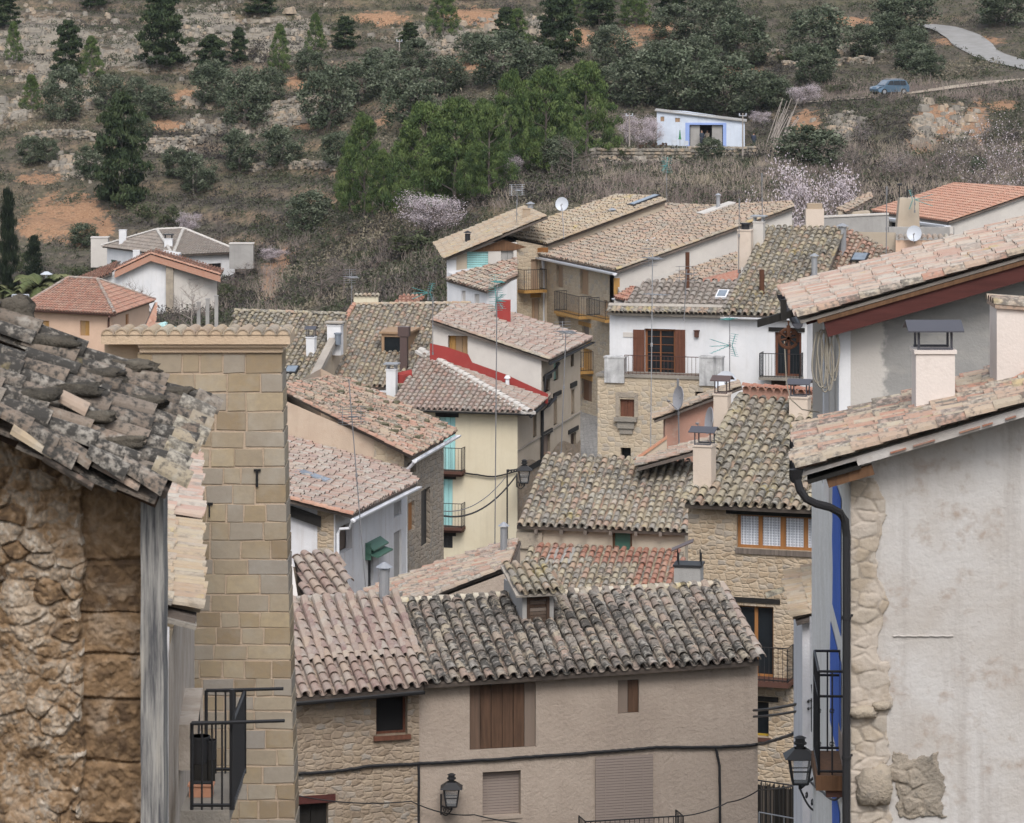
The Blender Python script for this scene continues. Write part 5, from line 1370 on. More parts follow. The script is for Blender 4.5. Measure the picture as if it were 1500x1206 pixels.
run(xk, x2 - .12, 0, zz(516), zz(508), .06); run(xk - .02, x2 - .05, 0, zz(508) + .001, zz(503), .12); run(xw, x2, 0, zz(503) + .001, zz(488), .17)
mb.build('cornice', mats('cornice'), h5)
mb = MB(); n = 14; wv = (x2 - xw) / n
for i in range(n):
    cx = xw + wv * (i + .5)
    # scallop: mortar filled barrel ends
    half_tile(mb, Vector((cx, TY - .2, zz(489))), Vector((cx, TY + 1.0, zz(489) - .03)), Vector((1, 0, 0)), Z, wv * .5, wv * .45, rr.random(), 8, .02)
    mb.face([Vector((cx + wv * .46 * math.cos(math.pi * k / 8), TY - .185, zz(489) + wv * .40 * math.sin(math.pi * k / 8))) for k in range(9)], 1)
mb.build('cornice_tiles', mats('t_straw', 'cornice'), h5)
mb = MB(); mb.obox(Vector((xw, TY + .25, -24)), Vector((xk - xw, 0, 0)), Vector((0, .7, 0)), Z * (24 + zz(504))); mb.build('upper_wall', mats('cornice'), h5)
for (x, y0, y1, wd) in ((375, 690, 713, .035), (306, 739, 757, .02)):
    mb = MB(); mb.obox(V(x, y1, TY) + Vector((0, -.05, 0)), Vector((wd, 0, 0)), Vector((0, .05, 0)), Z * ((y1 - y0) / F * TY)); mb.obox(V(x, y0, TY) + Vector((-.03, -.051, 0)), Vector((wd + .07, 0, 0)), Vector((0, .05, 0)), Z * .03); mb.build('wall_slit', mats('dark'), h5)
M['gablebeige'] = plaster('plaster_gable', (.52, .42, .33), (.46, .36, .28), .5, (.40, .28, .20), .3, streak=.3, streakcol=(.38, .30, .23))
M['w_chest'] = wood('wood_chestnut', (0.24, 0.10, 0.045), 0.3)
# ================================================================== E: white house on the right with shuttered door and terrace
h = house('white house with brown shuttered french door, stone base terrace and double tiled roof', Vector((8, 138, -26)))
plE = Plane(V(888, 457, 136), V(1187, 464.5, 133.74), 20)
W = newW(XY(893, 136.2), XY(1182, 134.0)); WEs = W
win(h, W, (944, 989, 482, 553), 'w_chest', 'glass', 2, 6, .18, .09, .018, name='door')
win(h, W, (1135, 1174, 487, 552), 'w_red', 'glass', 2, 1, .16, .10, name='door')
beam(h, W, (1126, 1179, 480, 486), 'w_black'); beam(h, W, (1130, 1172, 558, 565), 'w_dark')
darkhole(h, W, (1134, 1168, 565, 600))
for a, b in ((928, 944.5), (989.5, 1004)):
    u0, u1, z0, z1 = W.rect((a, b, 483, 553)); mb = MB()
    W.box(mb, u0, u1, z0 + .02, z1, .02, .07)
    for k in range(7): W.box(mb, u0 + .05, u1 - .05, z0 + .1 + k * (z1 - z0 - .2) / 7, z0 + .1 + (k + .8) * (z1 - z0 - .2) / 7, .07, .08)
    mb.build('shutter', mats('w_red'), h)
u0, u1, z0, z1 = W.rect((1018, 1024, 485, 494)); mb = MB(); W.box(mb, u0, u1, z0, z1, 0, .12); W.box(mb, u0 - .03, u1 + .03, z1, z1 + .04, 0, .15); mb.build('wall_light', mats('ironred'), h)
u0, u1, z0, z1 = W.rect((913, 928, 487, 494)); mb = MB(); W.box(mb, u0, u1, z0, z1, 0, .03); mb.build('wall_plaque', mats('palegrey'), h)
wallpart(h, W, top_pl(W, plE, off=.12), -26, 'white', close=8)
balcony(h, W, (1118, 1176, 516, 551), .7, 'stone_dark', .1, gap=.12, over=.03)
roofpart(h, plE, ppoly(plE, (1060, 461.5), (1192, 465), (1237, 335), (1119, 333)), 't_olive', w=.262, row=.36, mess=1.5, seg=6)
def tE(u, s): return None
o = roofpart(h, plE, ppoly(plE, (889, 458.5), (1060, 462.5), (1086, 413), (944, 413), (916, 446)), 't_grey', w=.30, row=.38, mess=1.2, seg=6, deckm='mortar'); o['label'] = 'pale grey left part of the roof'
mb = MB(); p0, p1 = plE.hit(889, 459) - plE.S * .05 + plE.N * .12, plE.hit(1056, 462) - plE.S * .05 + plE.N * .12
mb.obox(p0 + plE.S * .32, p1 - p0, plE.S * .25, plE.N * .10); mb.build('eave_mortar', mats('mortar'), h)
mb = MB(); n = 26
for i in range(n):
    p = p0 + (p1 - p0) * ((i + .5) / n); half_tile(mb, p - Z * .04 - plE.S * .05, p + plE.S * .4 + Z * .02, plE.U, plE.N, .115, .09, R.random(), 6, .02)
mb.build('eave_tiles', mats('t_olive'), h)
gutter(h, plE.hit(1056, 461.5) - plE.S * .05 - Z * .06, plE.hit(1180, 465) - plE.S * .05 - Z * .06, 'whitemetal', .08)
p = plE.hit(1116, 430); flue(h, p, .95, .10, 'rust', False); 
p = plE.hit(1007, 428); flue(h, p, 1.6, .085, 'rust', False)
p = plE.hit(1193, 408); flue(h, p, .85, .12, 'steel'); mb = MB(); mb.obox(p - plE.U * .15 - plE.S * 1.4 + plE.N * .06, plE.U * .35, plE.S * 1.5, plE.N * .06); mb.build('flashing', mats('lead'), h)
p = plE.hit(1092, 370); chimney(h, p, .55, .5, .9, rad(-16), 'chim', 'pot', 'iron', caph=.2)
p = plE.hit(1112, 358); chimney(h, p, .42, .4, .9, rad(-16), 'palegrey', 'slab', 'steel', caph=.3)
p = plE.hit(1059, 437); mb = MB(); mb.obox(p - plE.U * .25 - plE.S * .3 + plE.N * .1, plE.U * .45, plE.S * .7, plE.N * .1, 1); mb.obox(p - plE.U * .19 - plE.S * .22 + plE.N * .2, plE.U * .33, plE.S * .52, plE.N * .02); mb.build('skylight', mats('skyglass', 'whitemetal'), h)
# terrace in front with stone base
Wt = newW(W.P(W.uof(885.5), 0, 1.1), W.P(W.uof(1060), 0, 1.1))
zt = Wt.zof(950, 553)
boards(h, Wt, (908, 929, 585, 611), 'w_red', 2, .12, label='small brown window shutter'); darkhole(h, Wt, (1018, 1034, 574, 585), name='window'); darkhole(h, Wt, (909, 924, 656, 690), name='window')
wallpart(h, Wt, zt - .02, -26, 'st_pale', name='terrace_wall', extra=lambda mb: pfaces(mb, [Wt.P(Wt.len, 0), Wt.P(Wt.len, 0, -1.1), Wt.P(0, 0, -1.1), Wt.P(0, 0)], lambda p: zt - .02, -26, skip=(1, 3)))
mb = MB(); Wt.box(mb, -.05, Wt.len + .05, zt - .018, zt + .10, -1.1, .06); mb.build('terrace_floor', mats('stone_dark'), h)
for a, b in ((886, 915), (1025, 1058)):
    mb = MB(); u0, u1 = Wt.uof(a), Wt.uof(b); z1 = Wt.zof(a, 524); Wt.box(mb, u0, u1, zt - .25, z1, -.35, .08); Wt.box(mb, u0 - .03, u1 + .03, z1 + .001, z1 + .06, -.38, .10); mb.build('terrace_pillar', mats('white_grime'), h)
mb = MB(); rails(mb, [Wt.P(Wt.uof(915), 0, 0), Wt.P(Wt.uof(1025), 0, 0)], zt + .1, Wt.zof(970, 522), .16, .009, .016); mb.build('terrace_railing', mats('ironred'), h)
mb = MB(); u0, u1, z0, z1 = Wt.rect((901, 934, 611, 617)); Wt.box(mb, u0, u1, z0, z1, -.05, .22); Wt.box(mb, u0 + .12, u1 - .12, z0 - .28, z0 - .002, -.05, .14); Wt.box(mb, u0 + .2, u1 - .2, z0 - .5, z0 - .282, -.05, .07); mb.build('corbel_sill', mats('stone_dark'), h)
mb = MB(); u0, u1, z0, z1 = Wt.rect((902, 935, 575, 640)); 
for a, b, c, d in ((u0, u0 + .16, z0 + .8, z1), (u1 - .16, u1, z0 + .8, z1), (u0 + .165, u1 - .165, z1 - .2, z1)): Wt.box(mb, a, b, c, d, -.05, .025)
mb.build('window_surround', mats('stone_block'), h)

# M: lower red roof right of E
h = house('low brick red tiled roof with a small skylight beside the white house', Vector((14, 141, -26)))
plM = Plane(V(1150, 447, 137), V(1310, 452, 135.6), 20)
roofpart(h, plM, ppoly(plM, (1192, 440), (1310, 440), (1312, 372), (1240, 336), (1225, 340)), 't_mossred', w=.262, row=.36, mess=1.5)
mb = MB(); pfaces(mb, [XY(1190, 137), XY(1312, 136), XY(1312, 143), XY(1200, 144)], lambda p: plM.z(p.x, p.y) - .15, -26); mb.build('wall', mats('beige'), h)
p = plM.hit(1260, 383); mb = MB(); mb.obox(p - plM.U * .33 - plM.S * .4 + plM.N * .08, plM.U * .66, plM.S * .8, plM.N * .14, 1); mb.obox(p - plM.U * .27 - plM.S * .34 + plM.N * .22, plM.U * .54, plM.S * .68, plM.N * .02); mb.build('skylight', mats('skyglass', 'iron'), h)
p = plM.hit(1234, 372); flue(h, p, 1.1, .16, 'steel')

# beige house with tile coping and dish, behind the pink roof tip
h = house('plain beige house end with a scalloped tile coping under a concrete parapet', Vector((17, 150, -26)))
W = newW(XY(1300, 150), XY(1400, 150)); wallpart(h, W, -352 / F * 150, -26, 'peach', close=4)
mb = MB(); n = 12
for i in range(n):
    p = W.P(W.len * (i + .5) / n, -352 / F * 150 + .04, .12); half_tile(mb, p, p - W.n * .6 + Z * .12, W.u, Z, .125, .11, R.random(), 6, .02)
mb.build('coping_tiles', mats('t_salmon'), h)
W = newW(XY(1302, 152), XY(1398, 152)); mb = MB(); mb.obox(W.P(0, -26), W.u * W.len, -W.n * .3, Z * (26 - 333 / F * 152)); mb.build('parapet', mats('concrete'), h)
mb = MB(); W.box(mb, W.uof(1391), W.uof(1396), -10.6, -332 / F * 152, .0, .03); mb.build('parapet_pier', mats('palegrey'), h)
# U: salmon brick gable
h = house('salmon brick gable with a straw tiled verge between the white house and the olive roof', Vector((6, 117, -26)))
plU = Plane(V(958, 617, 116), V(958, 617, 116) + Vector((.1, 3.0, 0)), 21, True)
roofpart(h, plU, [plU.at(0, 0), plU.at(0, 3.2), plU.at(1.6, 3.2), plU.at(1.6, 0)], 't_straw2', w=.24, row=.36, mess=1.2, deck=.07)
W = newW(XY(974, 116.25), XY(1046, 116.25)); wallpart(h, W, top_pl(W, plU, off=.1), -26, 'salmon', close=1.2)
plU2 = Plane(V(925, 690, 112.6), V(925, 690, 112.6) + Vector((.2, 2.6, 0)), 16, True)
roofpart(h, plU2, [plU2.at(.3, .2), plU2.at(.3, 3), plU2.at(2.6, 3), plU2.at(2.6, .2)], 't_salmon', name='lower_roof', w=.24, row=.36, mess=.8)
mb = MB(); a, b = V(930, 676, 114.5), V(977, 643, 114.5); mb.box8([Vector((a.x, a.y, -26)), Vector((b.x, b.y, -26)), Vector((b.x, b.y + .25, -26)), Vector((a.x, a.y + .25, -26)), a, b, b + Vector((0, .25, 0)), a + Vector((0, .25, 0))]); mb.build('stair_parapet', mats('beige'), h)
mb = MB(); mb.box8([a + Vector((0, -.05, .002)), b + Vector((0, -.05, .002)), b + Vector((0, .3, .002)), a + Vector((0, .3, .002)), a + Vector((0, -.05, .07)), b + Vector((0, -.05, .07)), b + Vector((0, .3, .07)), a + Vector((0, .3, .07))]); mb.build('parapet_coping', mats('clay'), h)

# ================================================================== F: cream house with upper block
h = house('tall cream house in the middle with hipped pink roof, turquoise doors and red flashing', Vector((-2, 148, -26)))
cnr = XY(758, 143)
W = newW(XY(575, 144.4), cnr); WF = W
boards(h, W, (643, 667, 611, 689), 'turq', 3, .1, name='door', lintel='w_black'); boards(h, W, (643, 663, 702, 772), 'turq', 3, .1, name='door', lintel='w_black')
boards(h, W, (640, 663, 785, 803), 'iron', 4, .1, name='grille', lintel='w_black')
plF = Plane(V(570, 599, 144.0), V(776, 606, 142.4), 18)
Wr = newW(cnr, XY(850, 154.5)); WFr = Wr
plFr = Plane(V(776, 606, 142.4), V(806, 580, 148.8), 18)
ur = Wr.uof(793)
for r, st in (((811, 818, 527, 557), 'palegreen'), ((836, 840.5, 515, 537), 'w_red'), ((796, 806, 556, 574), 'w_dark'), ((811, 816, 585, 622), 'w_tan'), ((837, 841.5, 571, 606), 'w_tan'), ((781, 786, 605, 640), 'w_tan'), ((796, 806, 636, 668), 'w_brown'), ((836, 844, 634, 668), 'w_dark')):
    boards(h, Wr, r, st, 2, .12)
for r in ((795, 807, 549, 556), (810, 821, 574, 580), (835, 844, 560, 567), (795, 808, 630, 636), (774, 790, 678, 686), (832, 846, 627, 633)): beam(h, Wr, r, 'w_black', .06)
plFu = Plane(V(803, 527, 147), V(866, 497, 155.9), 17)
hipt = lambda u: (min(plF.z(Wr.P(u, 0).x, Wr.P(u, 0).y), plFr.z(Wr.P(u, 0).x, Wr.P(u, 0).y)) - .12) if u < ur else plFu.z(Wr.P(u, 0).x, Wr.P(u, 0).y) - .12
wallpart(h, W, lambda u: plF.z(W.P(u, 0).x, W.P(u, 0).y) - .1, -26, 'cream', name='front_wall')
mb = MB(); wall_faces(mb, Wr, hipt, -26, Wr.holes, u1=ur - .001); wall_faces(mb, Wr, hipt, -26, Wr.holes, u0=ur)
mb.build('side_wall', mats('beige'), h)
mb = MB(); wall_faces(mb, Wr, lambda u: Wr.zof(790, 672) + .25 * math.sin(u), -26, ()); 
mb.v = [p + Wr.n * .02 for p in mb.v]; mb.build('stone_base', mats('st_front'), h)
mb = MB(); mb.tube([Wr.px(758, 660, .03), Wr.px(790, 640, .03), Wr.px(851, 602, .03)], .035, 4); mb.build('string_course', mats('stone_dark'), h)
balcony(h, W, (640, 681, 654, 688), .55, 'ironred', .12, gap=.13, over=.03, under='w_black'); balcony(h, W, (640, 681, 735, 770), .55, 'ironred', .12, gap=.13, over=.03, under='w_black')
# hip roof
cE = V(776, 606, 142.4)
dh = plF.N.cross(plFr.N); dh = dh if dh.z > 0 else -dh; top = cE + dh * (1.86 / dh.z)
roofpart(h, plF, [V(570, 599, 144.0), cE, top, plF.hit(628, 516)], 't_pink', w=.245, row=.36, mess=1.0, seg=6, deckm='mortar')
eR = plFr.hit(806, 580); roofpart(h, plFr, [cE, eR, plFr.at(plFr.uv(eR)[0], .9), plFr.hit(640, 519), top], 't_pink', w=.245, row=.36, mess=1.0, seg=6)
mb = MB(); ridge_row(mb, cE + Z * .05, top + Z * .05, Z, .34, .4, tint=.5, mess=1.5); d = top - cE; sdv = d.cross(Z).normalized() * .3
mb.box8([cE - sdv - Z * .05, cE + sdv - Z * .05, top + sdv - Z * .05, top - sdv - Z * .05, cE - sdv + Z * .06, cE + sdv + Z * .06, top + sdv + Z * .06, top - sdv + Z * .06], 1); mb.build('hip_ridge', [mat('palegrey'), mat('palegrey')], h)
gutter(h, cE + Vector((.05, -.0, -.1)), eR + Vector((.05, 0, -.1)), 'iron', .09, down=[Wr.px(806, 582, .25), Wr.px(800, 594, .12), Wr.px(792, 602, .08), Wr.px(791, 720, .08)], dr=.07)
gutter(h, V(570, 600, 143.9), V(778, 607, 142.2), 'iron', .07)
# upper block
Wu = newW(XY(633, 148.3), Wr.P(ur, 0)); WFu = Wu
boards(h, Wu, (656, 685, 492, 520), 'w_ochre', 3, .25, name='hatch', label='orange board hatch')
wallpart(h, Wu, top_pl(Wu, plFu, off=.08), -18, 'palegrey', name='upper_wall', extra=lambda mb: pfaces(mb, [Vector((Wu.A.x, Wu.A.y, 0)), Vector((Wu.A.x + 2.0, Wu.A.y + 8.4, 0)), Vector((Wr.P(Wr.len, 0).x, Wr.P(Wr.len, 0).y, 0))], lambda p: plFu.z(p.x, p.y) - .1, -18, skip=(2,)))
mb = MB()
pts = [(630, 521, 503), (654, 525, 508), (686, 534, 519), (692, 537, 531), (740, 555, 548), (803, 585, 577)]
for (x0, b0, t0), (x1, b1, t1) in zip(pts, pts[1:]): mb.face([Wu.px(x0, b0 + 8, .03), Wu.px(x1, b1 + 8, .03), Wu.px(x1, t1, .03), Wu.px(x0, t0, .03)])
mb.build('red_flashing_band', mats('redpaint'), h)
roofpart(h, plFu, ppoly(plFu, (804, 528), (867, 497), (706, 448), (661, 448), (631, 470)), 't_pink', w=.245, row=.37, mess=1.3, seg=6)
mb = MB(); ridge_row(mb, plFu.hit(804, 528) + Z * .03, plFu.hit(632, 470) + Z * .03, plFu.N, .24, .4); mb.build('verge_tiles', mats('t_salmon'), h)
gutter(h, plFu.hit(804, 528) + Vector((.06, 0, -.12)), plFu.hit(867, 497) + Vector((.06, 0, -.12)), 'iron', .09, down=[Wr.px(808, 531, .35), Wr.px(806, 542, .2), Wr.px(796, 550, .1), Wr.px(793.5, 585, .1)], dr=.06)
p = WFu.px(746, 553, .35); mb = MB(); mb.tube([p - Z * .5, p], .09, 8); mb.tube([p, p + Z * .12], .15, 8, r2=.08); mb.build('roof_vent', mats('whitemetal'), h)
mb = MB(); p = V(742, 470, 153); mb.obox(V(727, 474, 153), V(748, 474, 153) - V(727, 474, 153), Vector((0, .8, 0)), Z * 1.0); mb.build('red_chimney', mats('redpaint'), h)
lamp3 = lantern_lamp('small black lantern with scrolled bracket on the corner of the cream house', V(768, 698, 141.6), .50, V(757, 712, 142.8), Vector((0, -1, 0)))
cable('black cable run on the cream wall below the upper balcony', [WF.px(676, 691, .1), WF.px(700, 695, .1), WF.px(725, 698, .1), WF.px(757, 690, .1)], .035, .02)
cable('black cable sagging from the stone house to the corner of the cream house', [V(651, 756, 126), V(757, 696, 142.6)], .035, .55)
cable('thin grey wire strung above the sagging cable to the cream house', [V(651, 749, 126), V(740, 700, 142.5)], .02, .4, 'mast', name='wire')
t = thing('cable_pole', 'thin dark cable pole with bracket in front of the cream house corner', 'pole', V(743, 762, 141)); mb = MB(); mb.tube([V(743, 790, 141), V(743, 688, 141)], .035, 5); mb.tube([V(743, 690, 141), V(760, 687, 142)], .03, 5); mb.build('pole', mats('iron'), t)
mb = MB(); 
for k in range(4): mb.cbox(V(745 + 4 * k, 692, 141), .08, .08, .12)
mb.build('insulator', mats('iron'), t)

# ================================================================== G: stone house with mossy roof
h = house('stone house with a broken mossy red roof, white gutter and tall black grille window', Vector((-4, 121, -26)))
plG = Plane(V(604, 668, 118), V(668, 632, 124.7), 24)
W = newW(XY(592, 118.6), XY(650, 124.5)); WG = W
boards(h, W, (617, 630, 716, 800), 'iron', 3, .14, name='grille_window', label='tall black grille window'); boards(h, W, (598, 607, 735, 778), 'w_orange', 2, .1); darkhole(h, W, (597, 609, 676, 695), 'w_dark', name='window')
topG = lambda p: plG.z(p.x, p.y) - .15
wallpart(h, W, top_pl(W, plG, off=.15), -26, 'st_grey', name='side_wall')
Wf = newW(XY(400, 118.6), XY(592, 118.6)); wallpart(h, Wf, lambda u: topG(Wf.P(u, 0)), -26, 'gablebeige', name='gable_wall', extra=lambda mb: pfaces(mb, [Vector((W.P(W.len, 0).x, W.P(W.len, 0).y, 0)), XY(470, 126), XY(400, 118.6)], topG, -26, skip=(2,)))
Wf2 = Wall(XY(548, 118.6), XY(592, 118.6)); mb = MB(); wall_faces(mb, Wf2, lambda u: topG(Wf2.P(u, 0)) - .02, -26, ()); mb.v = [p + Vector((0, -.02, 0)) for p in mb.v]; mb.build('stone_corner', mats('st_pale'), h)
roofpart(h, plG, ppoly(plG, (604, 668), (669, 632), (594, 597), (511, 558), (484, 554), (405, 566), (395, 562)), 't_mossred', w=.24, row=.36, mess=3.0, seg=6)
rr = random.Random(4); M['mossg'] = plaster('moss_clump', (.10, .095, .06), (.16, .145, .10), .4, bump=1.0, sc=3)
for i in range(22):
    p = plG.hit(rr.uniform(480, 655), 0) if False else plG.at(rr.uniform(1.5, 6.6), rr.uniform(.1, 4.2), .12); mb = MB(); stone(mb, p, rr.uniform(.25, .5), rr.uniform(.2, .4), .12, seed=i, rough=.5); mb.build('moss_clump', mats('mossg'), h)
mb = MB(); ridge_row(mb, plG.hit(604, 669) + Z * .02, plG.hit(404, 569) + Z * .02, plG.N, .24, .36, mess=3); mb.build('verge_tiles', mats('t_mossred'), h)
g0, g1 = plG.hit(604, 669) + Vector((.08, -.1, -.12)), plG.hit(669, 633) + Vector((.08, .1, -.12))
gutter(h, g0, g1, 'whitemetal', .10, down=[g0 + Z * -.02 + (g1 - g0) * .04, V(597, 688, 118.3), V(594, 694, 118.4), V(594.5, 850, 118.4)], dr=.06)

# ================================================================== H: pink roof, white streaked wall
h = house('pink roofed house beside the tower with streaked white wall and green door hood', Vector((-6, 113, -26)))
plH = Plane(V(515, 755, 110), V(610, 708, 117.3), 16)
W = newW(XY(491, 110.4), XY(595, 118.2)); WH = W
boards(h, W, (497, 516, 768, 808), 'w_dark', 2, .25); boards(h, W, (577, 588, 735, 756), 'concrete', 1, .1, name='window'); boards(h, W, (539, 547, 806, 870), 'iron', 1, .1, name='door'); boards(h, W, (577, 588, 778, 862), 'concrete', 1, .08, name='niche')
topH = lambda p: plH.z(p.x, p.y) - .15
wallpart(h, W, top_pl(W, plH, off=.15), -26, 'white_str', name='side_wall')
mb = MB(); u0, u1, z0, z1 = W.rect((535, 557, 790, 806)); mb.obox(W.P(u0, z0, 0), W.u * (u1 - u0), W.n * .45 - Z * .12, Z * .05); mb.obox(W.P(u0, z0 + .3, 0), W.u * (u1 - u0), W.n * .3 - Z * .2, Z * .05); W.box(mb, u0, u0 + .05, z0 - .2, z1, 0, .2); mb.build('door_hood', mats('green'), h)
Wf = newW(XY(395, 110.4), XY(491, 110.4)); wallpart(h, Wf, lambda u: topH(Wf.P(u, 0)), -26, 'white_str', name='gable_wall', extra=lambda mb: pfaces(mb, [Vector((W.P(W.len, 0).x, W.P(W.len, 0).y, 0)), XY(470, 118), XY(395, 110.4)], topH, -26, skip=(2,)))
Wf2 = Wall(XY(465, 110.4), XY(489, 110.4)); mb = MB(); wall_faces(mb, Wf2, lambda u: topH(Wf2.P(u, 0)) - .02, -26, ()); mb.v = [p + Vector((0, -.02, 0)) for p in mb.v]; mb.build('stone_corner', mats('st_house'), h)
mb = MB(); a, b = V(416, 738, 110.2), V(470, 757, 110.2); mb.obox(a, b - a, Vector((0, .1, 0)), -Z * .35); mb.build('verge_beam', mats('w_black'), h)
roofpart(h, plH, ppoly(plH, (515, 755), (611, 708), (588, 688), (400, 629), (395, 726)), 't_pink', w=.25, row=.36, mess=1.6, seg=6)
mb = MB(); ridge_row(mb, plH.hit(515, 756) + Z * .03, plH.hit(400, 727) + Z * .03, plH.N, .24, .38); mb.build('verge_tiles', mats('t_terra'), h)
mb = MB(); a, b = plH.hit(588, 688), plH.hit(416, 634); mb.obox(a + Z * .05, b - a, Vector((0.02, .15, 0)), Z * .22); mb.build('lead_flashing', mats('lead'), h)
p = plH.hit(463, 704); mb = MB(); mb.obox(p - plH.U * .35 - plH.S * .5 + plH.N * .09, plH.U * .6, plH.S * 1.2, plH.N * .07, 1); mb.obox(p - plH.U * .28 - plH.S * .42 + plH.N * .16, plH.U * .46, plH.S * 1.0, plH.N * .02); mb.build('skylight', mats('skyglass', 'steel'), h)
g0, g1 = plH.hit(514, 756) + Vector((.08, -.1, -.10)), plH.hit(611, 709) + Vector((.08, .1, -.10))
gutter(h, g0, g1, 'whitemetal', .10, down=[g0, V(514, 769, 110), V(512, 774, 110.1), V(498, 775, 110.2), V(495, 782, 110.25), V(495, 890, 110.3)], dr=.05)

# ================================================================== I and I2: big weathered roofs behind
h = house('house with broad weathered cream, grey and red tiled roof and small wooden dormer', Vector((-6, 153, -26)))
plI = Plane(V(430, 563, 151.0), V(640, 567.5, 149.8), 20)
roofpart(h, plI, ppoly(plI, (455, 566), (648, 569), (690, 447), (520, 448)), 't_cream', w=.25, row=.36, mess=1.5, seg=6, tintfn=lambda u, s: (.42 + R.uniform(-.04, .04)) if R.random() < .05 else None)
mb = MB(); ridge_row(mb, plI.hit(520, 449) + Z * .05, plI.hit(690, 447) + Z * .05, Z, .27, .4); mb.build('ridge', mats('t_straw'), h)
mb = MB(); ridge_row(mb, plI.hit(456, 566) + plI.N * .1 - plI.U * .05, plI.hit(520, 449) + plI.N * .1 - plI.U * .05, plI.N, .27, .36); mb.build('verge_tiles', mats('t_terra'), h)
pr = ppoly(plI, (452, 562), (646, 566), (690, 449), (520, 450)); mb = MB(); pfaces(mb, [Vector((p.x, p.y, 0)) for p in pr], lambda p: plI.z(p.x, p.y) - .15, -26); mb.build('wall', mats('white'), h)
gutter(h, plI.hit(510, 571) - Z * .05, plI.hit(606, 571.5) - Z * .05, 'whitemetal', .12)
P0 = plI.hit(578, 520); Wd = Wall(P0 - plI.U * .6, P0 + plI.U * .6); zt = P0.z + .95
mb = MB(); inn = -Wd.n
for k in (-.6, .48): mb.obox(P0 + plI.U * k - Z * .3, plI.U * .12, inn * 2.2, Z * (zt - P0.z + .3))
mb.obox(P0 - plI.U * .48 - Z * .3, plI.U * .96, inn * .1, Z * .42); mb.obox(P0 - plI.U * .48 + Z * .8, plI.U * .96, inn * .1, Z * .15); mb.obox(P0 - plI.U * .7 + Z * .95 - inn * .1, plI.U * 1.4, inn * 2.4, Z * .09)
dm = mb.build('dormer', mats('w_tan'), h); mb = MB(); mb.obox(P0 - plI.U * .48 + Z * .12 + inn * .06, plI.U * .96, inn * .02, Z * .68); mb.build('dormer_pane', mats('glass'), dm)
p = plI.hit(592, 542); mb = MB(); mb.cbox(p - Z * .4, .32, .32, 1.9, rad(-11)); mb.cbox(p + Z * 1.5, .5, .4, .42, rad(-11)); mb.build('flue', mats('brownmetal'), h)
p = V(574, 585, 146.5); chimney(h, p, .42, .42, 1.25, rad(-11), 'white', 'slab', 'steel', caph=.32, sunk=2)
mb = MB(); p = V(592, 552, 147); mb.tube([p - Vector((.35, 0, 0)), p + Vector((.35, 0, .12))], .16, 10, r2=.2); mb.tube([p + Vector((-.1, -.1, -.25)), p + Vector((-.1, -.1, .1))], .2, 8); mb.build('red_flashing', mats('redpaint'), h)

h = house('dark weathered roof with two white chimneys just right of the tower', Vector((-11, 148, -26)))
plI2 = Plane(V(330, 572, 147.0), V(470, 575, 146.2), 19)
roofpart(h, plI2, ppoly(plI2, (310, 574), (447, 577), (508, 462), (345, 456)), 't_olive', w=.25, row=.36, mess=1.8, seg=6)
pr = ppoly(plI2, (312, 570), (447, 574), (508, 464), (345, 459)); mb = MB(); pfaces(mb, [Vector((p.x, p.y, 0)) for p in pr], lambda p: plI2.z(p.x, p.y) - .15, -26); mb.build('wall', mats('beige'), h)
mb = MB(); ridge_row(mb, plI2.hit(345, 458) + Z * .05, plI2.hit(508, 463) + Z * .05, Z, .27, .4); mb.build('ridge', mats('t_olive'), h)
mb = MB(); a, b = plI2.hit(446, 574), plI2.hit(492, 484); mb.obox(a, b - a, plI2.U * .35, plI2.N * .25); mb.build('valley_mortar', mats('mortar'), h)
p = plI2.hit(456, 520); chimney(h, p, .38, .38, .75, rad(-11), 'white', 'sheet', 'slate_metal', .5, .36); 
p = plI2.hit(491, 500); chimney(h, p, .62, .5, .7, rad(-11), 'white', 'slab', 'mortar', caph=.1); mb = MB(); q = p + Vector((.15, -.5, -.1)); mb.tube([q, q + Z * .45], .14, 8); mb.tube([q + Z * .45, q + Z * .52], .18, 8); mb.build('flue', mats('lead'), h)
p = plI2.hit(428, 547); mb = MB(); mb.obox(p - plI2.U * .3 - plI2.S * .3 + plI2.N * .1, plI2.U * .55, plI2.S * .7, plI2.N * .09, 1); mb.obox(p - plI2.U * .25 - plI2.S * .24 + plI2.N * .19, plI2.U * .45, plI2.S * .58, plI2.N * .02); mb.build('skylight', mats('skyglass', 'iron'), h)
# cream chimney block and little red roof behind I
t = thing('chimney_block', 'broad cream chimney block with a scalloped tile top behind the weathered roof', 'chimney', V(539, 450, 160)); mb = MB(); mb.obox(V(518, 470, 160), Vector((1.15, 0, 0)), Vector((0, .8, 0)), Z * 1.15); mb.build('stack', mats('cream'), t)
mb = MB(); 
for i in range(6): p = V(518, 434.5, 160) + Vector((.1 + .2 * i, -.1, 0)); half_tile(mb, p, p + Vector((0, 1.0, .02)), Vector((1, 0, 0)), Z, .1, .09, R.random(), 6, .015)
mb.build('cap_tiles', mats('t_straw'), t)
t = house('tiny brick red tiled roof peeping over the weathered roof ridge', V(598, 447, 163)); plx = Plane(V(577, 447, 163), V(612, 447, 163), 22)
roofpart(t, plx, ppoly(plx, (576, 447), (613, 447), (622, 434), (588, 433)), 't_red', w=.2, row=.33); mb = MB(); mb.obox(V(577, 475, 163.1), Vector((1.2, 0, 0)), Vector((0, 1.2, 0)), Z * .86); mb.build('wall', mats('beige'), t)
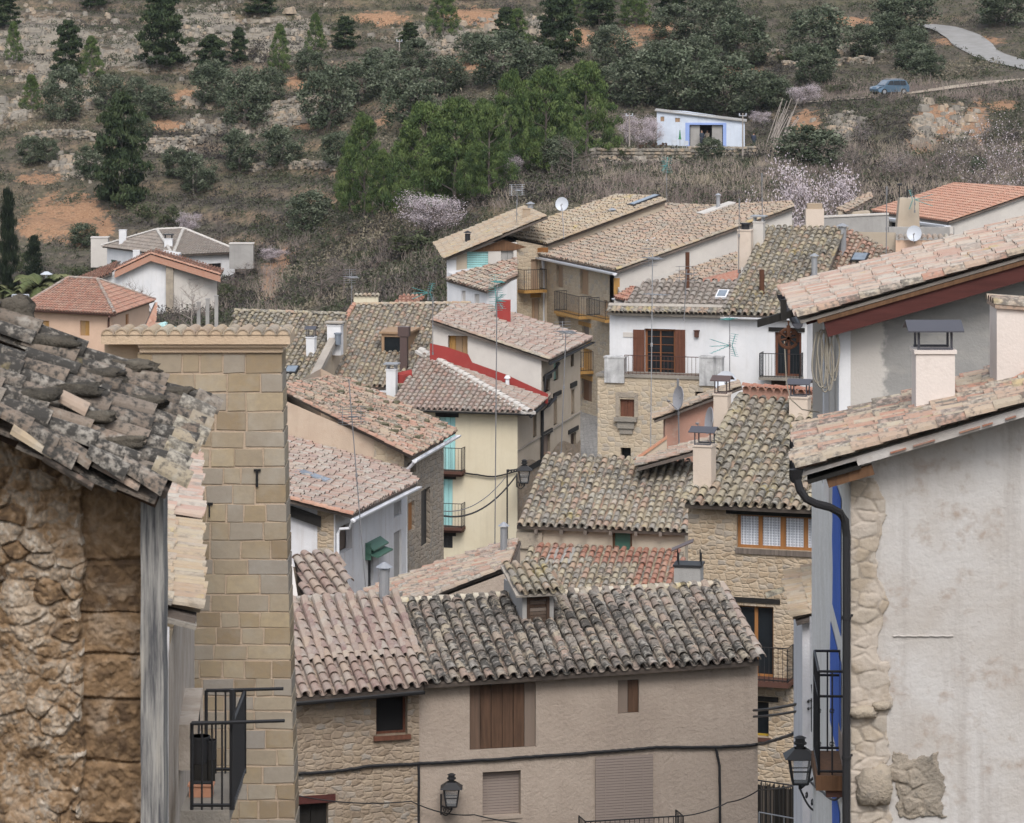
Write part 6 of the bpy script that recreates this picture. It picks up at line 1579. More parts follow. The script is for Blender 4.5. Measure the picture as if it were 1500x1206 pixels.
# ================================================================== K and J: long houses at the top of the village
h = house('long sandstone house with pale gutter, brown shutters and iron balconies up the street', Vector((4, 175, -30)))
plK = Plane(V(780, 372, 178), V(903, 397, 166.8), 16.8)
W = newW(XY(799, 177.2), XY(893, 168.5)); WK = W
for r in ((815, 825, 389, 421), (850, 862, 396, 432)): boards(h, W, r, 'w_tan', 2, .12)
for r, m_ in (((816, 827, 464, 478), 'w_grey'), ((853, 863, 478, 494), 'w_grey'), ((852, 867, 511, 542), 'w_ochre'), ((852, 867, 556, 588), 'w_brown'), ((885, 890, 440, 470), 'w_tan')): boards(h, W, r, m_, 2, .12)
for r in ((851, 865, 497, 504), (815, 829, 458, 464), (848, 868, 549, 556), (848, 866, 472, 478)): beam(h, W, r, 'w_ochre', .03)
wallpart(h, W, top_px(W, [(799, 377), (893, 399)]), -30, 'st_pale', name='front_wall')
for r in ((830, 866, 430, 459), (878, 905, 439, 465), (851, 869, 513, 541)): balcony(h, W, r, .65, 'w_ochre', .14, gap=.13, over=.03)
_a, _b = plK.hit(902, 397.5) - plK.U * .22, plK.hit(1163, 304.4) - plK.U * .22; Wg = newW(Vector((_a.x, _a.y, 0)), Vector((_b.x, _b.y, 0))); WKg = Wg
wallpart(h, Wg, top_pl(Wg, plK, off=.12), -30, 'palegrey', name='gable_wall', extra=lambda mb: pfaces(mb, [XY(1163, 171.0), XY(1020, 182), W.P(0, 0)], lambda p: min(plK.z(p.x, p.y), -10.9) - .12, -30))
darkhole(h, Wg, (1, 2, 1, 2)) if False else None
roofpart(h, plK, ppoly(plK, (779, 372), (903, 397.5), (1164, 304), (1160, 297), (1040, 303), (976, 300)), 't_straw2', w=.25, row=.36, mess=1.4, seg=5)
mb = MB(); ridge_row(mb, plK.hit(903, 397) + Z * .04, plK.hit(1163, 304) + Z * .04, plK.N, .26, .38); mb.build('verge_tiles', mats('t_straw'), h)
gutter(h, plK.hit(778, 372) + Vector((-.08, 0, -.08)), plK.hit(903, 398) + Vector((-.08, 0, -.08)), 'whitemetal', .13, down=[W.px(799, 380, .15), W.px(798, 400, .08), W.px(798, 480, .08)], dr=.09)
boards(h, Wg, (899, 908, 407, 432), 'w_ochre', 1, .0, hole=False, thick=.06)
p = plK.hit(897, 330); flue(h, p, .75, .14, 'steel', True)
p = plK.hit(1052, 309); flue(h, p, .75, .10, 'steel'); mb = MB(); mb.obox(p - plK.U * .5 - plK.S * 1.0 + plK.N * .06, plK.U * .9, plK.S * 1.9, plK.N * .14); mb.build('flue_base', mats('palegrey'), h)
mb = MB(); a = plK.hit(912, 327); mb.obox(a + plK.N * .1, plK.S * 2.6, plK.U * .6, plK.N * .05); mb.build('patched_strip', mats('salmon'), h)
p = plK.hit(946, 356); mb = MB(); mb.obox(p + plK.N * .09, plK.S * .5, plK.U * .3, plK.N * .05); mb.build('roof_light', mats('whitemetal'), h)
# lean-to below the gable
plKl = Plane(V(905, 432, 164), V(905, 432, 164) + Vector((.9, -2.4, 0)), 15)
roofpart(h, plKl, ppoly(plKl, (970, 416), (1040, 419), (1085, 397), (1082, 372), (1000, 400)), 't_straw2', name='lean_to_roof', w=.25, row=.36, mess=1.3, seg=5)
roofpart(h, plKl, ppoly(plKl, (901, 438), (936, 446), (962, 432), (928, 422)), 't_red', name='porch_roof', w=.25, row=.36, mess=.6, seg=5)
mb = MB(); a, b, c, d = V(1010, 417, 160), V(1078, 412, 160), V(1084, 394, 161), V(1030, 408, 161); mb.face([a, b, c, d]); mb.face([d - Z * .1, c - Z * .1, b - Z * .1, a - Z * .1]); mb.build('red_sheet', mats('t_red'), h)
mb = MB(); pfaces(mb, [XY(915, 162.5), XY(1080, 160), XY(1085, 168), XY(905, 167)], lambda p: plKl.z(p.x, p.y) - .2, -30); mb.build('lean_to_wall', mats('palegrey'), h)
gutter(h, V(898, 437, 163.6), V(941, 446, 162), 'whitemetal', .10)

h = house('farthest village house with straw tiled roofs, a turquoise blind and a white lean-to', Vector((-2, 180, -30)))
plJ1 = Plane(V(651, 379, 176), V(637, 358, 186.3), 22, True)
plJ2 = Plane(V(733, 346, 183), V(800, 358, 176.9), 17.8)
roofpart(h, plJ1, ppoly(plJ1, (651, 379.5), (736, 345), (802, 318), (770, 304), (637, 358)), 't_straw', w=.25, row=.36, mess=1.3, seg=5)
roofpart(h, plJ2, ppoly(plJ2, (731, 346), (801, 358.5), (976, 294), (960, 289), (905, 287)), 't_straw', w=.25, row=.36, mess=1.3, seg=5)
mb = MB(); ridge_row(mb, plJ1.hit(651, 380) + Z * .04, plJ1.hit(736, 345) + Z * .04, plJ1.N, .26, .38); ridge_row(mb, plJ2.hit(801, 359) + Z * .04, plJ2.hit(976, 294) + Z * .04, plJ2.N, .26, .38); mb.build('verge_tiles', mats('t_straw'), h)
W = newW(XY(655, 176.3), XY(757, 176.3)); 
blind(h, W, (684, 715, 369, 395), 'turq', .1, name='turquoise_blind', slat=.12); boards(h, W, (734, 752, 366, 384), 'concrete', 2, .12, name='window')
def tJ(u):
    p = W.P(u, 0); a = plJ1.z(p.x, p.y); b = plJ2.z(p.x, p.y); return min(a, -352 / F * 176.3) - .1
wallpart(h, W, tJ, -30, 'palegrey', close=8)
mb = MB(); W.box(mb, W.uof(669), W.uof(684), W.zof(676, 408), W.zof(676, 372), 0, .02); mb.build('beige_panel', mats('beige'), h)
mb = MB(); W.box(mb, -.02, W.uof(668), W.zof(660, 420), W.zof(660, 381), -.3, .04); mb.build('white_pier', mats('white'), h)
mb = MB(); 
a, b, c, d = W.px(690, 369, .03), W.px(736, 351, .03), W.px(772, 362, .03), W.px(752, 367, .03)
mb.face([a, d, c, b]); mb.build('gable_boards', mats('w_brown'), h)
# stone bay with a balcony at the corner of the facade
Wb = newW(XY(756, 176.4), XY(801, 177.3))
for r in ((778, 789, 380, 424), (779, 790, 437, 472)): boards(h, Wb, r, 'w_tan', 2, .12)
beam(h, Wb, (777, 792, 430, 436), 'w_ochre', .03)
wallpart(h, Wb, top_px(Wb, [(756, 352), (801, 361)]), -30, 'st_pale', name='stone_bay')
balcony(h, Wb, (759, 791, 394, 424), .65, 'w_ochre', .14, gap=.13, over=.03)
# strip of wall under J2 verge
_a, _b = plJ2.hit(800, 358.7) - plJ2.U * .2, plJ2.hit(976, 294.2) - plJ2.U * .2; Wj = newW(Vector((_a.x, _a.y, 0)), Vector((_b.x, _b.y, 0))); wallpart(h, Wj, lambda u: plJ2.z(Wj.P(u, 0).x, Wj.P(u, 0).y) - .1, -30, 'beige', name='upper_wall')
mb = MB(); p = V(785, 366, 172.6); mb.obox(V(777, 372, 177.5), V(803, 372, 176.3) - V(777, 372, 177.5), Vector((0, .4, 0)), Z * .3); mb.build('eave_beam', mats('w_orange'), h)
p = plJ2.hit(946, 297); mb = MB(); mb.obox(p - plJ2.U * .4 - plJ2.S * .9 + plJ2.N * .12, plJ2.U * .8, plJ2.S * 1.7, plJ2.N * .08, 1); mb.obox(p - plJ2.U * .3 - plJ2.S * .8 + plJ2.N * .201, plJ2.U * .6, plJ2.S * 1.5, plJ2.N * .02); mb.build('skylight', mats('skyglass', 'iron'), h)
p = plJ1.hit(685, 358); flue(h, p, .55, .14, 'iron', True); p = plJ2.hit(777, 330); flue(h, p, 1.1, .15, 'steel'); p = plJ1.hit(771, 322); chimney(h, p, .4, .3, .55, 0, 't_straw', None)
# white lean-to in front
plJ3 = Plane(V(653, 410, 174.5), V(713, 427, 172.0), 16)
roofpart(h, plJ3, ppoly(plJ3, (653, 410), (713, 427.5), (758, 404), (757, 380), (672, 402)), 't_salmon', name='lean_to_roof', w=.25, row=.36, mess=1.4, seg=5)
Wl = newW(XY(655, 174.6), XY(713, 172.4)); boards(h, Wl, (676, 682, 426, 446), 'palegrey', 1, .1, name='window'); boards(h, Wl, (695, 702, 431, 446), 'palegrey', 1, .1, name='window')
wallpart(h, Wl, top_pl(Wl, plJ3, off=.12), -30, 'white', name='lean_to_wall', extra=lambda mb: pfaces(mb, [XY(713, 172.4), XY(757, 173.5), XY(757, 176), XY(655, 176)], lambda p: plJ3.z(p.x, p.y) - .12 , -30))

# ================================================================== L: terracotta house at right
h = house('modern low house with a bright terracotta roof and white fascia behind the blossom branches', Vector((25, 196, -30)))
plL = Plane(V(1278, 311, 200), V(1390, 326, 190.8), 16)
roofpart(h, plL, ppoly(plL, (1277, 310), (1390, 326), (1540, 274), (1500, 276), (1400, 270)), 't_terra', w=.24, row=.36, mess=.3, seg=5)
gutter(h, plL.hit(1276, 312) + Vector((-.1, 0, -.15)), plL.hit(1391, 327) + Vector((-.1, 0, -.15)), 'whitemetal', .22)
W = newW(XY(1282, 199.8), XY(1391, 191.2)); darkhole(h, W, (1302, 1320, 324, 333), 'dark', .2, 'window'); wallpart(h, W, top_pl(W, plL, off=.15), -30, 'palegrey', extra=lambda mb: pfaces(mb, [W.P(W.len, 0), XY(1550, 196), XY(1460, 206), W.P(0, 0)], lambda p: min(plL.z(p.x, p.y), -11.6) - .15, -30, skip=(3,)))
_a, _b = plL.hit(1391, 325.8) - plL.U * .25, plL.hit(1540, 274.5) - plL.U * .25; Wl = newW(Vector((_a.x, _a.y, 0)), Vector((_b.x, _b.y, 0))); mb = MB(); wall_faces(mb, Wl, lambda u: plL.z(Wl.P(u, 0).x, Wl.P(u, 0).y) - .17, -30, ()); mb.build('gable_wall', mats('palegrey'), h)
t = thing('block_stack', 'square grey block stack on the wall in front of the terracotta roof', 'chimney', V(1329, 345, 155)); mb = MB()
a = V(1329, 340, 155); mb.box8([a + Vector((-.62, -.4, -1)), a + Vector((.55, -.4, -1)), a + Vector((.55, .4, -1)), a + Vector((-.62, .4, -1)), a + Vector((-.38, -.4, 1.55)), a + Vector((.48, -.4, 1.55)), a + Vector((.48, .4, 1.55)), a + Vector((-.38, .4, 1.55))]); mb.build('stack', mats('beige'), t)
mb = MB(); 
for dx in (-.35, .0, .3): mb.tube([a + Vector((dx, 0, 1.5)), a + Vector((dx, 0, 2.1))], .03, 5)
mb.cbox(a + Vector((-.35, 0, 2.1)), .2, .2, .1); mb.build('pipes', mats('iron'), t)
t = thing('grey_block_wall', 'long plain grey block wall running left from the terracotta house', 'wall', V(1235, 335, 165)); mb = MB(); mb.obox(V(1196, 345, 165), V(1302, 340, 165) - V(1196, 345, 165), Vector((0, .3, 0)), Z * .85); mb.build('wall', mats('concrete'), t)
mb = MB(); a = V(1196, 319, 165); mb.obox(a + Vector((0, -.05, -.02)), Vector((3.5, 0, .16)), Vector((0, .4, 0)), Z * .08); mb.build('coping', mats('palegrey'), t)
t = thing('chimney_block', 'short beige chimney block at the left end of the grey block wall', 'chimney', V(1190, 340, 160)); mb = MB(); mb.cbox(V(1193, 345, 160), .85, .6, 1.25); mb.build('stack', mats('chim'), t); mb = MB(); mb.cbox(V(1193, 345, 160) + Z * 1.252, .7, .5, .25); mb.build('cap', mats('t_straw'), t)
t = house('sliver of straw tiled roof below the big blossoming almond tree', V(1260, 300, 215)); plx = Plane(V(1228, 308, 215), V(1228, 308, 215) + Vector((.8, -2, 0)), 16)
roofpart(t, plx, ppoly(plx, (1226, 308), (1240, 312), (1279, 291), (1276, 283)), 't_straw2', w=.25, row=.36, seg=4); mb = MB(); mb.obox(V(1228, 330, 214), Vector((2, 0, 0)), Vector((0, 1.5, 0)), Z * .85); mb.build('wall', mats('beige'), t)

# ================================================================== far left villas
h = house('white villa with a dark grey hipped roof at the foot of the hill', Vector((-33, 305, -28)))
eL, eF, eR = V(150, 362, 312), V(253, 375, 301), V(351, 370, 305)
zE = (eL.z + eF.z + eR.z) / 3; eL.z = eF.z = eR.z = zE
eB = eL + eR - eF
apex1, apex2 = V(222, 348, 309), V(283, 353, 304)
za = zE + 1.75
dirR = (eR - eF).normalized(); 
c1 = (eL + eF) / 2 + (eR - eF) * .30; c2 = (eL + eF) / 2 + (eR - eF) * .70; c1.z = c2.z = za
def plane3(a, b, c):
    p = Plane(a, b, 10); n = (b - a).cross(c - a).normalized(); n = n if n.z > 0 else -n; p.N = n; p.S = n.cross(p.U); p.S = p.S if p.S.z > 0 else -p.S; return p
for poly in ([eL, eF, c1], [eF, eR, c2, c1], [eR, eB, c2], [eB, eL, c1, c2]):
    pl = plane3(poly[0], poly[1], poly[2]); roofpart(h, pl, poly, 't_grey', w=.28, row=.4, seg=4, mess=.4, chan=False)
mb = MB(); 
for a, b in ((eL, c1), (eF, c1), (eF, c2), (eR, c2), (c1, c2)): ridge_row(mb, a + Z * .1, b + Z * .1, Z, .34, .45, tint=.5)
mb.build('ridge', mats('palegrey'), h)
ins = lambda p: p + ((eL + eF + eR + eB) / 4 - p) * .07
Wv = newW(ins(eF), ins(eR)); win(h, Wv, (306, 324, 386, 400), 'w_dark', 'dark', 1, 1, .1, .05)
wallpart(h, Wv, zE - .02, -33, 'white', name='front_wall')
Wv = newW(ins(eL), ins(eF)); win(h, Wv, (162, 172, 381, 397), 'green', 'glass', 1, 1, .1, .12); wallpart(h, Wv, zE - .02, -33, 'white', name='side_wall', extra=lambda mb: pfaces(mb, [ins(eR), ins(eB), ins(eL)], lambda p: zE - .02, -33, skip=(2,)))
p = V(247, 369, 303.5); chimney(h, p, .72, .6, 1.15, 0, 'white', 'slab', 'iron', caph=.5); p = V(180, 353, 310); chimney(h, p, .65, .6, .95, 0, 'white', None); p = V(200, 374, 303); chimney(h, p, .6, .5, .4, 0, 'white', None)

h = house('white gabled house with a red tiled verge in front of the grey roofed villa', Vector((-31, 283, -30)))
A0, Ap, B0 = V(90, 432, 280), V(222, 374, 280), V(323, 404, 280)
W = newW(XY(90, 280), XY(250, 280)); 
wallpart(h, W, interp([(0, A0.z), (W.uof(160), V(0, 401, 280).z), (W.uof(218), V(0, 377, 280).z), (W.uof(250), V(0, 382, 280).z)]), -33, 'white', close=9)
W = newW(XY(250.5, 279.9), XY(318, 280.6)); boards(h, W, (276, 293, 409, 432), 'palegrey', 1, .1, name='window'); wallpart(h, W, interp([(0, V(0, 383, 280).z), (W.len, V(0, 404, 280).z)]), -33, 'palegrey', name='grey_wall', close=8)
mb = MB(); mb.obox(V(243, 480, 279.6), Vector((.6, 0, 0)), Vector((0, .5, 0)), Z * (95 / F * 280)); mb.build('pier', mats('stone_block'), h)
for a, b in (((168, 398), (221, 373)), ((221, 373), (323, 404))):
    P, Q = V(*a, 279.5), V(*b, 279.5); pl = plane3(P, Q, P + Vector((.2, 6, .55))); 
    hh = Vector((0, 2.6, .02)); roofpart(h, pl, [P, Q, Q + hh, P + hh], 't_hip', w=.25, row=.36, seg=4)
    mb = MB(); ridge_row(mb, P + Z * .08 - Vector((0, .1, 0)), Q + Z * .08 - Vector((0, .1, 0)), Z, .3, .4); 
    d = Q - P; mb.obox(P - Vector((0, .12, .52)), d, Vector((0, .12, 0)), Z * .52); mb.build('verge_tiles', mats('t_terra'), h)
P, Q = V(88, 432, 279.5), V(163, 401, 279.5); pl = plane3(P, Q, P + Vector((.2, 6, .55))); hh = Vector((0, 7, .4)); roofpart(h, pl, [P, Q, Q + hh, P + hh], 't_hip', name='lower_roof', w=.25, row=.36, seg=4)

h = house('peach house with a red hipped tile roof beyond the tower cornice', Vector((-30, 236, -30)))
e0, e1, e2 = V(27, 460, 232), V(168, 461, 228), V(219, 439, 237)
zE = e1.z; e0.z = zE; e2.z = zE; e2 = e1 + (e2 - e1).normalized() * 10.5; e3 = e0 + e2 - e1
m1 = (e1 + e2) / 2 + (e0 - e1).normalized() * 3.2 ; m2 = (e0 + e3) / 2 + (e1 - e0).normalized() * 2.4; m1.z = m2.z = zE + 1.72
for poly in ([e0, e1, m1, m2], [e1, e2, m1], [e2, e3, m2, m1], [e3, e0, m2]):
    pl = plane3(*poly[:3]); roofpart(h, pl, poly, 't_hip', w=.25, row=.38, seg=5, mess=.4)
mb = MB(); 
for a, b in ((e0, m2), (e1, m1), (e2, m1), (m1, m2)): ridge_row(mb, a + Z * .1, b + Z * .1, Z, .26, .4)
mb.build('ridge', mats('t_pink'), h)
ins = lambda p: p + ((e0 + e1 + e2 + e3) / 4 - p) * .08
W = newW(ins(e0), ins(e1)); boards(h, W, (117, 131, 470, 492), 'w_ochre', 2, .1); boards(h, W, (60, 72, 470, 492), 'w_ochre', 2, .1); wallpart(h, W, zE - .02, -31, 'peach', name='front_wall')
W = newW(ins(e1), ins(e2)); boards(h, W, (184, 189, 460, 476), 'w_orange', 1, .1); wallpart(h, W, zE - .02, -31, 'peach', name='side_wall', extra=lambda mb: pfaces(mb, [ins(e2), ins(e3), ins(e0)], lambda p: zE - .02, -31, skip=(2,)))
gutter(h, e0 + Vector((0, -.1, 0)), e1 + Vector((.05, -.1, 0)), 'ironred', .12, down=[V(160, 464, 227.6), V(159, 470, 228.3), V(158.5, 560, 228.3)], dr=.07)
t = house('small bright terracotta outhouse roof just right of the peach house', V(226, 475, 222)); P, Q = V(212, 472, 221), V(242, 462, 226); pl = plane3(P, Q, P + Vector((.2, 5, .9)))
roofpart(t, pl, [V(212, 476, 221), V(224, 478, 219), V(242, 466, 222), V(212, 453, 226)], 't_terra', w=.25, row=.36, seg=4); mb = MB(); mb.obox(V(211, 505, 222), Vector((1.0, 0, 0)), Vector((0, 2, 0)), Z * 1.25); mb.build('wall', mats('peach'), t)
t = thing('tarpaulin', 'crumpled pale teal tarpaulin heap beside the terracotta outhouse', 'tarpaulin', V(245, 480, 205)); mb = MB(); stone(mb, V(250, 486, 205), .7, .5, .5, seed=5, rough=.6); stone(mb, V(238, 477, 205), .55, .3, .32, seed=8, rough=.7); mb.build('cover', mats(plain('tarp_teal', (.38, .58, .58), .5)), t, True)
for lb, x0, x1, y0, y1, Y, m_ in (('pale low concrete wall at the left of the grey roofed villa', 133, 158, 349, 372, 318, 'palegrey'), ('small grey concrete block shed at the right of the grey roofed villa', 336, 371, 358, 374, 300, 'concrete')):
    t = thing('concrete_wall', lb, 'wall', V(x0, y1, Y)); mb = MB(); a = V(x0, y1 + 20, Y); mb.obox(a, Vector(((x1 - x0) / F * Y, 0, 0)), Vector((0, 1.2, 0)), Z * ((y1 + 20 - y0) / F * Y)); mb.build('wall', mats(m_), t); mb = MB(); mb.obox(V(x0, y0, Y) + Vector((-.05, -.05, .002)), Vector(((x1 - x0) / F * Y + .1, 0, 0)), Vector((0, 1.3, 0)), Z * .08); mb.build('coping', mats('palegrey'), t)
for k, x in enumerate((291, 304, 317)):
    t = thing('fence_post', 'square concrete fence post in the overgrown yard below the villas', 'post', V(x, 480, 262), 'concrete posts below the villas'); mb = MB(); mb.cbox(V(x, 482, 262), .28, .28, 2.0 + .25 * k); mb.cbox(V(x, 482, 262) + Z * (2.002 + .25 * k), .34, .34, .08); mb.build('post', mats('concrete'), t)
t = thing('street_lamp', 'white lamp column with a round head beside the palm trees', 'street lamp', V(68, 450, 262)); mb = MB(); mb.tube([V(68, 470, 262), V(68, 402, 262)], .09, 6); mb.build('column', mats('whitemetal'), t); mb = MB(); mb.tube([V(68, 402, 262), V(68, 398, 262)], .5, 10, r2=.15); mb.build('lamp_head', mats('dish'), t)
t = thing('metal_gate', 'pale blue white metal gate at the far left edge', 'gate', V(30, 455, 258)); mb = MB(); g0, g1 = XY(18, 258), XY(42, 258); rails(mb, [g0, g1], V(0, 458, 258).z, V(0, 432, 258).z, .16, .03, .05); mb.build('bars', mats('dish'), t)

# ================================================================== aerials and dishes
for lb, b, tp, kw in (
    ('tall mast aerial on the stone house with a grid head, left of the cream house', (536, 868, 108), (511, 556, 108), dict(kind='grid', at=.83, second=None, n=8)),
    ('tallest thin aerial mast in front of the cream house', (725, 800, 128), (728, 428, 128), dict(kind='tri', at=.97, em='cyan', r=.022)),
    ('grey aerial mast before the side wall of the cream house', (822, 668, 118), (829, 486, 118), dict(kind='yagi', at=1, em='steel')),
    ('pale aerial mast standing before the white house left of its door', (953, 668, 116), (956, 372, 116), dict(kind='yagi', at=.98, m='steel', em='steel', second=.8)),
    ('thin dark mast with rod aerial on the pale grey roof of the white house', (1002, 470, 132), (1006, 395, 132), dict(kind='grid', at=.92, n=5)),
    ('teal aerial on a short mast against the white house wall', (1069, 560, 131), (1069, 462, 131), dict(kind='tri', at=.55, em='cyan', face=(-1, -.5), second=.95)),
    ('black aerial pole beside the twin chimneys of the white house', (1082, 400, 140), (1083, 300, 140), dict(kind='pole')),
    ('thin aerial mast in front of the blossoming almond', (1117, 330, 150), (1116, 262, 150), dict(kind='pole', r=.022)),
    ('tall thin aerial mast beside the brick red roof', (1298, 400, 140), (1299, 282, 140), dict(kind='pole', r=.022)),
    ('teal aerial on the grey block stack', (1340, 312, 154), (1340, 288, 154), dict(kind='tri', at=.8, em='cyan', face=(1, -.4))),
    ('tall aerial mast behind the long straw roof', (977, 300, 183), (976, 232, 183), dict(kind='tri', at=.85, em='cyan', face=(-.3, -1))),
    ('teal aerial behind the tiny brick red roof', (627, 455, 160), (627, 424, 160), dict(kind='tri', em='cyan', face=(-1, -.6), at=.85)),
    ('white aerial with teal arms in front of the white lean-to', (729, 455, 165), (728, 405, 165), dict(kind='yagi', at=.85, m='steel', em='cyan')),
    ('thin aerial at the left ridge end of the weathered roof', (515, 450, 158), (515, 398, 158), dict(kind='yagi', at=.85, em='steel')),
    ('short aerial mast on the weathered roof beside the upper block', (634, 520, 147), (634, 444, 147), dict(kind='pole')),
    ('thin rod on the straw roof left of the tall steel flue', (757, 330, 178), (757, 300, 178), dict(kind='pole', r=.02)),
    ('teal aerial with white reflector in the scrub behind the straw roof', (758, 300, 186), (757, 276, 186), dict(kind='grid', em='dish', at=.9, n=6)),
    ('thin black pole with a bracket on the salmon gable', (995, 655, 115.8), (993, 566, 115.8), dict(kind='pole', r=.025)),
):
    antenna(lb, V(*b), V(*tp), **kw)
dish('white satellite dish on a pole at the ridge of the long straw roof', V(823, 299, 176), .34, (-.15, -1, .25), foot=V(826, 350, 175))
dish('large white satellite dish on the terrace of the white house', V(1063, 560, 130), .42, (-.1, -1, .45), foot=V(1064, 600, 130.5))
dish('white satellite dish on the scalloped coping of the beige house end', V(1339, 342, 149.5), .33, (-.2, -1, .3), foot=V(1340, 356, 149.9))
dish('grey satellite dish turned edge on beside the salmon gable', V(1038, 616, 113), .42, (-1, -.25, .15), 'dishgrey', foot=V(1043, 632, 113.3))
dish('grey satellite dish high on the pole of the salmon gable', V(993, 583, 115.4), .38, (-1, -.45, .15), 'dishgrey', foot=V(995, 600, 115.6))
# ================================================================== terrain
COLS = [
 (-300, [(0, -6), (40, -15), (80, -22), (200, -25), (260, -26), (305, -28), (325, -25), (345, -20.5), (372, -14.0), (398, -6.9), (424, -.3), (450, 5)]),
 (0,    [(0, -6), (40, -15), (80, -22), (200, -25), (260, -26), (305, -28), (325, -25), (345, -20.5), (372, -14.0), (398, -6.9), (424, -.3), (450, 5)]),
 (300,  [(0, -6), (40, -15), (80, -22), (200, -25), (270, -26), (310, -25.6), (330, -22.1), (350, -18.2), (375, -12.7), (400, -6.3), (425, -.3), (450, 5)]),
 (450,  [(0, -6), (40, -15), (80, -22), (200, -25), (240, -24.5), (280, -24), (300, -23.0), (325, -20.6), (350, -16.8), (375, -12), (400, -6.2), (425, -.3), (450, 5)]),
 (600,  [(0, -6), (40, -15), (80, -22), (200, -25), (250, -21.8), (280, -19.8), (300, -19.0), (325, -16.2), (350, -13.2), (375, -9.7), (400, -5.5), (425, -.2), (450, 5)]),
 (750,  [(0, -6), (40, -15), (80, -22), (200, -25), (240, -20), (262, -17.4), (282, -14.8), (300, -14.7), (325, -13.2), (350, -11.5), (375, -8.6), (400, -5.1), (425, -.2), (450, 5)]),
 (900,  [(0, -6), (40, -15), (80, -22), (205, -26), (240, -18), (262, -15.6), (280, -14.6), (305, -14.4), (330, -14.6), (350, -14.7), (362, -12.4), (378, -9.6), (400, -5.5), (425, -.2), (450, 5)]),
 (1050, [(0, -6), (40, -15), (80, -22), (205, -26), (240, -17.5), (262, -15.8), (280, -14.8), (320, -14.9), (350, -15.0), (358, -13.2), (375, -9.8), (400, -5.3), (425, -.2), (450, 5)]),
 (1150, [(0, -6), (40, -15), (80, -22), (205, -26), (240, -17), (262, -15.9), (280, -15.0), (325, -15.0), (345, -13.7), (358, -10.9), (372, -9.6), (400, -5.5), (425, -.2), (450, 5)]),
 (1300, [(0, -6), (40, -15), (80, -22), (205, -26), (240, -16.6), (262, -16), (290, -15.6), (328, -14.8), (346, -10.6), (358, -9.95), (368, -9.8), (384, -8.2), (402, -5.4), (425, -.2), (450, 5)]),
 (1500, [(0, -6), (40, -15), (80, -22), (205, -26), (240, -16.2), (262, -15.9), (290, -15.4), (326, -14.2), (344, -10.5), (356, -9.3), (368, -8.6), (384, -7.4), (402, -5.0), (425, -.2), (450, 5)]),
 (1800, [(0, -6), (40, -15), (80, -22), (205, -26), (240, -16.2), (262, -15.9), (290, -15.4), (326, -14.2), (344, -10.5), (356, -9.3), (368, -8.6), (384, -7.4), (402, -5.0), (425, -.2), (450, 5)]),
]
def prof(tab, Y):
    if Y >= 450: return 5 + 38 * (1 - math.exp(-(Y - 450) / 120))
    for (a, za), (b, zb) in zip(tab, tab[1:]):
        if Y <= b: return za + (zb - za) * (Y - a) / (b - a)
    return tab[-1][1]
def ground(x, y, detail=True):
    px = CX + F * x / max(y, 30)
    px = max(-299, min(1799, px))
    for (a, ta), (b, tb) in zip(COLS, COLS[1:]):
        if px <= b:
            t = (px - a) / (b - a); z = prof(ta, y) * (1 - t) + prof(tb, y) * t; break
    if not detail or y < 215: return z
    # terraces: ledges with short risers
    k = max(0, min(1, (y - 300) / 20)) * max(0, min(1, (470 - y) / 30))
    if px > 850: k *= .35
    hstep = 1.9; w = z + 1.3 * noise.noise(Vector((x * .02, y * .02, 3)))
    q = w / hstep; f = q - math.floor(q); g = (max(0, (f - .62)) / .38) ** 1.0
    z += (math.floor(q) + g - q) * hstep * .75 * k + .35 * hstep * .75 * k
    v = Vector((x, y, 0))
    kk = max(0, min(1, (y - 215) / 40))
    z += kk * (.55 * noise.noise(v * .09) + .28 * noise.noise(v * .27) + .12 * noise.noise(v * .8))
    return z
def ground_hit(px, py, y0=215, y1=470):
    y = y0; k = (px - CX) / F
    while y < y1:
        if ground(k * y, y) >= -py / F * y: return Vector((k * y, y, ground(k * y, y)))
        y += .4
    return Vector((k * y1, y1, ground(k * y1, y1)))
def axis(lo, hi, step, ext, grow=1.35):
    a = []; v = lo
    while v <= hi: a.append(v); v += step
    s = step; v = hi
    while v < ext[1]: s *= grow; v += s; a.append(v)
    s = step; v = lo
    while v > ext[0]: s *= grow; v -= s; a.insert(0, v)
    return a
xs = axis(-80, 80, .8, (-650, 650)); ys = axis(236, 440, .7, (-60, 1500), 1.3)
ORANGE = [(75, 318, 34, 30), (118, 320, 42, 36), (50, 330, 26, 20), (150, 335, 18, 18), (395, 415, 14, 34), (415, 385, 10, 22), (440, 120, 26, 10), (270, 140, 20, 8), (445, 183, 20, 9), (560, 28, 36, 12), (700, 25, 50, 14), (680, 95, 36, 12), (850, 55, 26, 14), (960, 45, 42, 13), (915, 60, 26, 12), (1180, 180, 22, 20), (1375, 180, 34, 26), (1430, 178, 18, 30), (1470, 155, 24, 8), (1080, 105, 40, 8), (1240, 32, 40, 8), (560, 178, 14, 8), (55, 262, 34, 8), (1350, 215, 22, 14), (240, 185, 30, 8), (175, 130, 16, 8), (1420, 60, 50, 8)]
ROCK = [(60, 60, 90, 36), (220, 75, 90, 30), (300, 40, 60, 30), (420, 55, 60, 34), (20, 165, 26, 14), (150, 150, 44, 10), (300, 150, 26, 8), (420, 168, 40, 14), (340, 188, 60, 10), (230, 215, 40, 9), (110, 245, 30, 14), (1235, 190, 22, 20), (1400, 185, 28, 26), (640, 55, 60, 20), (760, 40, 60, 16), (1250, 75, 30, 6), (940, 240, 70, 6), (1350, 190, 14, 22), (80, 110, 50, 20)]
def blob(lst, px, py):
    m = 0
    for a, b, rx, ry in lst:
        d = ((px - a) / rx) ** 2 + ((py - b) / ry) ** 2
        if d < 2.2: m = max(m, 1 - d / 2.2)
    return m
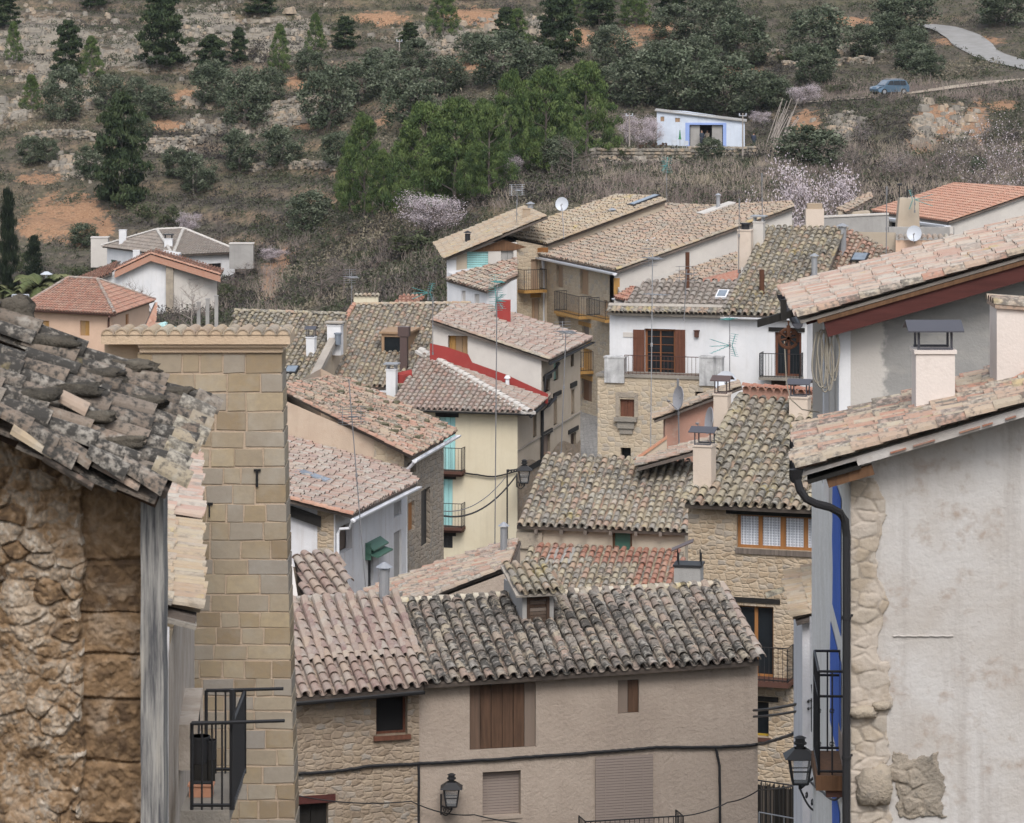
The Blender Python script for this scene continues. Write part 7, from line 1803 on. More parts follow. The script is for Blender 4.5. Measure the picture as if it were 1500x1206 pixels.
def ribbon(name, label, pts, wid, m, off=.10):
    P = [ground_hit(x, y) for x, y in pts]; Q = []
    for a, b in zip(P, P[1:]):
        n = max(2, int((b - a).length / 1.2))
        for i in range(n): Q.append(a.lerp(b, i / n))
    Q.append(P[-1]); mb = MB(); rows_ = []
    for _ in range(6): Q = [Q[0]] + [(a + b * 2 + c_) / 4 for a, b, c_ in zip(Q, Q[1:], Q[2:])] + [Q[-1]]
    wid0 = wid
    for i, p in enumerate(Q):
        wid = wid0 * (1 + .16 * noise.noise(Vector((i * .35, wid0, 0))))
        d = (Q[min(i + 1, len(Q) - 1)] - Q[max(i - 1, 0)]); d.z = 0; d.normalize(); s = Vector((-d.y, d.x, 0)); zc = max(ground(p.x + s.x * k * wid / 2, p.y + s.y * k * wid / 2) for k in (-1, -.5, 0, .5, 1))
        rows_.append([Vector((p.x + s.x * wid * (k / 4 - .5), p.y + s.y * wid * (k / 4 - .5), p.z + off)) for k in range(5)])
    for a, b in zip(rows_, rows_[1:]):
        for k in range(4): mb.face([a[k], a[k + 1], b[k + 1], b[k]])
    return tag(mb.build(name, mats(m)), label, None, None, 'structure'), Q
M['road'] = plaster('road_surface', (.30, .295, .29), (.24, .235, .225), .3, (.3, .27, .23), .2)
M['track'] = plaster('dirt_track', (.40, .34, .27), (.32, .27, .21), .4, bump=.3)
RQ = ribbon('road', 'pale concrete road curving up the hill at top right', [(1570, 112), (1500, 96), (1462, 86), (1436, 76), (1424, 66), (1416, 56), (1402, 48), (1385, 42), (1370, 38), (1350, 36)], 4.6, 'road', .03)
TQ = ribbon('track', 'narrow dirt track along the bank where the blue car stands', [(1180, 150), (1260, 145), (1320, 139), (1400, 128), (1470, 118), (1560, 112)], 2.6, 'track', .03)
def bed(x, y, z):
    """ground levelled under the road and the track"""
    for Q, w in ((RQ[1], 2.6), (TQ[1], 1.5)):
        if not (Q[0].x - 9 < x < Q[0].x + 9) and not any(abs(q.x - x) < w + 3 and abs(q.y - y) < w + 3 for q in Q[::6]): continue
        q = min(Q, key=lambda q: (q.x - x) ** 2 + (q.y - y) ** 2); d = math.hypot(q.x - x, q.y - y)
        if d < w + 3: k = max(0, min(1, (d - w) / 3)); z = (q.z - .10) * (1 - k) + z * k
    return z
me = bpy.data.meshes.new('ground'); vs = []; ora = []; roc = []; gra = []
for y in ys:
    for x in xs:
        z = ground(x, y); z = bed(x, y, z) if 330 < y < 440 and 20 < x < 85 else z; vs.append((x, y, z))
        o = r = g = 0.0
        if y > 230 and y < 470:
            px = CX + F * x / y; py = -z / y * F
            if -150 < px < 1650:
                n = noise.noise(Vector((x * .22, y * .22, z * .5)))
                o = blob(ORANGE, px, py); r = blob(ROCK, px, py)
                if py > 215 and px > 640 and y < 345: g = max(g, .4)
                g = max(g, .8 * max(0, noise.noise(Vector((x * .035, y * .05, 7)))))
        ora.append(o); roc.append(r); gra.append(g)
nx_ = len(xs); fs = [(j * nx_ + i, j * nx_ + i + 1, (j + 1) * nx_ + i + 1, (j + 1) * nx_ + i) for j in range(len(ys) - 1) for i in range(nx_ - 1)]
me.from_pydata(vs, [], fs)
for nm, dat in (('orange', ora), ('rock', roc), ('grass', gra)):
    at = me.attributes.new(nm, 'FLOAT', 'POINT'); at.data.foreach_set('value', dat)
me.polygons.foreach_set('use_smooth', [True] * len(me.polygons)); me.update()
g = bpy.data.objects.new('ground', me); COL.objects.link(g); tag(g, 'dry terraced hillside and the ground under the village', None, None, 'structure')
t = NT('hillside', .95, .1); c = t.coord('World'); geo = t.n('NewGeometry'); sx = t.n('SeparateXYZ'); t.set(sx.inputs[0], geo.outputs['Normal'])
n1 = t.noise(c, .35, 5, .65); n2 = t.noise(c, 1.6, 5, .7); n3 = t.noise(c, 5, 4, .65); st = t.noise(t.coord('World', scale=(.25, .25, 2.2)), 1.0, 5, .7)
base = t.ramp(n2, [(.3, (.060, .053, .044)), (.5, (.108, .094, .077)), (.68, (.175, .148, .116))])
base = t.mix(t.math('MULTIPLY', t.ramp(n1, [(.48, 0.0), (.62, .55)]), 1), base, (.10, .10, .055))
base = t.mix(t.math('MULTIPLY', t.attr('grass'), t.ramp(n3, [(.35, .2), (.65, 1.0)])), base, (.13, .125, .065))
slope = t.ramp(sx.outputs[2], [(.72, 1.0), (.93, 0.0)])
och = t.ramp(st, [(.35, (.24, .16, .105)), (.55, (.40, .27, .17)), (.7, (.46, .37, .27))])
base = t.mix(t.math('MULTIPLY', slope, t.ramp(n2, [(.38, 0.0), (.6, .9)])), base, och)
def mask(a, lo, hi): return t.ramp(t.math('ADD', t.attr(a), t.math('MULTIPLY', t.math('SUBTRACT', t.noise(c, .8, 6, .72, .6), .5), 3.2)), [(lo, 0.0), (hi, 1.0)])
rockc = t.ramp(st, [(.32, (.11, .10, .09)), (.45, (.25, .225, .19)), (.6, (.33, .295, .24)), (.72, (.18, .165, .145))])
base = t.mix(t.math('MULTIPLY', mask('rock', .5, .72), .9), base, rockc)
base = t.mix(t.math('MULTIPLY', mask('orange', .46, .72), .92), base, t.ramp(n3, [(.3, (.25, .145, .09)), (.55, (.38, .225, .135)), (.8, (.44, .31, .21))]))
t.bump(t.math('ADD', t.math('MULTIPLY', st, 1.2), n3), .8, .35); me.materials.append(t.col(base))

# cobbled street between the cream house and the white house
mb = MB(); q = [XY(760, 130), XY(960, 130), XY(905, 172), XY(852, 178)]; zs = (-23.2, -23.2, -20.5, -20.5)
mb.face([Vector((p.x, p.y, z)) for p, z in zip(q, zs)], 0, .5, [(p.x, p.y) for p in q]); 
tag(mb.build('street', mats(rubble('cobbles', [(.26, .25, .24), (.32, .31, .29), (.22, .21, .2)], (.18, .17, .16), 5, 1, .08))), 'grey cobbled street climbing between the houses', None, None, 'structure')

# ================================================================== plants
def leafmat(name, cols, rough=.75, var=.35):
    t = NT(name, rough, .2); c = t.coord('World'); n = t.noise(c, 1.3, 3)
    k = len(cols); b = t.ramp(t.attr(), [((i + .5) / k, q) for i, q in enumerate(cols)])
    return t.col(t.mix(t.math('MULTIPLY', n, var), b, sh(cols[0], .6)))
M['f_pine'] = leafmat('pine_needles', [(.036, .064, .024), (.064, .102, .034), (.096, .140, .044), (.13, .175, .058)])
M['f_dkpine'] = leafmat('dark_pine_needles', [(.022, .036, .018), (.034, .054, .024), (.048, .070, .030), (.065, .085, .038)])
M['f_olive'] = leafmat('olive_leaves', [(.046, .062, .036), (.072, .092, .056), (.105, .128, .082), (.165, .185, .13)])
M['f_bush'] = leafmat('bush_leaves', [(.045, .058, .028), (.07, .085, .04), (.095, .11, .055)])
M['f_blossom'] = leafmat('almond_blossom', [(.42, .355, .385), (.54, .475, .505), (.64, .58, .61), (.48, .42, .45)], var=.15)
M['f_cypress'] = leafmat('cypress_leaves', [(.010, .017, .009), (.017, .027, .013), (.027, .038, .018)])
M['f_palm'] = leafmat('palm_fronds', [(.10, .12, .05), (.18, .18, .09), (.30, .26, .16)])
M['bark'] = wood('bark_grey', (.16, .135, .12), .5); M['twig'] = plain('twigs', (.17, .14, .125), .9); M['twigpale'] = plain('twigs_pale', (.33, .29, .26), .9)
def leaf(mb, P, s, asp, rr, tint, up=0.0):
    a = Vector((rr.gauss(0, 1), rr.gauss(0, 1), rr.gauss(0, 1) + up)).normalized(); b = a.cross(Vector((rr.gauss(0, 1), rr.gauss(0, 1), rr.gauss(0, 1)))).normalized()
    a = a * s; b = b * (s * asp)
    mb.face([P - a * .5 - b * .35, P + a * .1 - b * .5, P + a * .6, P + a * .1 + b * .5], 0, tint)
def limbs(mb, rr, base, top, r, n, spread, lo=.3, hi=.95, seg=4, sub=0, droop=0.0):
    ends = []
    def wig(a, b, k, w): 
        return [a.lerp(b, i / k) + (Vector((rr.uniform(-1, 1), rr.uniform(-1, 1), rr.uniform(-.4, .4))) * w if 0 < i < k else Vector()) for i in range(k + 1)]
    tr = wig(base, top, 5, spread * .06); mb.tube(tr, r, 6, r2=r * .3)
    for i in range(n):
        t = lo + (hi - lo) * i / max(1, n - 1); k = t * 5; j = min(4, int(k)); p = tr[j].lerp(tr[j + 1], k - j)
        a = rr.uniform(0, 6.28); L = spread * rr.uniform(.65, 1.1) * (1.1 - .5 * abs(t - .5))
        e = p + Vector((math.cos(a) * L, math.sin(a) * L, L * rr.uniform(.25, .7) - droop * L))
        q = wig(p, e, 3, L * .08); mb.tube(q, r * (.55 - .3 * t), 4, r2=r * .08); ends.append(e)
        for _ in range(sub):
            s0 = q[1].lerp(q[3], rr.random()); e2 = s0 + Vector((rr.uniform(-1, 1), rr.uniform(-1, 1), rr.uniform(.1, 1))).normalized() * L * rr.uniform(.3, .6)
            mb.tube([s0, (s0 + e2) / 2 + Vector((rr.uniform(-1, 1), rr.uniform(-1, 1), 0)) * L * .04, e2], r * .13, 3, r2=r * .04, cap=False); ends.append(e2)
    return ends
def proto(kind, seed):
    """returns (trunk MB, crown MB or None, crown material, trunk material); unit tree: height 1, width ~1"""
    rr = random.Random(seed); tm, cm = MB(), MB(); B = Vector((0, 0, -.03))
    def clump(C, rx, rz, n, s, asp, t0, up=0, tj=.22):
        for _ in range(n):
            d = Vector((rr.gauss(0, 1), rr.gauss(0, 1), rr.gauss(0, 1))).normalized() * (rr.random() ** .4)
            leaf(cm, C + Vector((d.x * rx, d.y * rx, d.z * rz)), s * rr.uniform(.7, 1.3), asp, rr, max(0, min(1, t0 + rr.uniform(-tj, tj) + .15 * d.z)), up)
    if kind == 'pine':      # bright bushy Aleppo pine
        limbs(tm, rr, B, Vector((rr.uniform(-.03, .03), 0, .93)), .022, 12, .30, .2, .9)
        for i in range(230):
            z = .05 + .93 * rr.random() ** .85; R_ = .53 * (1 - z) ** .66 * (.72 + .28 * min(1, z / .2)) + .03
            a = rr.uniform(0, 6.28); q = R_ * math.sqrt(rr.uniform(.15, 1)); t0 = rr.uniform(.1, .9)
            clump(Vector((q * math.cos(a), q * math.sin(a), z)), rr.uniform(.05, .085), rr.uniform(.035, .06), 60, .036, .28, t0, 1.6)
        return tm, cm, 'f_pine', 'bark'
    if kind == 'dkpine':    # dark layered pine
        limbs(tm, rr, B, Vector((rr.uniform(-.03, .03), 0, .95)), .020, 14, .32, .15, .9)
        for i in range(170):
            z = .05 + .93 * rr.random(); R_ = .60 * (1 - z) ** .5 * (.5 + .5 * min(1, z / .3)) * (.8 + .3 * math.sin(z * 26 + seed)) + .03
            a = rr.uniform(0, 6.28); q = R_ * math.sqrt(rr.uniform(.2, 1)); t0 = rr.uniform(.0, .8)
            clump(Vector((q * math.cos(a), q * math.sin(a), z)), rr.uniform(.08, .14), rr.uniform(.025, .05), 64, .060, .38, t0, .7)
        return tm, cm, 'f_dkpine', 'bark'
    if kind == 'olive':
        ends = limbs(tm, rr, B, Vector((rr.uniform(-.08, .08), rr.uniform(-.05, .05), .5)), .045, 7, .36, .35, 1.0)
        for i in range(90):
            a = rr.uniform(0, 6.28); z = rr.uniform(.10, .97); R_ = .46 * math.sqrt(max(.05, 1 - ((z - .5) / .5) ** 2)); q = R_ * math.sqrt(rr.uniform(.1, 1))
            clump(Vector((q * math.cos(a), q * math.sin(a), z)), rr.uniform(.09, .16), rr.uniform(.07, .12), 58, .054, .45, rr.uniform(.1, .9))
        return tm, cm, 'f_olive', 'bark'
    if kind == 'bush':
        limbs(tm, rr, B, Vector((0, 0, .5)), .03, 5, .35, .1, 1)
        for i in range(22):
            a = rr.uniform(0, 6.28); q = .42 * math.sqrt(rr.random()); clump(Vector((q * math.cos(a), q * math.sin(a), rr.uniform(.12, .85 - q * .7))), .15, .12, 40, .07, .5, rr.uniform(.1, .9))
        return tm, cm, 'f_bush', 'bark'
    if kind == 'almond':
        ends = limbs(tm, rr, B, Vector((rr.uniform(-.06, .06), 0, .62)), .030, 22, .40, .22, 1.0, sub=7)
        for e in ends:
            for _ in range(46):
                P = e + Vector((rr.gauss(0, .045), rr.gauss(0, .045), rr.gauss(0, .045))); leaf(cm, P, rr.uniform(.009, .016), .9, rr, rr.random())
        return tm, cm, 'f_blossom', 'twig'
    if kind == 'sparse':    # few flowers, mostly branches
        ends = limbs(tm, rr, B, Vector((rr.uniform(-.06, .06), 0, .72)), .022, 18, .42, .22, 1.0, sub=12)
        for e in ends:
            for _ in range(5):
                P = e + Vector((rr.gauss(0, .04), rr.gauss(0, .04), rr.gauss(0, .04))); leaf(cm, P, rr.uniform(.008, .013), .9, rr, rr.random())
        return tm, cm, 'f_blossom', 'twig'
    if kind in ('bare', 'barepale'):
        limbs(tm, rr, B, Vector((rr.uniform(-.06, .06), 0, .7)), .020, 16, .40, .12, 1.0, sub=14); return tm, None, None, 'twig' if kind == 'bare' else 'twigpale'
    if kind == 'cypress':
        tm.tube([B, Vector((0, 0, .9))], .03, 5, r2=.01)
        for i in range(60):
            z = .05 + .93 * i / 60; R_ = .42 * math.sin(math.pi * min(1, (z * .92 + .10)) ) ** .7 if z < .98 else .05
            for k in range(2):
                a = rr.uniform(0, 6.28); q = R_ * rr.uniform(.3, .85); clump(Vector((q * math.cos(a), q * math.sin(a), z)), .20, .03, 70, .055, .35, rr.uniform(.0, .7), 2.0)
        return tm, cm, 'f_cypress', 'bark'
    if kind == 'palm':
        tm.tube([B, Vector((.01, 0, .35)), Vector((0, 0, .62))], .05, 8, r2=.04)
        for i in range(34):
            a = rr.uniform(0, 6.28); el = rr.uniform(-.5, 1.2); L = rr.uniform(.32, .5); pts = []
            for k in range(7):
                s = k / 6; pts.append(Vector((math.cos(a) * L * s * math.cos(el * .6), math.sin(a) * L * s * math.cos(el * .6), .62 + L * (s * math.sin(el) - .55 * s * s))))
            t0 = .8 if el < 0 else rr.uniform(.05, .5)
            for p, q in zip(pts, pts[1:]):
                d = (q - p).normalized(); sd = d.cross(Z).normalized() if abs(d.z) < .98 else Vector((1, 0, 0))
                for k in range(4):
                    o = p.lerp(q, k / 4)
                    for sg in (-1, 1): cm.face([o, o + d * .035, o + sd * sg * .09 + d * .06 - Z * .04], 0, t0)
        return tm, cm, 'f_palm', 'bark'
PROTO = {}
_park = Vector((0, 0, 0))
def tree(kind, P, h, w, label, group, variant=None):
    nv = {'pine': 5, 'dkpine': 4, 'olive': 6, 'bush': 3, 'almond': 3, 'sparse': 2, 'bare': 3, 'barepale': 2, 'cypress': 1, 'palm': 2}[kind]
    v = R.randrange(nv) if variant is None else variant % nv
    if (kind, v) not in PROTO:
        tm, cm, lm, bm = proto(kind, 100 * v + len(kind)); rootname = {'pine': 'pine_tree', 'dkpine': 'pine_tree', 'olive': 'olive_tree', 'bush': 'bush', 'almond': 'almond_tree', 'sparse': 'almond_tree', 'bare': 'bare_tree', 'barepale': 'bare_tree', 'cypress': 'cypress_tree', 'palm': 'palm_tree'}[kind]
        root = thing(rootname, label, rootname.split('_')[0] + ('' if kind == 'bush' else ' tree'), (0, 0, 0))
        tm.build('trunk', mats(bm), root)
        if cm: cm.build('crown', mats(lm), root)
        root.location = P; PROTO[(kind, v)] = root
    else: root = dup(PROTO[(kind, v)], P)
    root.scale = (w, w, h); root.rotation_euler = (0, 0, R.uniform(0, 6.28)); root['label'] = label; root['group'] = group
    return root
ZN = {'TL': 'on the rocky slope at the top left', 'ML': 'on the terraces above the grey roofed villa', 'TC': 'on the upper slope at top centre', 'MC': 'on the terraces above the bright pine grove', 'GR': 'in the bright pine grove', 'HB': 'in the belt behind the white hut', 'TR': 'beside the concrete road at top right', 'HR': 'on the slope between the hut and the road', 'BK': 'below the car bank at right', 'LV': 'around the far left villas', 'GD': 'in the garden by the white hut', 'EM': 'on the embankment behind the village roofs'}
T = [  # kind, px, base, top, width, zone
 ('dkpine', 236, 98, -8, 66, 'TL'), ('dkpine', 100, 110, 34, 42, 'TL'), ('pine', 134, 114, 56, 34, 'TL'), ('dkpine', 310, 112, 54, 46, 'TL'), ('pine', 410, 106, 38, 32, 'TL'), ('pine', 462, 82, 22, 30, 'TL'), ('dkpine', 505, 72, 28, 34, 'TL'), ('pine', 20, 92, 36, 26, 'TL'), ('pine', 46, 166, 112, 32, 'TL'), ('dkpine', 350, 92, 44, 26, 'TL'), ('dkpine', 8, 40, -6, 40, 'TL'), ('dkpine', 380, 24, -22, 44, 'TL'), ('dkpine', 140, 12, -30, 40, 'TL'),
 ('dkpine', 177, 303, 146, 74, 'ML'),
 ('olive', 94, 180, 108, 58, 'ML'), ('olive', 160, 166, 114, 54, 'ML'), ('olive', 228, 176, 132, 52, 'ML'), ('olive', 310, 156, 96, 58, 'ML'), ('olive', 358, 192, 110, 66, 'ML'), ('olive', 394, 152, 104, 44, 'ML'), ('olive', 46, 243, 204, 38, 'ML'), ('olive', 70, 240, 208, 30, 'ML'), ('olive', 130, 264, 220, 40, 'ML'), ('olive', 256, 262, 222, 40, 'ML'), ('olive', 288, 284, 234, 54, 'ML'), ('olive', 352, 252, 198, 52, 'ML'), ('olive', 414, 246, 192, 58, 'ML'), ('olive', 494, 248, 200, 44, 'ML'), ('olive', 454, 342, 288, 68, 'ML'), ('bush', 208, 325, 284, 44, 'ML'), ('bush', 245, 332, 292, 42, 'ML'), ('olive', 200, 158, 120, 40, 'ML'), ('olive', 210, 205, 176, 30, 'ML'),
 ('olive', 480, 192, 108, 74, 'MC'), ('olive', 530, 152, 92, 66, 'MC'), ('olive', 598, 192, 112, 74, 'MC'), ('olive', 560, 132, 78, 60, 'MC'), ('olive', 655, 142, 88, 60, 'MC'), ('olive', 732, 128, 54, 86, 'MC'), ('olive', 784, 126, 74, 60, 'MC'), ('olive', 452, 118, 78, 46, 'MC'), ('olive', 610, 100, 62, 44, 'MC'), ('olive', 690, 96, 52, 44, 'MC'), ('dkpine', 742, 70, 14, 40, 'MC'),
 ('pine', 650, 55, -14, 48, 'TC'), ('dkpine', 600, 72, 36, 30, 'TC'), ('dkpine', 818, 92, -4, 64, 'TC'), ('pine', 758, 72, 16, 38, 'TC'), ('dkpine', 878, 42, -12, 54, 'TC'), ('pine', 930, 40, -12, 52, 'TC'), ('pine', 850, 28, -20, 40, 'TC'), ('olive', 895, 102, 44, 62, 'TC'), ('dkpine', 985, 22, -20, 44, 'TC'),
 ('pine', 533, 320, 174, 78, 'GR'), ('pine', 513, 312, 205, 48, 'GR'), ('pine', 622, 318, 158, 108, 'GR'), ('pine', 598, 306, 196, 70, 'GR'), ('pine', 668, 306, 150, 116, 'GR'), ('pine', 715, 292, 160, 80, 'GR'), ('pine', 748, 262, 112, 80, 'GR'), ('pine', 800, 252, 106, 100, 'GR'), ('pine', 858, 232, 98, 104, 'GR'), ('pine', 710, 240, 150, 76, 'GR'), ('pine', 776, 246, 126, 80, 'GR'), ('pine', 690, 284, 176, 70, 'GR'), ('pine', 832, 214, 108, 70, 'GR'), ('pine', 560, 318, 225, 52, 'GR'), ('pine', 646, 300, 172, 70, 'GR'),
 ('olive', 940, 154, 84, 84, 'HB'), ('olive', 1000, 164, 78, 86, 'HB'), ('olive', 1062, 172, 92, 92, 'HB'), ('olive', 1046, 66, -6, 76, 'HB'), ('olive', 1110, 168, 108, 72, 'HB'), ('olive', 1086, 98, 28, 84, 'HB'), ('olive', 900, 148, 98, 60, 'HB'), ('olive', 970, 120, 66, 72, 'HB'), ('olive', 1020, 120, 60, 70, 'HB'), ('olive', 1138, 160, 118, 46, 'HB'), ('olive', 985, 60, 14, 60, 'HB'),
 ('olive', 1198, 92, 18, 88, 'HR'), ('olive', 1190, 128, 70, 62, 'HR'), ('olive', 1264, 86, 40, 54, 'HR'), ('bush', 1226, 138, 118, 34, 'HR'), ('bush', 1150, 96, 70, 36, 'HR'),
 ('olive', 1322, 54, -14, 88, 'TR'), ('olive', 1340, 92, 46, 46, 'TR'), ('olive', 1334, 104, 66, 60, 'TR'), ('olive', 1470, 38, -14, 76, 'TR'), ('olive', 1356, 116, 78, 50, 'TR'), ('olive', 1300, 66, 24, 50, 'TR'), ('bush', 1432, 92, 78, 26, 'TR'),
 ('olive', 1186, 246, 190, 90, 'BK'), ('almond', 1178, 158, 122, 56, 'HR'), ('almond', 1184, 315, 222, 142, 'BK'), ('sparse', 1450, 338, 178, 150, 'BK'), ('sparse', 1495, 330, 205, 120, 'BK'), ('sparse', 1312, 262, 222, 60, 'BK'), ('barepale', 1438, 205, 165, 30, 'BK'), ('bare', 1250, 262, 205, 60, 'BK'), ('bare', 1390, 270, 205, 60, 'BK'), ('bare', 1340, 280, 225, 50, 'BK'), ('sparse', 1262, 215, 178, 40, 'BK'), ('olive', 1435, 262, 232, 26, 'BK'),
 ('almond', 932, 222, 164, 58, 'GD'), ('almond', 957, 216, 172, 36, 'GD'), ('almond', 1112, 186, 162, 34, 'GD'), ('olive', 1040, 238, 206, 38, 'GD'), ('olive', 820, 252, 206, 50, 'GD'), ('bare', 838, 258, 196, 56, 'GD'), ('bush', 884, 228, 217, 30, 'GD'), ('bush', 915, 235, 205, 30, 'GD'), ('bush', 1078, 213, 200, 26, 'GD'),
 ('almond', 632, 350, 280, 116, 'EM'), ('almond', 750, 262, 222, 32, 'EM'), ('sparse', 735, 270, 252, 36, 'EM'), ('bush', 610, 372, 330, 80, 'EM'), ('bare', 655, 345, 310, 40, 'EM'), ('bare', 470, 440, 385, 90, 'EM'), ('bare', 505, 430, 372, 70, 'EM'), ('almond', 400, 385, 362, 44, 'EM'),
 ('cypress', 11, 450, 284, 34, 'LV'), ('cypress', 50, 420, 348, 30, 'LV'), ('palm', 57, 452, 378, 104, 'LV'), ('palm', 12, 462, 394, 110, 'LV'), ('bush', 32, 402, 358, 34, 'LV'), ('almond', 275, 346, 310, 38, 'LV'), ('bare', 324, 358, 318, 34, 'LV'), ('bush', 331, 440, 408, 32, 'LV'), ('bush', 112, 408, 384, 36, 'LV'), ('barepale', 282, 470, 400, 60, 'LV'), ('bare', 200, 446, 402, 50, 'LV'), ('bare', 262, 476, 428, 40, 'LV'), ('bush', 100, 428, 402, 40, 'LV'), ('bare', 360, 420, 380, 60, 'LV'), ('olive', 120, 362, 330, 40, 'LV'),
]
DESC = {'pine': 'bright green pine', 'dkpine': 'dark green pine', 'olive': 'grey green olive tree', 'bush': 'low green bush', 'almond': 'pale pink blossoming almond', 'sparse': 'thinly blossoming almond', 'bare': 'bare leafless tree', 'barepale': 'bare pale branched tree', 'cypress': 'slender dark cypress', 'palm': 'fan of palm fronds'}
ORD = ['leftmost', 'second from left', 'third from left', 'fourth from left', 'fifth from left', 'sixth from left', 'seventh from left', 'eighth from left', 'ninth from left', 'tenth from left', 'eleventh from left', 'twelfth from left', 'thirteenth from left', 'fourteenth from left', 'fifteenth from left', 'sixteenth from left', 'seventeenth from left', 'eighteenth from left', 'nineteenth from left', 'twentieth from left']
cl = {}
for q in T: cl.setdefault((q[0], q[5]), []).append(q)
for (kind, zn), L_ in cl.items():
    L_.sort(key=lambda q: q[1])
    for i, (k, px, b, tp, w, z_) in enumerate(L_):
        P = ground_hit(px, b, 225 if zn not in ('BK',) else 216); Y = P.y
        if zn == 'BK' and tp > 200 and b > 300: P = V(px, b, 225); ht = V(0, tp, 225).z; P.z = ground(P.x, P.y); Y = 225; b = tp + (ht - P.z) * F / Y
        if zn == 'LV' and b > 440: P = V(px, b, 262); Y = 262; ht = V(0, tp, 262).z; P.z = ground(P.x, P.y); b = tp + (ht - P.z) * F / Y
        lab = DESC[kind] + ' ' + ZN[zn] + ('' if len(L_) == 1 else ', ' + ('rightmost' if i == len(L_) - 1 else ORD[i]))
        tree(kind, P, (b - tp) / F * Y * (1.1 if kind == 'olive' else 1.04), w / F * Y * (1.2 if kind in ('pine', 'dkpine', 'olive') else 1.1), lab, {'pine': 'pines on the hillside', 'dkpine': 'pines on the hillside', 'olive': 'olive trees on the terraces', 'almond': 'almond trees in flower', 'sparse': 'almond trees in flower'}.get(kind, kind.replace('barepale', 'bare') + ' plants on the hillside'))
# ---- scrub: nobody could count it
t = NT('scrub_leaves', .9, .1); b = t.ramp(t.attr(), [(0, (.040, .037, .034)), (.25, (.098, .086, .08)), (.42, (.072, .078, .048)), (.6, (.042, .058, .030)), (.8, (.13, .118, .094)), (1, (.21, .185, .135))]); M['scrub'] = t.col(b)
rr = random.Random(21); mb = MB()
def tuft(mb, P, w, h, n, t0, blade=.25, spread=1.0):
    """low mound of small leaves and twigs"""
    for _ in range(n):
        a = rr.uniform(0, 6.28); el = math.asin(rr.uniform(.05, 1)); q = rr.uniform(.6, 1.0)
        o = P + Vector((math.cos(a) * math.cos(el) * w * .55 * q, math.sin(a) * math.cos(el) * w * .55 * q, h * math.sin(el) * q))
        leaf(mb, o, rr.uniform(.12, .24) * (.7 + .4 * w), .5, rr, max(0, min(1, t0 + rr.uniform(-.14, .14))), .6)
cnt = 0
while cnt < 25000:
    y = 232 + 200 * rr.random() ** .9; px = rr.uniform(-60, 1560); x = (px - CX) / F * y; z = ground(x, y); py = -z / y * F
    if py < -15 or py > 480: continue
    if y < 245 and px > 660: continue
    if 1180 < px and 88 < py < 150 and abs(py - (150 - (px - 1180) * .11)) < 6: continue
    if px > 1360 and py < 100 and rr.random() < .45: continue
    o_ = blob(ORANGE, px, py); r_ = blob(ROCK, px, py)
    if rr.random() < o_ * 1.05 or rr.random() < r_ * .38: continue
    if 955 < px < 1100 and 176 < py < 226: continue
    if any((p.x - x) ** 2 + (p.y - y) ** 2 < 4.6 for p in RQ[1][::2]) or any((p.x - x) ** 2 + (p.y - y) ** 2 < 4 for p in TQ[1][::2]): continue
    dens = noise.noise(Vector((x * .06, y * .06, 11)))
    if rr.random() > .72 + .6 * dens: continue
    t0 = .5 + .9 * noise.noise(Vector((x * .05, y * .07, 5))) + rr.uniform(-.22, .22); big = rr.random()
    tuft(mb, Vector((x, y, z)), (w_ := rr.uniform(.6, 1.3) + (.9 if big > .92 else 0)), w_ * rr.uniform(.4, .65), int(10 + 9 * w_), t0); cnt += 1
for x0, x1, y0, y1, n in ((380, 700, 320, 450, 1500), (690, 1120, 240, 300, 1300), (1110, 1500, 150, 330, 1700), (230, 420, 370, 460, 500)):
    for _ in range(n):
        P = ground_hit(rr.uniform(x0, x1), rr.uniform(y0, y1), 220)
        if P.y < 224: continue
        pxx, pyy = CX + F * P.x / P.y, -P.z / P.y * F
        if rr.random() < blob(ORANGE, pxx, pyy) * 1.6 or rr.random() < blob(ROCK, pxx, pyy): continue
        w_ = rr.uniform(.5, 1.4); tuft(mb, P, w_, w_ * rr.uniform(.45, .75), int(10 + 10 * w_), .32 + .5 * noise.noise(P * .12) + rr.uniform(-.2, .25))
o = mb.build('scrub', mats('scrub')); tag(o, 'low grey brown scrub and heather covering the hillside', None, None, 'stuff')
mb = MB(); cnt = 0
t = NT('dry_brush', .9, .1); M['brush'] = t.col(t.ramp(t.attr(), [(0, (.10, .078, .07)), (.4, (.17, .135, .125)), (.7, (.25, .21, .19)), (1, (.33, .28, .22))]))
AREAS = [(860, 1130, 246, 306, 560), (690, 860, 262, 312, 60), (1110, 1500, 215, 330, 1100), (1180, 1500, 122, 150, 200), (380, 680, 340, 450, 120), (250, 420, 390, 470, 160)]
for x0, x1, y0, y1, n in AREAS:
    for _ in range(n):
        px, py = rr.uniform(x0, x1), rr.uniform(y0, y1); P = ground_hit(px, py, 218)
        if -P.z / P.y * F < y0 - 25 or P.y < 222: continue
        if x0 == 690 and py < 250 and px > 860: continue
        hgt = rr.uniform(.4, 1.35); t0 = .45 + rr.uniform(-.3, .4) + .5 * noise.noise(P * .1)
        for _k in range(15):
            o = P + Vector((rr.gauss(0, .5), rr.gauss(0, .5), -.1)); e = o + Vector((rr.gauss(0, .28), rr.gauss(0, .28), 1)) * hgt * rr.uniform(.5, 1.1); s = Vector((rr.uniform(.008, .022), 0, 0))
            m_ = (o + e) / 2 + Vector((rr.gauss(0, .12), 0, 0)); mb.face([o - s, o + s, m_ + s * .8, m_ - s * .8], 0, max(0, min(1, t0))); mb.face([m_ - s * .8, m_ + s * .8, e + s * .3, e - s * .3], 0, max(0, min(1, t0 + .15)))
o = mb.build('dry_brush', mats('brush')); tag(o, 'dry leafless brush and reeds on the banks behind the houses', None, None, 'stuff')
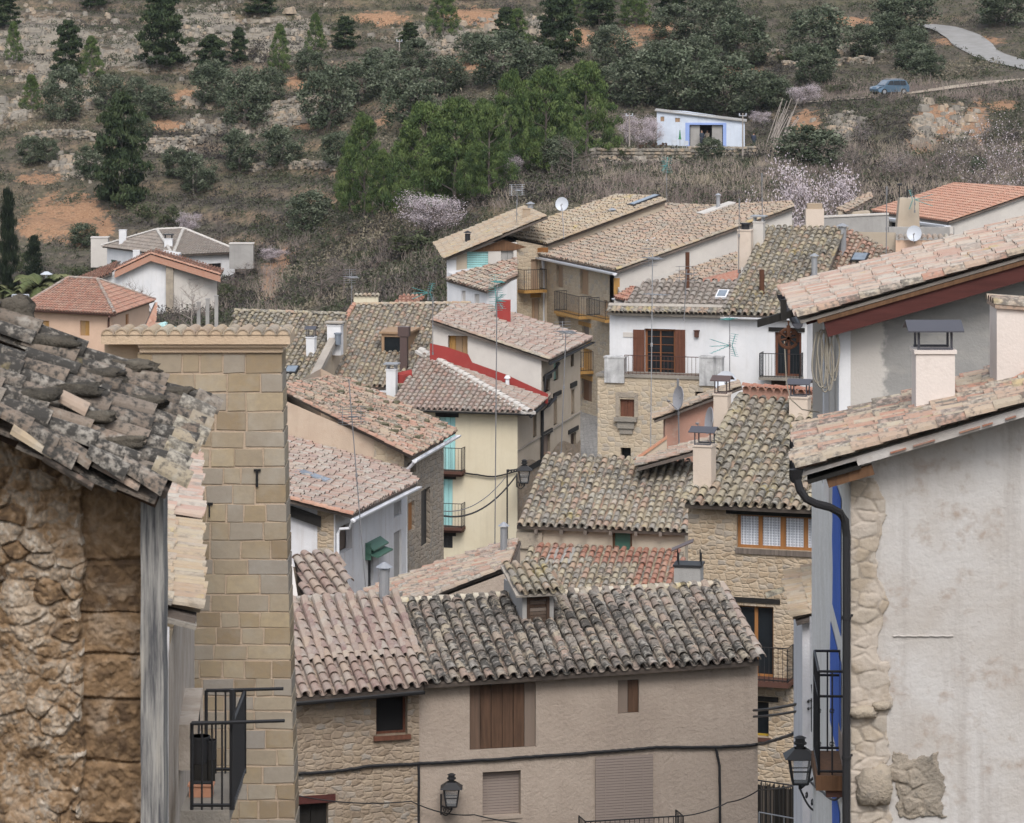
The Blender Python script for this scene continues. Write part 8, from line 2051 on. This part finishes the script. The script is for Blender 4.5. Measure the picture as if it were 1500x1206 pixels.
# rocks
mb = MB(); cnt = 0
for _ in range(2000):
    a, b, rx, ry = rr.choice(ROCK); px, py = a + rr.gauss(0, .6) * rx, b + rr.gauss(0, .6) * ry
    if not (-20 < px < 1520 and -5 < py < 340) or (px > 1340 and py < 112): continue
    P = ground_hit(px, py)
    s = rr.uniform(.25, .9) * (1.7 if rr.random() < .12 else 1); N = 6; c0 = [Vector((rr.uniform(.7, 1.2) * math.cos(i), rr.uniform(.7, 1.2) * math.sin(i), 0)) * s * .6 for i in [k * 1.047 for k in range(6)]]
    up = [Vector((p.x * .7, p.y * .7, s * rr.uniform(.25, .5))) for p in c0]; mb.idx([P + p - Z * .15 for p in c0] + [P + p for p in up], [(k, (k + 1) % 6, 6 + (k + 1) % 6, 6 + k) for k in range(6)] + [(6, 7, 8, 9, 10, 11)], 0, rr.random())
t = NT('hill_rock', .95, .1); c = t.coord('World'); f = t.noise(c, 3, 5, .7); M['hrock'] = t.col(t.mix(t.ramp(f, [(.4, 0.0), (.7, .7)]), t.ramp(t.attr(), [(0, (.20, .185, .16)), (.5, (.31, .28, .235)), (1, (.37, .29, .21))]), (.16, .145, .13)))
tag(mb.build('rocks', mats('hrock')), 'pale loose stones and broken strata scattered on the slope', None, None, 'stuff')

# ================================================================== hut, people, car
hb = ground_hit(1025, 216).y; HY = hb
h = thing('hut', 'small white hut with blue trim and a wide dark doorway on the hillside', 'hut', V(1025, 215, HY))
W = newW(XY(962, HY + .3), XY(1091, HY - .3)); bz = V(0, 224, HY).z
zt_ = top_px(W, [(962, 163), (1003, 165), (1064, 174), (1091, 179)])
darkhole(h, W, (1010, 1059, 183, 216), 'dark', 1.2, 'doorway')
for r in ((967.5, 973, 171, 178), (989, 996, 173, 179)): boards(h, W, r, 'w_tan', 1, .08)
wallpart(h, W, zt_, bz - 2, plaster('hut_whitewash', (.60, .66, .76), (.52, .58, .68), .3, (.42, .44, .46), .3, streak=.3, streakcol=(.42, .44, .48)), close=5.0)
mb = MB(); 
for r in ((1004, 1010, 180, 216), (1059, 1064, 180, 216), (1010, 1059, 180, 183)): u0, u1, z0, z1 = W.rect(r); W.box(mb, u0, u1, z0, z1, -.02, .03)
mb.build('blue_trim', mats(plaster('blue_trim', (.30, .40, .72), (.26, .36, .66), .1)), h)
for r in ((1011, 1025, 184, 216), (1043, 1058, 184, 216)): 
    u0, u1, z0, z1 = W.rect(r); mb = MB(); W.box(mb, u0, u1, z0, z1, -.35, -.28); mb.build('door', mats('concrete'), h)
mb = MB(); a, b = W.P(-.2, zt_(0) + .02, .25), W.P(W.len + .2, zt_(W.len) + .02, .25); mb.obox(a, b - a, -W.n * 5.4, Z * .10); mb.build('roof', mats('concrete'), h)
def person(px, py, hgt, yaw, top, legs, hair, label, arms=0, skin=(.40, .25, .18)):
    P = ground_hit(px, py, 300); t = thing('person', label, 'person', P)
    s = hgt / 1.75; J = {'pel': (0, 0, .93), 'chest': (0, 0, 1.28), 'neck': (0, 0, 1.48), 'head': (0, -.02, 1.62), 'crown': (0, -.01, 1.72)}
    vs = [(0, 0, .93), (0, 0, 1.12), (0, .01, 1.33), (0, 0, 1.47), (0, -.02, 1.57), (0, -.02, 1.70)]; rd = [.15, .14, .165, .06, .085, .075]; ed = [(0, 1), (1, 2), (2, 3), (3, 4), (4, 5)]
    for sg in (-1, 1):
        k = len(vs); a = arms
        vs += [(sg * .19, 0, 1.40), (sg * .24, -.04 - .08 * a, 1.14 + .03 * a), (sg * .22, -.10 - .22 * a, .92 + .2 * a), (sg * .21, -.13 - .26 * a, .84 + .2 * a)]; rd += [.065, .05, .038, .035]; ed += [(2, k), (k, k + 1), (k + 1, k + 2), (k + 2, k + 3)]
        k = len(vs); vs += [(sg * .10, 0, .84), (sg * .11, -.02, .48), (sg * .11, .02, .09), (sg * .12, -.13, .045)]; rd += [.095, .062, .045, .04]; ed += [(0, k), (k, k + 1), (k + 1, k + 2), (k + 2, k + 3)]
    m_ = bpy.data.meshes.new('body'); m_.from_pydata([tuple(c_ * s for c_ in v) for v in vs], ed, []); o = bpy.data.objects.new('tmp', m_); COL.objects.link(o)
    sk = o.modifiers.new('s', 'SKIN'); 
    if not m_.skin_vertices: pass
    for i, r_ in enumerate(rd): m_.skin_vertices[0].data[i].radius = (r_ * s * (1.15 if i in (1, 2) else 1), r_ * s * (.8 if i in (0, 1, 2) else 1))
    m_.skin_vertices[0].data[0].use_root = True
    o.modifiers.new('d', 'SUBSURF').render_levels = 1
    dg = bpy.context.evaluated_depsgraph_get(); nm = bpy.data.meshes.new_from_object(o.evaluated_get(dg)); bpy.data.objects.remove(o)
    nm.name = 'body'; nm.materials.clear()
    for k_, c_ in enumerate((top, legs, skin, (.03, .028, .025))): nm.materials.append(plain('cloth_%s_%d' % (label[:6].replace(' ', ''), k_), c_, .85))
    for p in nm.polygons:
        c_ = p.center / s; z = c_.z; p.material_index = 2 if z > 1.46 or (abs(c_.x) > .17 and z < (.88 + .2 * arms) and z > .7) else (3 if z < .1 else (1 if z < .93 and abs(c_.x) < .2 else 0)); p.use_smooth = True
    b_ = bpy.data.objects.new('body', nm); COL.objects.link(b_); b_.parent = t
    mb = MB(); 
    for i in range(5):
        th = i / 4 * 1.9; rr_ = .098 * s
        if i < 4:
            for j in range(10):
                f = lambda th_, j_: P + Vector((rr_ * math.sin(th_) * math.cos(j_ * .628), rr_ * math.sin(th_) * math.sin(j_ * .628) + .015 * s, 1.645 * s + rr_ * math.cos(th_)))
                th2 = (i + 1) / 4 * (1.9 if True else 1); 
                if math.sin((j + .5) * .628) < -.35 and i >= 2: continue
                mb.face([f(th, j), f(th2, j), f(th2, j + 1), f(th, j + 1)])
    mb.build('hair', mats(plain('hair_' + label[:5].strip(), hair, .8)), t)
    t.rotation_euler = (0, 0, yaw); return t
person(1104, 221, 1.75, 2.6, (.035, .045, .075), (.03, .05, .045), (.03, .025, .02), 'person in a dark blue jacket and dark trousers standing beside the leaning poles')
person(1080, 213, 1.7, 1.2, (.03, .035, .06), (.04, .04, .055), (.05, .04, .035), 'person in dark clothes standing against the white right wall of the hut', 1)
person(1028, 217, 1.72, .3, (.03, .04, .06), (.05, .06, .08), (.06, .045, .03), 'person in dark blue clothes standing at the hut doorway', .6)
person(1036, 216, 1.66, -.5, (.36, .30, .24), (.20, .17, .14), (.30, .26, .22), 'person in beige clothes standing just inside the hut doorway', .8)
# leaning poles, each a thing
for i in range(16):
    b = ground_hit(1122 + i * 1.5 + rr.uniform(-2, 2), 216 + rr.uniform(-4, 4), 300); dx, dz = rr.uniform(1.2, 2.4), rr.uniform(2.6, 5.2)
    e = b + Vector((dx, rr.uniform(.3, 1.2), dz)); t = thing('wooden_pole', 'long grey pole in the bundle leaning beside the white hut', 'pole', b, 'leaning poles beside the white hut'); mb = MB(); mb.tube([b - Z * .2, (b + e) / 2 + Vector((rr.uniform(-.08, .08), 0, 0)), e], .05, 5, r2=.03); mb.build('pole', mats('twigpale'), t)
def chair(px, py, yaw, label, m='dish'):
    P = ground_hit(px, py, 300); t = thing('garden_chair', label, 'chair', P, 'white plastic chairs by the hut'); c_, s_ = math.cos(yaw), math.sin(yaw); a, b = Vector((c_, s_, 0)), Vector((-s_, c_, 0))
    mb = MB(); mb.obox(P - a * .24 - b * .22 + Z * .42, a * .48, b * .44, Z * .03); mb.build('seat', mats(m), t); mb = MB(); mb.obox(P - a * .24 + b * .2 + Z * .452, a * .48, b * .03, Z * .42); mb.build('backrest', mats(m), t)
    for i in (-1, 1):
        for j in (-1, 1): mb = MB(); mb.tube([P + a * .21 * i + b * .19 * j, P + a * .2 * i + b * .18 * j + Z * .42], .02, 5); mb.build('leg', mats(m), t)
chair(989, 219, .4, 'white plastic garden chair, left of the pair before the hut'); chair(1004, 220, -.5, 'white plastic garden chair, right of the pair before the hut')
P = ground_hit(996, 216, 300); t = thing('folded_parasol', 'folded green parasol standing between the white chairs', 'parasol', P); mb = MB(); mb.tube([P, P + Z * 1.7], .025, 6); mb.build('pole', mats('mast'), t); mb = MB(); mb.tube([P + Z * .75, P + Z * .95, P + Z * 1.65], .17, 8, r2=.04); mb.build('canopy', mats(plain('parasol_green', (.03, .20, .08), .7)), t)
P = ground_hit(955, 226, 300); t = thing('log_pile', 'dark pile of cut logs on the terrace left of the hut', 'log pile', P); mb = MB()
for i in range(48):
    q = P + Vector((rr.uniform(-1.4, 1.4), rr.uniform(-.3, .3), .12 + .17 * (i % 6))); mb.tube([q - Vector((0, .5, 0)), q + Vector((0, .5, 0))], rr.uniform(.08, .12), 7)
mb.build('logs', mats('w_dark'), t)
for lb, px, b, tp in (('thin wooden utility pole at the right end of the hut terrace', 1088, 238, 166), ('slim wooden pole among the garden almonds left of the hut', 922, 225, 166), ('wooden utility pole with two insulators above the grey roofed villa', 283, 285, 230), ('pale post with blue top on the upper slope', 585, 76, 58)):
    P = ground_hit(px, b); t = thing('utility_pole', lb, 'pole', P, 'wooden poles on the hillside'); hh = (b - tp) / F * P.y; mb = MB(); mb.tube([P - Z * .3, P + Z * hh], .09, 6, r2=.06); mb.build('pole', mats('twigpale'), t)
    mb = MB(); mb.tube([P + Z * (hh - .25) - Vector((.35, 0, 0)), P + Z * (hh - .25) + Vector((.35, 0, 0))], .035, 5); 
    for k in (-.3, .3): mb.tube([P + Z * (hh - .22) + Vector((k, 0, 0)), P + Z * (hh - .02) + Vector((k, 0, 0))], .06, 6)
    mb.build('crossarm', mats('dish'), t)
# dry stone terrace walls across the slope
for k, (lb, pts) in enumerate((
    ('long low dry stone terrace wall above the middle olives, left of the pine grove', [(322, 196), (372, 190), (430, 182), (482, 178)]),
    ('dry stone terrace wall below the leftmost olives of the slope', [(40, 206), (90, 200), (140, 206)]),
    ('broken terrace wall right of the big dark pine', [(205, 218), (250, 214), (300, 210)]),
    ('terrace wall between the olives at upper centre', [(400, 160), (450, 152), (478, 150)]),
    ('pale terrace wall below the right hand olives near the road', [(1150, 100), (1210, 96), (1280, 92)]),
    ('short terrace wall above the left end of the car track', [(1060, 88), (1110, 84), (1150, 82)]),
    ('terrace wall ledge under the olives left of the bright pines', [(370, 250), (430, 247), (500, 250)]),
    ('upper terrace wall among the top centre pines', [(620, 84), (680, 80), (740, 84)]))):
    t = thing('terrace_wall', lb, 'wall', ground_hit(*pts[0]), 'dry stone terrace walls on the slope'); mb = MB()
    for (x0, y0), (x1, y1) in zip(pts, pts[1:]):
        n = int(abs(x1 - x0) / 3.4)
        for i in range(n):
            P = ground_hit(x0 + (x1 - x0) * i / n, y0 + (y1 - y0) * i / n + 1.5 * math.sin(i * .9 + k))
            for lv in range(3):
                stone(mb, P + Vector((rr.uniform(-.12, .12), rr.uniform(-.12, .12), .05 + .27 * lv)), rr.uniform(.5, .85), .5, rr.uniform(.25, .4), None, .3, 1, seed=i * 3 + lv + k * 77)
    mb.build('stones', mats('hrock'), t)
# dry stone terrace wall below the hut
t = thing('dry_stone_wall', 'low dry stone terrace wall in front of the white hut', 'wall', ground_hit(980, 240, 280)); mb = MB(); k = 0
for i in range(150):
    px = 868 + i * 1.6; P = ground_hit(px, 236 - (4 if px > 1010 else 0), 270)
    for lv in range(4): stone(mb, P + Vector((rr.uniform(-.1, .1), -.15 + rr.uniform(-.1, .1), .1 + .3 * lv)), rr.uniform(.35, .7), .5, rr.uniform(.22, .34), None, .25, 1, seed=i * 4 + lv) if (i + lv) % 2 else None
mb.build('stones', mats('hrock'), t)
# the car
P = ground_hit(1303, 143, 330); CZ = P.z + .28
car = thing('parked_car', 'dark blue estate car with roof bars on the dirt track', 'car', Vector((P.x, P.y, CZ)))
prof_ = [(-2.15, .35), (-2.2, .62), (-2.05, .86), (-1.15, 1.0), (-.55, 1.52), (-.3, 1.60), (1.4, 1.62), (1.75, 1.55), (2.1, 1.05), (2.2, .95), (2.2, .4), (2.1, .30), (-2.0, .28)]
ya = rad(28); ca, sa = math.cos(ya), math.sin(ya); O = Vector((P.x, P.y, CZ))
def cp(x, y, z): x, y, z = x * .9, y * .95, z * .95; return O + Vector((x * ca - y * sa, x * sa + y * ca, z))
def inset(x, z): return .90 - (.14 * max(0, (z - 1.0) / .6)) - (.10 if abs(x) > 2.05 else 0)
mb = MB(); n = len(prof_)
for sg in (-1, 1):
    f = [cp(x, sg * inset(x, z), z) for x, z in prof_]
    mb.face(f if sg < 0 else list(reversed(f)))
for i in range(n):
    (x0, z0), (x1, z1) = prof_[i], prof_[(i + 1) % n]; mb.face([cp(x0, -inset(x0, z0), z0), cp(x0, inset(x0, z0), z0), cp(x1, inset(x1, z1), z1), cp(x1, -inset(x1, z1), z1)])
mb.build('body', mats(plain('car_blue', (.10, .165, .235), .3, .3, .5, .1)), car)
mb = MB(); q = lambda x, z, o=.012: cp(x, -inset(x, z) - o, z)
for a, b in (((-.98, 1.06), (-.05, 1.06)), ((.0, 1.06), (.85, 1.06)), ((.9, 1.06), (1.75, 1.06))):
    x0, x1 = a[0], b[0]; tx0 = max(x0, -.50) if x0 < -.5 else x0; tx1 = min(x1, 1.62)
    mb.face([q(x0, 1.06), q(x1, 1.06), q(tx1, 1.52), q(tx0, 1.52)])
mb.build('side_window', mats('glass'), car)
mb = MB(); mb.face([cp(-1.13, .78, 1.04), cp(-1.13, -.78, 1.04), cp(-.60, -.68, 1.51), cp(-.60, .68, 1.51)]); mb.v = [p + Vector((-ca * .02, -sa * .02, .015)) for p in mb.v]; mb.build('windscreen', mats('skyglass'), car)
for wx in (-1.35, 1.35):
    for sg in (-1, 1):
        mb = MB(); mb.tube([cp(wx, sg * .70, .33), cp(wx, sg * .92, .33)], .33, 16); w_ = mb.build('wheel', mats('iron'), car); mb = MB(); mb.tube([cp(wx, sg * .90, .33), cp(wx, sg * .935, .33)], .2, 12); mb.build('rim', mats('steel'), w_)
for sg in (-1, 1): mb = MB(); c_ = cp(-2.06, sg * .6, .74); mb.cbox(c_ - Z * .08, .16, .34, .17, ya); mb.build('headlight', mats('dish'), car)
mb = MB(); 
for sg in (-1, 1): mb.tube([cp(-.2, sg * .62, 1.70), cp(1.5, sg * .62, 1.70)], .025, 5); mb.tube([cp(-.2, sg * .62, 1.6), cp(-.2, sg * .62, 1.7)], .02, 4); mb.tube([cp(1.5, sg * .62, 1.6), cp(1.5, sg * .62, 1.7)], .02, 4)
for xx in (0, 1.2): mb.tube([cp(xx, -.66, 1.72), cp(xx, .66, 1.72)], .025, 5)
mb.build('roof_rack', mats('steel'), car)
# ---- thin air between here and the hill
if HAZE > 0:
    t = NT('haze_air'); t.t.nodes.remove(t.b); pv = t.n('ShaderNodeVolumePrincipled'[10:]); pv.inputs['Density'].default_value = HAZE; pv.inputs['Color'].default_value = (.86, .91, 1, 1)
    pv.inputs['Anisotropy'].default_value = .3; t.t.links.new(pv.outputs[0], t.out.inputs['Volume'])
    mb = MB(); mb.obox(Vector((-960, -200, -34)), Vector((1920, 0, 0)), Vector((0, 2400, 0)), Z * 90); o = mb.build('haze', [t.m]); tag(o, 'thin haze between the village and the hillside', None, None, 'stuff')
for o in bpy.data.objects:
    l = o.get('label')
    if l and len(l.split()) > 16: print('LONG', o.name, l)
